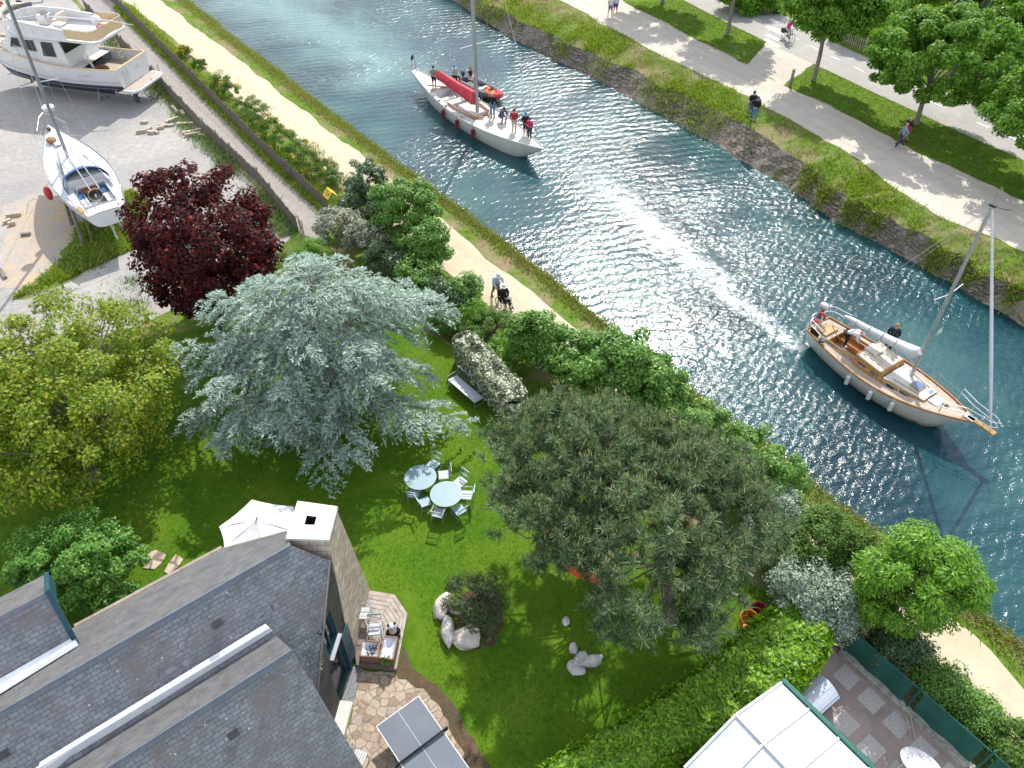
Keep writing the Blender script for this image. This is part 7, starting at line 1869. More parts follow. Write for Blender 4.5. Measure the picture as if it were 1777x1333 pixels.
# ------------------------------------------------------------------ vegetation
def quad_obj(name, V, m, parent=None):
    """V: (N,4,3) array, one small separate face per leaf"""
    N = len(V); me = bpy.data.meshes.new(name)
    me.vertices.add(N * 4); me.vertices.foreach_set('co', np.ascontiguousarray(V, dtype=np.float32).ravel())
    me.loops.add(N * 4); me.loops.foreach_set('vertex_index', np.arange(N * 4, dtype=np.int32))
    me.polygons.add(N); me.polygons.foreach_set('loop_start', np.arange(0, N * 4, 4, dtype=np.int32))
    try: me.polygons.foreach_set('loop_total', np.full(N, 4, dtype=np.int32))
    except Exception: pass
    me.update(calc_edges=True); me.materials.append(m)
    o = bpy.data.objects.new(name, me); C.objects.link(o)
    if parent is not None: o.parent = parent
    return o
def unit(a): return a / np.maximum(np.linalg.norm(a, axis=-1, keepdims=True), 1e-9)
def leaf_quads(p, n, L, W, tdir=None, fold=0.0):
    """diamond leaves at p with normals n; long axis along tdir (projected) or random"""
    N = len(p); t = rng.normal(size=(N, 3)) if tdir is None else tdir + rng.normal(size=(N, 3)) * .25
    t = unit(t - n * np.sum(t * n, 1, keepdims=True)); b = np.cross(n, t)
    L = np.broadcast_to(L, (N,))[:, None]; W = np.broadcast_to(W, (N,))[:, None]
    return np.stack([p - t * L / 2, p + b * W / 2 + t * L * .08, p + t * L / 2, p - b * W / 2 + t * L * .08], 1)
def rand_dirs(n, zmin=-1.0):
    d = unit(rng.normal(size=(n * 3, 3))); d = d[d[:, 2] > zmin][:n]
    while len(d) < n:
        e = unit(rng.normal(size=(n * 3, 3))); d = np.concatenate([d, e[e[:, 2] > zmin]])[:n]
    return d
def crown(radii, nclump, cr, nleaf, L, W, zmin=-.45, hollow=.45, up=.55, lumps=5, seed_shape=None, droop=0.0):
    """leaf clumps spread through an uneven ellipsoid; returns quads and clump centres (local, centre at 0)"""
    radii = np.array(radii, float)
    d = rand_dirs(nclump, zmin)
    lob = rand_dirs(lumps, zmin); amp = rng.uniform(-.30, .28, lumps)
    f = 1 + sum(a * np.clip(d @ l, 0, 1)[:, None] ** 3 for a, l in zip(amp, lob))
    r = (hollow ** 3 + (1 - hollow ** 3) * rng.uniform(0, 1, (nclump, 1))) ** (1 / 3)
    c = d * f * r * radii
    crs = cr * rng.uniform(.65, 1.3, nclump)
    ci = rng.integers(0, nclump, nleaf) if False else np.repeat(np.arange(nclump), max(1, nleaf // nclump))
    n = len(ci); ld = rand_dirs(n, -.8); rr = rng.uniform(.25, 1, (n, 1)) ** .6
    p = c[ci] + ld * rr * crs[ci][:, None] * np.array([1, 1, .75])
    nm = unit(ld * .55 + np.array([0, 0, up]) + unit(c[ci] / radii) * .35 + rng.normal(size=(n, 3)) * .38)
    s = rng.uniform(.7, 1.3, n)
    td = unit(ld + np.array([0, 0, -droop])) if droop else None
    return leaf_quads(p, nm, L * s, W * s, td), c
def limbs(q, base, c, trunk_r, nl, z_split, jitter=.25):
    """tapered trunk with limbs reaching some of the clumps"""
    top = base + Vector((random.uniform(-.2, .2), random.uniform(-.2, .2), z_split))
    q.tube([base, base.lerp(top, .5) + Vector((random.uniform(-.06, .06), random.uniform(-.06, .06), 0)), top], [trunk_r * 1.25, trunk_r, trunk_r * .8], 8)
    for k in rng.choice(len(c), min(nl, len(c)), replace=False):
        e = Vector(c[k]); m_ = top.lerp(e, .5) + Vector((random.uniform(-jitter, jitter), random.uniform(-jitter, jitter), random.uniform(0, jitter)))
        q.tube([top - Vector((0, 0, random.uniform(0, .3 * z_split))), m_, e], [trunk_r * .45, trunk_r * .25, .012], 5)
BARK = mat('bark', [(.09, .075, .06), (.2, .17, .14)], 6, .9, .6, 30)
BARKG = mat('grey_bark', [(.12, .12, .11), (.22, .22, .20)], 6, .9, .5, 30)
BARKP = mat('pale_bark', [(.16, .145, .12), (.3, .27, .235)], 6, .9, .5, 30)
BARKR = mat('pine_bark', [(.13, .10, .085), (.26, .21, .18)], 6, .9, .6, 30)
def broad_tree(name, label, cat, base, crown_c, radii, nclump, cr, nleaf, L, W, m, bark=BARK, trunk_r=.14, nl=14, group=None, **kw):
    """base: ground point; crown_c: centre of the crown in world space"""
    root = thing(name, label, cat, base, 0, group); off = np.array(crown_c) - np.array(base)
    k_ = 1.7 if name in ('shrub', 'small_tree') else 1.0; V, c = crown(radii, nclump, cr, int(nleaf * k_), L * (.78 if k_ > 1 else 1), W * (.78 if k_ > 1 else 1), **kw)
    quad_obj('crown', V + off, m, root)
    q = MB(); limbs(q, Vector((0, 0, -.05)), c + off, trunk_r, nl, max(.3, off[2] - radii[2] * .55)); q.build('trunk', bark, root, smooth='auto')
    return root

LM_maple = leafmat('copper_maple_leaf', [(.022, .006, .010), (.050, .010, .013), (.11, .018, .016), (.25, .036, .02)], [0, .5, .85, 1], .3, .6, .15)
LM_lime = leafmat('lime_leaf', [(.12, .20, .014), (.19, .28, .018), (.27, .34, .025), (.38, .35, .045)], [0, .4, .78, 1], .42, .5)
LM_gloss = leafmat('glossy_leaf', [(.05, .16, .02), (.10, .25, .032), (.17, .35, .06), (.30, .46, .13)], [0, .4, .8, 1], .35, .5, .3)
LM_cedar = leafmat('blue_cedar_needles', [(.15, .235, .185), (.245, .345, .28), (.35, .445, .37), (.47, .55, .47)], [0, .4, .8, 1], .22, .6, .3)
LM_pine = leafmat('pine_needles', [(.06, .115, .042), (.11, .18, .072), (.175, .25, .115), (.27, .33, .18)], [0, .4, .8, 1], .2, .5, .4)
LM_candle = leafmat('pine_candle', [(.20, .24, .09), (.32, .33, .15), (.44, .39, .22)], None, .2, .7)
LM_green = leafmat('shrub_leaf', [(.05, .15, .018), (.10, .235, .028), (.16, .32, .045), (.26, .40, .08)], [0, .4, .8, 1], .35, .45, .45)
LM_dark = leafmat('dark_shrub_leaf', [(.022, .06, .02), (.045, .11, .035), (.08, .16, .055), (.16, .23, .12)], [0, .4, .85, 1], .3, .4, .5)
LM_var = leafmat('white_flowered_leaf', [(.04, .085, .03), (.13, .19, .10), (.40, .41, .31), (.60, .59, .49)], [0, .35, .6, 1], .25, .6)
LM_cream = leafmat('cream_flower_cluster', [(.05, .10, .035), (.15, .22, .09), (.52, .52, .40), (.68, .67, .56)], [0, .38, .55, 1], .3, .6)
LM_silver = leafmat('silver_leaf', [(.08, .15, .08), (.20, .29, .19), (.34, .42, .33), (.50, .56, .48)], [0, .35, .7, 1], .25, .5)
LM_hedge = leafmat('laurel_hedge_leaf', [(.06, .17, .008), (.13, .29, .014), (.22, .40, .022), (.36, .50, .04)], [0, .35, .75, 1], .40, .45, .35)
LM_bright = leafmat('bright_tree_leaf', [(.05, .16, .010), (.11, .27, .015), (.19, .37, .024), (.29, .44, .04)], [0, .4, .8, 1], .38, .45)
LM_street = leafmat('plane_leaf', [(.06, .16, .016), (.11, .25, .024), (.18, .34, .035), (.28, .43, .06)], [0, .4, .8, 1], .45, .55, .25)
LM_gorse = leafmat('gorse_leaf', [(.03, .095, .013), (.07, .16, .02), (.12, .22, .032), (.18, .27, .04)], [0, .4, .8, 1], .3, .6)
LM_yellow = leafmat('gorse_flower', [(.6, .36, .005), (.72, .48, .01)], None, .3, .7)
LM_juniper = leafmat('juniper_leaf', [(.03, .06, .02), (.06, .10, .03), (.10, .14, .05)], None, .25, .6)
LM_weed = leafmat('weed_leaf', [(.07, .14, .03), (.12, .21, .045), (.19, .27, .08), (.28, .33, .16)], None, .3, .6)
LM_tall = leafmat('bank_grass_blade', [(.10, .19, .012), (.17, .28, .022), (.28, .36, .045), (.42, .38, .14)], [0, .4, .75, 1], .4, .7)
LM_straw = leafmat('dry_grass_blade', [(.16, .17, .04), (.28, .22, .09), (.36, .28, .14), (.22, .24, .05)], None, .35, .8)
LM_lawn = leafmat('lawn_blade', [(.045, .12, .005), (.075, .165, .006), (.11, .20, .010), (.16, .22, .025)], [0, .4, .8, 1], .4, .7)

# copper maple, lime tree, glossy shrub
cm = G(352, 445, 4.0); broad_tree('copper_maple', 'dark copper red maple standing between yard and lawn', 'tree', (cm[0] - .1, cm[1] - .4, 0), (cm[0] + .1, cm[1] + .1, 4.1), (3.35, 3.4, 3.3), 230, .55, 34000, .17, .13, LM_maple, trunk_r=.2, nl=40, zmin=-.75, hollow=.35)
yl = G(112, 690, 3.6); broad_tree('lime_tree', 'pale yellow green spreading tree at the left over the lawn', 'tree', (yl[0] + .3, yl[1] - 1.0, 0), (yl[0] - .4, yl[1] + .1, 3.5), (4.4, 4.7, 3.3), 330, .58, 44000, .15, .09, LM_lime, BARKP, .22, 90, zmin=-.7, hollow=.2, droop=.3)
sh_ = G(132, 978, 1.4); broad_tree('glossy_shrub', 'rounded glossy green shrub beside the teal gable of the house', 'shrub', (sh_[0], sh_[1], 0), (sh_[0], sh_[1], 1.25), (2.4, 1.8, 1.45), 190, .30, 24000, .15, .055, LM_gloss, trunk_r=.09, nl=20, zmin=-.5, hollow=.5)

# blue cedar
def cedar():
    cx_, cy_ = G(585, 650, 3.0); cx_ -= .2
    root = thing('blue_cedar', 'large silvery blue cedar with drooping layered branches', 'tree', (cx_, cy_, 0))
    q = MB(); top = Vector((-.2, .5, 7.6))
    q.tube([(0, 0, -.05), (.05, .1, 2), (-.1, .2, 4.2), top], [.24, .20, .12, .02], 9)
    quads = []
    nb = 76
    for i in range(nb):
        f = (i + .5) / nb; z0 = 1.2 + 6.3 * f ** .92; az = i * 2.39996 + rng.uniform(-.3, .3)
        Lb_ = (6.2 * (1 - f) ** .55 + .5) * rng.uniform(.48, 1.2)
        if math.sin(az) < -.2: Lb_ *= .70
        if math.cos(az) < -.4: Lb_ *= 1.16
        if math.sin(az) > .5: Lb_ *= .95
        rise = rng.uniform(.12, .34) if f < .7 else .38
        P0 = np.array([-.1 * f, .3 * f, z0]); dirv = np.array([math.cos(az), math.sin(az), 0]); sidev = np.array([-dirv[1], dirv[0], 0])
        n = 12; ts = np.linspace(0, 1, n)
        curve = P0 + np.outer(ts * Lb_, dirv) + np.outer(ts * Lb_ * rise - 0.38 * Lb_ * rise * 2.6 * ts ** 2.2, [0, 0, 1]) + np.outer(np.sin(ts * 3 + az) * .15, sidev)
        q.tube([Vector(p) for p in curve[::2]] + [Vector(curve[-1])], list(np.linspace(.06 * (1 - f * .6), .010, 7)), 5)
        nlat = int(Lb_ * 8.2)
        for k in range(nlat):
            t = rng.uniform(.16, 1.0); j = t * (n - 1); j0 = int(min(j, n - 2)); p = curve[j0] + (curve[j0 + 1] - curve[j0]) * (j - j0)
            sgn = 1 if k % 2 else -1
            ll = (1.30 * math.sin(math.pi * min(1, (t * .80 + .12))) + .25) * rng.uniform(.6, 1.15) * (.55 + .45 * Lb_ / 6)
            ld = unit((sidev * sgn * rng.uniform(.5, 1) + dirv * rng.uniform(.5, 1.0))[None])[0]
            m = int(ll * 26) + 4
            tt = np.linspace(.04, 1, m)[:, None]
            lp = p + ld * ll * tt + np.array([0, 0, 1]) * (.05 * np.sin(tt * 3) - .45 * ll * tt ** 1.8)
            lp = lp + rng.normal(size=lp.shape) * .03
            lperp = np.cross(ld, [0, 0, 1])
            sg = np.where(rng.random((m, 1)) < .5, -1, 1)
            td = unit(ld * .7 + lperp * sg * rng.uniform(.3, 1.0, (m, 1)) + np.array([0, 0, -.30]) * rng.uniform(.2, 1.6, (m, 1)))
            nm = unit(np.array([0, 0, 1.0]) + rng.normal(size=(m, 3)) * .38)
            s = rng.uniform(.7, 1.3, m)
            quads.append(leaf_quads(lp + td * .06, nm, (.23 * s), (.058 * s), td))
    V = np.concatenate(quads)
    quad_obj('crown', V, LM_cedar, root)
    q.build('trunk', BARKG, root, smooth='auto')
    return len(V)
ncedar = cedar()

# big pine with two trunks
def pine():
    bx, by = G(1120, 1010, 1.5)
    root = thing('big_pine', 'large dark pine with pale candles and twisting bare limbs', 'tree', (bx, by, 0))
    q = MB(); c0 = Vector(G3(1095, 905, 4.6)) - Vector((bx, by, 0))
    tr = []
    def limb(pts, r0, r1): q.tube(pts, list(np.linspace(r0, r1, len(pts))), 8)
    b0 = Vector((.9, -.6, -.05)); limb([b0, b0 + Vector((-.15, .1, 1.6)), Vector((.5, .4, 3.0)), Vector((.9, 1.2, 4.6)), Vector((.8, 1.6, 6.2))], .24, .08)
    b1_ = Vector((-1.3, .9, -.05)); limb([b1_, b1_ + Vector((.1, .2, 1.4)), Vector((-1.5, 1.5, 2.8)), Vector((-1.2, 2.2, 4.4)), Vector((-1.5, 2.6, 6.0))], .22, .08)
    forks = [Vector((.7, .9, 3.6)), Vector((.5, .4, 2.4)), Vector((-1.5, 1.5, 2.5)), Vector((-1.2, 2.0, 3.6)), Vector((.85, 1.3, 4.2)), Vector((-1.4, 2.4, 4.2))]
    tuft_c, tuft_a = [], []
    R_ = np.array([4.65, 4.75, 2.8]); cc = np.array(c0) + np.array([-.10, .45, -.2])
    nbr = 300
    d = rand_dirs(nbr, -.50); rr = (.50 ** 3 + (1 - .50 ** 3) * rng.uniform(0, 1, (nbr, 1))) ** (1 / 3)
    az = np.arctan2(d[:, 1], d[:, 0]); lobes = 1 + .09 * np.sin(3 * az + .8) + .06 * np.sin(5 * az + 2.2) - .42 * np.exp(-((np.mod(az + 2 * np.pi, 2 * np.pi) - 3.95) / .50) ** 2) - .16 * np.exp(-((np.mod(az + 2 * np.pi, 2 * np.pi) - .75) / .45) ** 2)
    tips = cc + d * rr * R_ * lobes[:, None]
    for bi, e in enumerate(tips):
        ev = Vector(e); fk = min(forks, key=lambda f: (f - ev).length + random.uniform(0, 2.0))
        if bi % 3 == 0:
            m_ = fk.lerp(ev, .5) + Vector((random.uniform(-.5, .5), random.uniform(-.5, .5), random.uniform(-1.2, -.4)))
            m2_ = fk.lerp(ev, .8) + Vector((random.uniform(-.3, .3), random.uniform(-.3, .3), random.uniform(-.9, -.3)))
            limb([fk + Vector((0, 0, -.5)), m_, m2_, ev], .038, .010)
        for k in range(rng.integers(6, 12)):
            o_ = unit(rng.normal(size=(1, 3)))[0] * rng.uniform(.12, .78); o_[2] = abs(o_[2]) * .55
            tp_ = e + o_; tuft_c.append(tp_); tuft_a.append(unit((o_ * .6 + np.array([0, 0, .55]))[None])[0])
            if k < 3: q.tube([ev, Vector(tp_)], [.013, .006], 4)
    for k in range(14):     # bare dead twigs
        e = Vector(tips[rng.integers(0, nbr)]); q.tube([e.lerp(Vector(forks[0]), .5), e + Vector((random.uniform(-.8, .8), random.uniform(-1.0, .2), random.uniform(-.3, .3)))], [.025, .006], 5)
    for pts in ([(1390 - 0, 0)],): pass
    # two long bare limbs towards the camera
    for (p0, p1, p2) in (((1160, 1065), (1190, 1090), (1245, 1170)), ((1210, 1065), (1240, 1085), (1270, 1100)), ((895, 880), (860, 884), (822, 882))):
        a, b, c = [Vector(G3(*p, 2.6)) - Vector((bx, by, 0)) for p in (p0, p1, p2)]; limb([a + Vector((0, .3, .5)), a, b, c], .045, .012)
    c = np.array(tuft_c); a = np.array(tuft_a); T = len(c); NN = 50
    ci = np.repeat(np.arange(T), NN); n = len(ci)
    dd = unit(rng.normal(size=(n, 3)) + a[ci] * .55)
    Ln = rng.uniform(.19, .30, n)
    p = c[ci] + dd * Ln[:, None] * .5 - a[ci] * (rng.uniform(0, .22, n)[:, None])
    nm = unit(np.cross(dd, rng.normal(size=(n, 3))))
    t = dd; b = np.cross(nm, t); W = .026 * rng.uniform(.7, 1.3, n)[:, None]; L = Ln[:, None]
    V = np.stack([p - t * L / 2 - b * W * .4, p - t * L / 2 + b * W * .4, p + t * L / 2 + b * W * .3, p + t * L / 2 - b * W * .3], 1)
    quad_obj('crown', V, LM_pine, root)
    # candles: upright pale shoots on the upper tufts
    sel = np.where(c[:, 2] > np.quantile(c[:, 2], .35))[0]
    pts = []
    for i in sel:
        if rng.random() < .55:
            for k in range(rng.integers(1, 5)):
                o_ = np.array([rng.normal() * .07, rng.normal() * .07, .05]); h = rng.uniform(.10, .22); w = .017
                b_ = c[i] + o_ + a[i] * .05; tpz = b_ + np.array([rng.normal() * .02, rng.normal() * .02, h])
                for ang in (0, 1.57):
                    s = np.array([math.cos(ang), math.sin(ang), 0]) * w; pts.append([b_ - s, b_ + s, tpz + s * .6, tpz - s * .6])
    quad_obj('candles', np.array(pts), LM_candle, root)
    q.build('trunk', BARKR, root, smooth='auto')
    return T
npine = pine()

# shrubs and small trees along the canal side of the garden: centre px, height of the centre, radii
def shrub(label, px, py, zc, rad, m, nleaf, L, W, name='shrub', cat='shrub', cr=.3, nclump=70, group='shrubs along the towpath', **kw):
    x, y = G(px, py, zc); kw.setdefault('zmin', -.6); kw.setdefault('hollow', .45)
    return broad_tree(name, label, cat, (x, y, 0), (x, y, zc), rad, nclump, cr, nleaf, L, W, m, trunk_r=.06, nl=12, group=group, **kw)
shrub('dark green shrub beside the yellow sign at the end of the gorse', 637, 322, 1.9, (1.25, 1.2, 1.7), LM_dark, 6000, .16, .09)
shrub('white flowered shrub below the yellow sign at the lane end', 590, 385, 1.2, (1.35, 1.2, 1.0), LM_var, 6500, .13, .085)
shrub('white flowered shrub behind the cedar top beside dark foliage', 640, 415, 1.3, (1.7, 1.3, 1.1), LM_var, 6500, .13, .085)
shrub('dark leafed shrub with grey bloom between sign and bright green tree', 630, 360, 1.2, (1.5, 1.2, 1.2), LM_dark, 5000, .15, .085)
shrub('tall bright green shrub beside the towpath above the cedar', 702, 372, 2.2, (1.75, 1.6, 1.9), LM_green, 11000, .19, .12, 'small_tree', 'tree', .4, 90)
shrub('bright green shrub leaning over the towpath below the tall one', 745, 425, 1.7, (1.35, 1.2, 1.4), LM_green, 7000, .18, .11, 'small_tree', 'tree', .36, 70)
shrub('small round clipped dark green bush near the copper maple', 538, 440, .9, (1.0, .9, .8), LM_bright, 5500, .09, .05)
shrub('low bright green bush beside the round clipped one', 516, 462, .5, (.55, .5, .45), LM_hedge, 2000, .09, .05)
shrub('open green shrub at the towpath edge behind the wheelchair', 806, 512, 1.0, (.95, .85, 1.2), LM_green, 3600, .16, .09)
shrub('dark green shrub between cedar and towpath', 775, 520, 1.0, (1.0, .9, 1.0), LM_dark, 3800, .14, .08)
shrub('mid green bush filling the gap right of the cedar top', 722, 478, 1.0, (1.3, 1.1, 1.0), LM_green, 5200, .16, .09)
shrub('dark bush behind the white flowered shrubs above the cedar', 672, 448, 1.1, (1.3, 1.1, 1.0), LM_dark, 4600, .14, .08)
shrub('yellow green bush at the towpath edge left of the wheelchair', 822, 548, .8, (.9, .8, .8), LM_bright, 3200, .13, .06)
shrub('low olive bush between the cedar tips and the flowering hedge', 782, 556, .7, (1.0, .9, .7), LM_gorse, 3600, .14, .06)
shrub('low pale green ground shrub in front of the wheelchair', 853, 572, .7, (1.35, 1.1, .7), LM_gorse, 6500, .14, .05)
shrub('yellow green low shrub at the edge of the towpath', 890, 607, .8, (1.15, .9, .7), LM_bright, 4500, .13, .06)
shrub('broad green shrub beside the towpath above the pine', 945, 595, 1.7, (1.7, 1.35, 1.65), LM_green, 9000, .19, .12, cr=.38)
shrub('green shrub touching the glittering water beside the pine', 1020, 628, 1.6, (1.5, 1.2, 1.4), LM_green, 7500, .19, .12, cr=.38)
shrub('large bright green shrub directly above the pine top', 1075, 650, 2.4, (2.1, 1.6, 2.2), LM_green, 11000, .20, .13, 'small_tree', 'tree', .4, 90)
shrub('bright green shrub at the right of the pine top by the bank', 1133, 690, 2.0, (1.5, 1.25, 1.8), LM_green, 7000, .19, .12, cr=.36)
shrub('loose olive green shrub right of the pine near the water', 1222, 757, 1.5, (1.45, 1.15, 1.4), LM_green, 8000, .13, .065)
shrub('mid green shrub on the bank between pine and water', 1285, 800, 1.6, (1.5, 1.2, 1.5), LM_green, 7000, .15, .085)
shrub('grey green shrub on the bank right of the pine', 1335, 848, 1.6, (1.4, 1.2, 1.5), LM_green, 6500, .14, .08)
shrub('silvery flecked shrub where the towpath shows right of the pine', 1345, 905, 1.3, (1.1, 1.0, 1.2), LM_silver, 5000, .12, .07)
shrub('dark olive shrub beside the bright round tree', 1430, 945, 1.7, (1.75, 1.4, 1.5), LM_gorse, 9500, .13, .07, cr=.36, nclump=90)
shrub('shaded dark shrub under the bright round tree', 1475, 1010, 1.2, (1.4, 1.2, 1.2), LM_dark, 6500, .13, .07)
shrub('pinkish white flowered shrub between pine and bright tree', 1400, 990, 1.3, (.8, .7, .8), LM_var, 2800, .11, .07)
shrub('white variegated shrub at the head of the clipped hedge', 1430, 1050, 1.6, (1.15, .95, 1.0), LM_silver, 7500, .13, .065)
shrub('silvery variegated shrub above the clipped hedge', 1395, 1022, 1.7, (.9, .8, .8), LM_silver, 4800, .13, .065)
shrub('small white variegated shrub beside the green screen post', 1458, 1075, 1.3, (.6, .6, .8), LM_silver, 3000, .12, .06)
shrub('low dark shrub outside the green screen near its first post', 1556, 1126, .8, (1.1, .9, .8), LM_dark, 4500, .13, .07)
shrub('low green shrub outside the middle of the green screen', 1640, 1192, .7, (.9, .8, .65), LM_green, 4000, .13, .07)
shrub('low green shrub where the sandy path meets the screen', 1700, 1245, .7, (.8, .7, .6), LM_green, 3600, .13, .07)
shrub('green shrub in the bottom right corner by the screen', 1772, 1300, .9, (.9, .8, .8), LM_gorse, 4600, .14, .07)
shrub('pale olive shrub close to the water above the right side of the pine', 1180, 722, 1.3, (1.2, 1.0, 1.1), LM_green, 5500, .16, .09)
shrub('low leafy bush between towpath and pine', 1160, 735, .7, (.9, .8, .6), LM_bright, 3000, .13, .06)
x, y = G(1592, 1000, 3.2)
broad_tree('round_tree', 'bright green rounded tree overhanging the towpath at lower right', 'tree', (x - .2, y - .1, 0), (x, y + .05, 3.0), (1.75, 1.7, 1.85), 110, .42, 30000, .15, .05, LM_bright, BARK, .14, 26, zmin=-.6, hollow=.45, droop=.5, up=.75)
x, y = G(822, 1045, .7)
broad_tree('juniper', 'open dark juniper shrub growing among the pale boulders', 'shrub', (x + .3, y - .2, 0), (x, y, .85), (1.15, 1.05, .65), 60, .26, 5200, .10, .035, LM_juniper, BARK, .05, 30, zmin=-.3, hollow=.15)

# hedges: leaves over a box-shaped body following a line
def hedge(label, pts, w, h, m, nl, L, W, dark, rough_=.12):
    root = thing('hedge', label, 'hedge', (pts[0][0], pts[0][1], 0)); o0 = np.array([pts[0][0], pts[0][1], 0])
    q = MB(); P_ = [Vector((p[0], p[1], 0)) - Vector(o0) for p in pts]
    rings = []
    for i, p in enumerate(P_):
        d = (P_[min(i + 1, len(P_) - 1)] - P_[max(i - 1, 0)]).normalized(); n = Vector((-d.y, d.x, 0)); e_ = .45 if i in (0, len(P_) - 1) else 1.0; ww, hh = w[i] * .78 * e_, h * .84 * (.7 if e_ < 1 else 1)
        rings.append([p - n * ww, p - n * ww + Vector((0, 0, hh * .9)), p - n * ww * .6 + Vector((0, 0, hh)), p + n * ww * .6 + Vector((0, 0, hh)), p + n * ww + Vector((0, 0, hh * .9)), p + n * ww])
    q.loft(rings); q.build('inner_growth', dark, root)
    seg = rng.integers(0, len(P_) - 1, nl); t = rng.random(nl); A = np.array([list(p) for p in P_]); d = unit(A[1:] - A[:-1]); nn = np.stack([-d[:, 1], d[:, 0], 0 * d[:, 0]], 1)
    ww = np.array(w); base = A[seg] + (A[seg + 1] - A[seg]) * t[:, None]; wl_ = ww[seg] * (1 - t) + ww[seg + 1] * t
    side = rng.random(nl); u = rng.uniform(-1, 1, nl); z = np.full(nl, h); wob_ = rough_ * np.sin(base[:, 0] * 3.1 + u * 2) * np.cos(base[:, 1] * 2.7 + u * 3)
    out = np.zeros((nl, 3)); top = side < .55
    out[top] = base[top] + nn[seg[top]] * (u[top] * wl_[top])[:, None]; out[top, 2] = h + wob_[top] - .25 * np.abs(u[top]) ** 4 + rng.normal(size=top.sum()) * .05
    sd = ~top; sg = np.where(u[sd] > 0, 1, -1); out[sd] = base[sd] + nn[seg[sd]] * (sg * wl_[sd] * (1 + .08 * rng.normal(size=sd.sum())))[:, None]; out[sd, 2] = h * np.sqrt(rng.random(sd.sum()))
    nm = np.where(top[:, None], np.array([0, 0, 1.0]), nn[seg] * np.where(u > 0, 1, -1)[:, None]); nm = unit(nm + np.array([0, 0, .35]) + rng.normal(size=(nl, 3)) * .42)
    ne = nl // 12; ei = np.where(rng.random(ne) < .5, 0, len(P_) - 1); er = rng.uniform(-1, 1, ne); et = np.where(ei == 0, -1, 1)
    ed_ = d[np.clip(ei, 0, len(d) - 1)]; en = nn[np.clip(ei, 0, len(d) - 1)]; rr_ = np.sqrt(1 - er ** 2 * .7)
    out[:ne] = A[ei] + en * (er * ww[ei])[:, None] + ed_ * (et * rr_ * .38)[:, None]; out[:ne, 2] = h * rng.random(ne) ** .7; nm[:ne] = unit(ed_ * et[:, None] + en * er[:, None] * .5 + np.array([0, 0, .5]) + rng.normal(size=(ne, 3)) * .4)
    s = rng.uniform(.7, 1.3, nl)
    quad_obj('foliage', leaf_quads(out, nm, L * s, W * s), m, root); return root
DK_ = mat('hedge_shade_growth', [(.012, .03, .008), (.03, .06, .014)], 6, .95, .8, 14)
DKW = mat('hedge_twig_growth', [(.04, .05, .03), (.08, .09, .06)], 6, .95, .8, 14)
hz = 1.7
hp_ = [G(940, 1395, hz), G(1010, 1345, hz), G(1090, 1300, hz), G(1180, 1245, hz), G(1265, 1195, hz), G(1335, 1140, hz), G(1385, 1095, hz), G(1408, 1068, hz)]
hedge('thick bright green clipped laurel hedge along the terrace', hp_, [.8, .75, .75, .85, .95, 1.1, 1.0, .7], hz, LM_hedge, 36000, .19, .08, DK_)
hz = 1.5
hp_ = [G(806, 585, hz), G(830, 610, hz), G(855, 640, hz), G(880, 668, hz), G(895, 690, hz)]
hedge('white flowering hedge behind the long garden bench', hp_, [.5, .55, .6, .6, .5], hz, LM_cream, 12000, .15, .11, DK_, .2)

# gorse bushes along the lane fence
for k, (px, py, r, lab) in enumerate([(322, 92, .55, 'gorse bush with yellow flowers furthest up the lane'), (345, 112, .45, 'small gorse tuft below the furthest one'), (385, 146, .9, 'dark gorse bush with few flowers, second group'), (398, 158, .7, 'gorse bush with yellow tips beside the second group'), (430, 186, .8, 'dark gorse bush level with the manhole'), (447, 205, .8, 'brownish gorse bush below the manhole'), (470, 226, .8, 'green gorse bush in the middle of the strip'), (492, 246, .85, 'gorse bush with yellow flowers in the middle strip'), (515, 262, .8, 'green gorse bush near the lower end'), (532, 282, .85, 'gorse bush thick with yellow flowers by the fence'), (556, 295, .8, 'gorse bush with yellow flowers nearest the sign'), (577, 312, .7, 'tall green bush beside the sign')]):
    x, y = G(px, py, r * .6); root = thing('gorse_bush', lab, 'bush', (x, y, 0), 0, 'gorse bushes beside the lane fence')
    V, c = crown((r * 1.15, r * 1.15, r * .9), 26, .26 * r / .8, 2600, .16, .03, zmin=-.3, hollow=.3, up=.3); V[:, :, 2] += r * .75; quad_obj('foliage', V, LM_gorse, root)
    if 'yellow' in lab or k % 3 == 0:
        sel = rng.choice(len(c), 9 if 'thick' not in lab else 16); pts = c[sel] + rng.normal(size=(len(sel), 3)) * .05; pp = np.repeat(pts, 22, 0); pp = pp + rng.normal(size=pp.shape) * .12 + np.array([0, 0, r * .75 + .12])
        quad_obj('flowers', leaf_quads(pp, unit(rng.normal(size=pp.shape) + np.array([0, 0, 1.2])), np.full(len(pp), .075), np.full(len(pp), .06)), LM_yellow, root)['kind'] = 'stuff'

# avenue trees on the far bank
gav = 'avenue trees along the cycle lane'
def avenue(label, base, cz, rad, n, dx=0.0, dy=0.0):
    return broad_tree('avenue_tree', label, 'tree', (base[0], base[1], .9), (base[0] + dx, base[1] + dy, cz), rad, 230, .55, int(n * 1.6), .20, .13, LM_street, BARKP, .15, 22, gav, zmin=-.62, hollow=.5, droop=.35)
avenue('avenue tree whose trunk stands by the bollard and crossing', (21.9, 55.9), 6.0, (3.3, 3.2, 2.7), 26000, .5, .1)
avenue('full round avenue tree behind the walker with the red backpack', (26.8, 49.0), 5.2, (3.95, 3.7, 2.95), 32000, .1, -.1)
avenue('avenue tree cut by the right edge of the frame', (30.6, 41.4), 5.2, (4.0, 3.8, 2.9), 26000, .0, -.1)
avenue('avenue tree at the top edge with only trunk and low leaves in view', (17.4, 64.8), 6.6, (4.0, 3.8, 2.9), 20000, .4, .3)
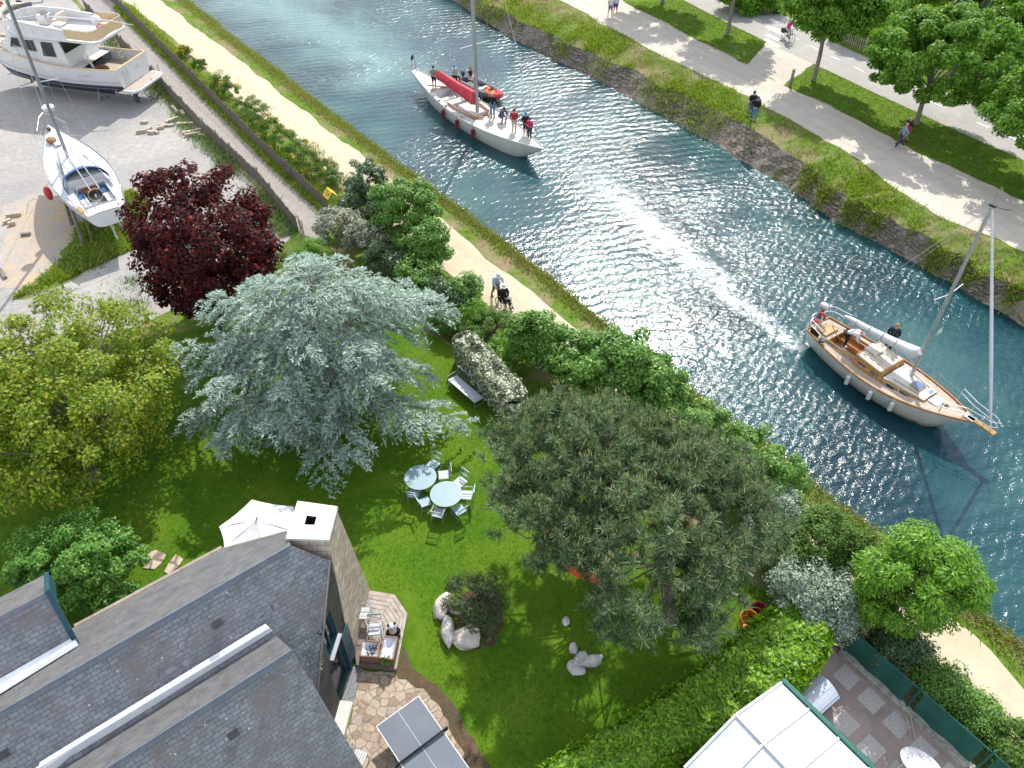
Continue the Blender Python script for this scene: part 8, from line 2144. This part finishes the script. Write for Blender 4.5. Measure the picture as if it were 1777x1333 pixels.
avenue('avenue tree outside the top of the frame shading the far footpath', (13.2, 72.2), 6.4, (4.0, 3.8, 3.0), 16000)
avenue('avenue tree beyond the right edge shading the path', (35.8, 33.5), 5.0, (4.2, 4.0, 3.0), 16000)
gb_ = 'trees beyond the cycle lane'
for k, (px, py, zc, rad, lab) in enumerate([(1510, 8, 3.2, (2.8, 2.4, 2.2), 'yellow green bushy tree between the two avenue crowns'), (1770, 60, 4.2, (3.0, 3.0, 3.4), 'pale green tree behind the avenue at the right edge'), (1760, 5, 4.8, (4.0, 3.5, 3.6), 'dark green tree in the top right corner'), (1310, -8, 2.0, (3.2, 2.0, 1.8), 'low bushy growth beyond the crossing at the top edge'), (1640, -25, 3.5, (3.5, 3.0, 2.8), 'bushy tree behind the full round avenue tree')]):
    x, y = G(px, py, zc); broad_tree('field_tree', lab, 'tree', (x, y, .9), (x, y, zc), rad, 110, .6, 12000, .28, .17, LM_dark if 'dark' in lab else LM_bright, trunk_r=.14, nl=10, group=gb_, zmin=-.6)

# grasses and weeds: ground cover nobody could count
def blades(name, label, pts, z, hgt, w, m, bend=.35):
    n = len(pts); h = hgt * rng.uniform(.5, 1.3, n); a = rng.uniform(0, 2 * math.pi, n); d = np.stack([np.cos(a), np.sin(a), np.zeros(n)], 1)
    b = np.stack([-d[:, 1], d[:, 0], np.zeros(n)], 1); p = np.concatenate([pts, np.broadcast_to(z, (n,))[:, None]], 1)
    tip = p + d * (bend * h * rng.uniform(.3, 1.5, n))[:, None] + np.array([0, 0, 1]) * h[:, None]; mid = p + (tip - p) * .55 + np.array([0, 0, 1]) * (h * .12)[:, None]
    V = np.stack([p - b * w * .5, p + b * w * .5, mid + b * w * .5, tip], 1)
    return tag(quad_obj(name, V, m), label, 'grass', None, 'stuff')
def in_poly(pts, poly):
    x, y = pts[:, 0], pts[:, 1]; inside = np.zeros(len(pts), bool); P_ = np.array([p[:2] for p in poly]); j = len(P_) - 1
    for i in range(len(P_)):
        c = ((P_[i, 1] > y) != (P_[j, 1] > y)) & (x < (P_[j, 0] - P_[i, 0]) * (y - P_[i, 1]) / (P_[j, 1] - P_[i, 1] + 1e-12) + P_[i, 0]); inside ^= c; j = i
    return inside
def scatter(poly, n):
    P_ = np.array([p[:2] for p in poly]); lo, hi = P_.min(0), P_.max(0); out = np.zeros((0, 2))
    while len(out) < n:
        q = rng.uniform(lo, hi, (n, 2)); out = np.concatenate([out, q[in_poly(q, poly)]])
    return out[:n]
def clumped(poly, n, k, s):
    c = scatter(poly, k); p = c[rng.integers(0, k, n * 2)] + rng.normal(size=(n * 2, 2)) * s * rng.uniform(.3, 1.5, (n * 2, 1)); return p[in_poly(p, poly)][:n]
bank_poly = [RTd[i] for i in range(26, len(RTd) - 24, 2)] + [PINd[i] for i in range(len(PINd) - 24, 26, -2)]
pb_ = np.concatenate([clumped(bank_poly, 60000, 380, .6), scatter(bank_poly, 9000)])
RT_a, PIN_a = np.array(RTd), np.array(PINd)
di_ = np.array([np.min(np.hypot(RT_a[:, 0] - p[0], RT_a[:, 1] - p[1])) for p in pb_]); dj_ = np.array([np.min(np.hypot(PIN_a[:, 0] - p[0], PIN_a[:, 1] - p[1])) for p in pb_])
zz = .5 + .4 * np.minimum(1, 1.4 * di_ / (di_ + dj_ + 1e-6))
rel = di_ / (di_ + dj_ + 1e-6); lf = np.sin(pb_[:, 0] * .9 + 1.3) + np.sin(pb_[:, 1] * .75 + pb_[:, 0] * .4) + .8 * np.sin(pb_[:, 0] * 2.3 - pb_[:, 1] * 1.7)
keep = (lf + rng.normal(size=len(pb_)) * .55 > .1 + 1.1 * rel - .35) & (rng.random(len(pb_)) < np.clip(1.2 - .8 * rel, .1, 1))
blades('tall_grass', 'tall rough yellow green grass on the bank above the stone revetment', pb_[keep], zz[keep] - .05, .27, .045, LM_tall, .85)
dry = ~keep & (rng.random(len(pb_)) < .22)
blades('dry_grass', 'straw coloured dry grass in thin patches on the far bank', pb_[dry], zz[dry] - .03, .14, .04, LM_straw, 1.1)
# growth hanging over and rooted in the stones
n = 15000; i_ = rng.integers(28, len(RTd) - 24, n); t_ = rng.random(n) ** .5
cl_ = (np.sin(i_ * .9) + np.sin(i_ * .37 + 1) + np.sin(i_ * .21 + .4) > rng.normal(size=n) * .5 + .15 + (1 - t_) * 1.2)
i_, t_ = i_[cl_], t_[cl_]; B_a = np.array(RBd)
fr_ = rng.random(len(i_))[:, None]; b0_ = B_a[i_] * (1 - fr_) + B_a[i_ + 1] * fr_; r0_ = RT_a[i_] * (1 - fr_) + RT_a[i_ + 1] * fr_; pp = b0_ + (r0_ - b0_) * t_[:, None] + rng.normal(size=(len(i_), 2)) * .08; zz = -1.5 + (zt[i_] + 1.5) * t_ ** 1.0
blades('wall_growth', 'grass and weeds rooted between the stones of the revetment', pp, zz, .26, .05, LM_tall, 1.1)
def strip_pts(line, n, w, off=0.0):
    L_ = np.array([p[:2] for p in line]); i = rng.integers(0, len(L_) - 1, n); t = rng.random(n)[:, None]; d = unit(L_[i + 1] - L_[i]); nrm = np.stack([-d[:, 1], d[:, 0]], 1)
    return L_[i] + (L_[i + 1] - L_[i]) * t + nrm * (off + rng.normal(size=(n, 1)) * w)
lbd = [p for p in LBr if -34 < p[0] < 22]
pts = strip_pts(lbd, 26000, .28, -.30); pts = np.concatenate([pts, strip_pts(lbd, 10000, .10, -.03)])
mx_ = rng.random(len(pts)) < .55
blades('verge_grass', 'green grass verge fringing the near canal wall', pts[mx_], 0, .16, .04, LM_tall, .7)
blades('dry_verge_grass', 'dry straw grass mixed through the near canal verge', pts[~mx_], 0, .15, .04, LM_straw, .9)
pfl = dense(PINd[20:-20:3], 1); pts = strip_pts(pfl, 5000, .35, -.1)
fa_l = dense(FA[1:], 10); pts = strip_pts(fa_l, 9000, .35, -.55)
keepw = np.sin(pts[:, 0] * 1.3) + np.sin(pts[:, 1] * .8 + 1) > rng.normal(size=len(pts)) * .6 - .1
blades('fence_weeds', 'weeds and grass tufts along the yard side of the fence', pts[keepw], 0, .26, .05, LM_weed, .8)
fb_l = dense(FB[1:], 10); pts = np.concatenate([strip_pts(fb_l, 9000, .14, -.16), strip_pts(fb_l, 12000, .3, .55)])
blades('lane_weeds', 'grass growing along the lane edge and under the gorse', pts, 0, .25, .045, LM_tall, .7)
yv = [G(*p) for p in [(128, 395), (230, 330), (262, 350), (240, 430), (150, 470), (70, 510), (20, 520), (110, 450)]]
blades('yard_grass', 'rough grass around the stern props of the propped boat', clumped(yv, 9000, 60, .5), 0, .26, .05, LM_tall, .7)
yg = [G(*p) for p in [(230, 340), (500, 440), (470, 520), (200, 540), (60, 520), (20, 505)]]
blades('yard_edge_grass', 'sparse grass tufts between yard and garden trees', clumped(yg, 3500, 40, .4), 0, .2, .05, LM_weed, .7)
lw = [(-24, 10), (-24, 25), (-13, 30), (-8, 31.5), (-2.5, 27.2), (1.5, 22.5), (6, 17.5), (9.4, 13.8), (5, 9.4), (0, 5), (-2.4, 10.5), (-3.3, 14.6), (-6, 14.9), (-11, 13)]
pts = scatter(lw, 70000)
bedp = [G(*p) for p in [(790, 1035), (835, 1015), (868, 1040), (876, 1080), (860, 1120), (825, 1130), (800, 1105), (785, 1075)]]; soilp = [G(*p) for p in [(620, 1150), (716, 1160), (760, 1190), (800, 1240), (830, 1300), (870, 1380), (800, 1440), (560, 1440)]]
pts = pts[~in_poly(pts, bedp) & ~in_poly(pts, soilp)]
blades('lawn_grass', 'short lawn grass blades covering the garden', pts, 0.006, .042, .020, LM_lawn, 1.2)
fp = [(9.8, 72.4), (15.1, 62.9), (22.6, 50.2), (29.4, 39.1), (31.6, 44.3), (25.7, 53.7), (18.1, 67.1), (15.1, 72.9)]
xp = [(17.6, 58.6), (19.5, 55.0), (22.9, 59.1), (21.4, 62.5), (20.3, 63.4)]
pts = scatter(fp, 24000); pts = pts[~in_poly(pts, xp)]
blades('far_lawn_grass', 'mown grass blades between the far path and the cycle lane', pts, .9, .06, .028, LM_lawn, 1.0)
mp_ = [(27, 62.5), (40, 44), (70, 60), (50, 100), (24, 76)]
blades('meadow_grass', 'tall pale meadow grass beyond the cycle lane', scatter(mp_, 26000), .9, .4, .07, LM_tall, .5)
bedpts = clumped(bedp, 900, 40, .12); blades('bed_weeds', 'small weeds in the planting bed', bedpts, .01, .1, .03, LM_weed, .9)
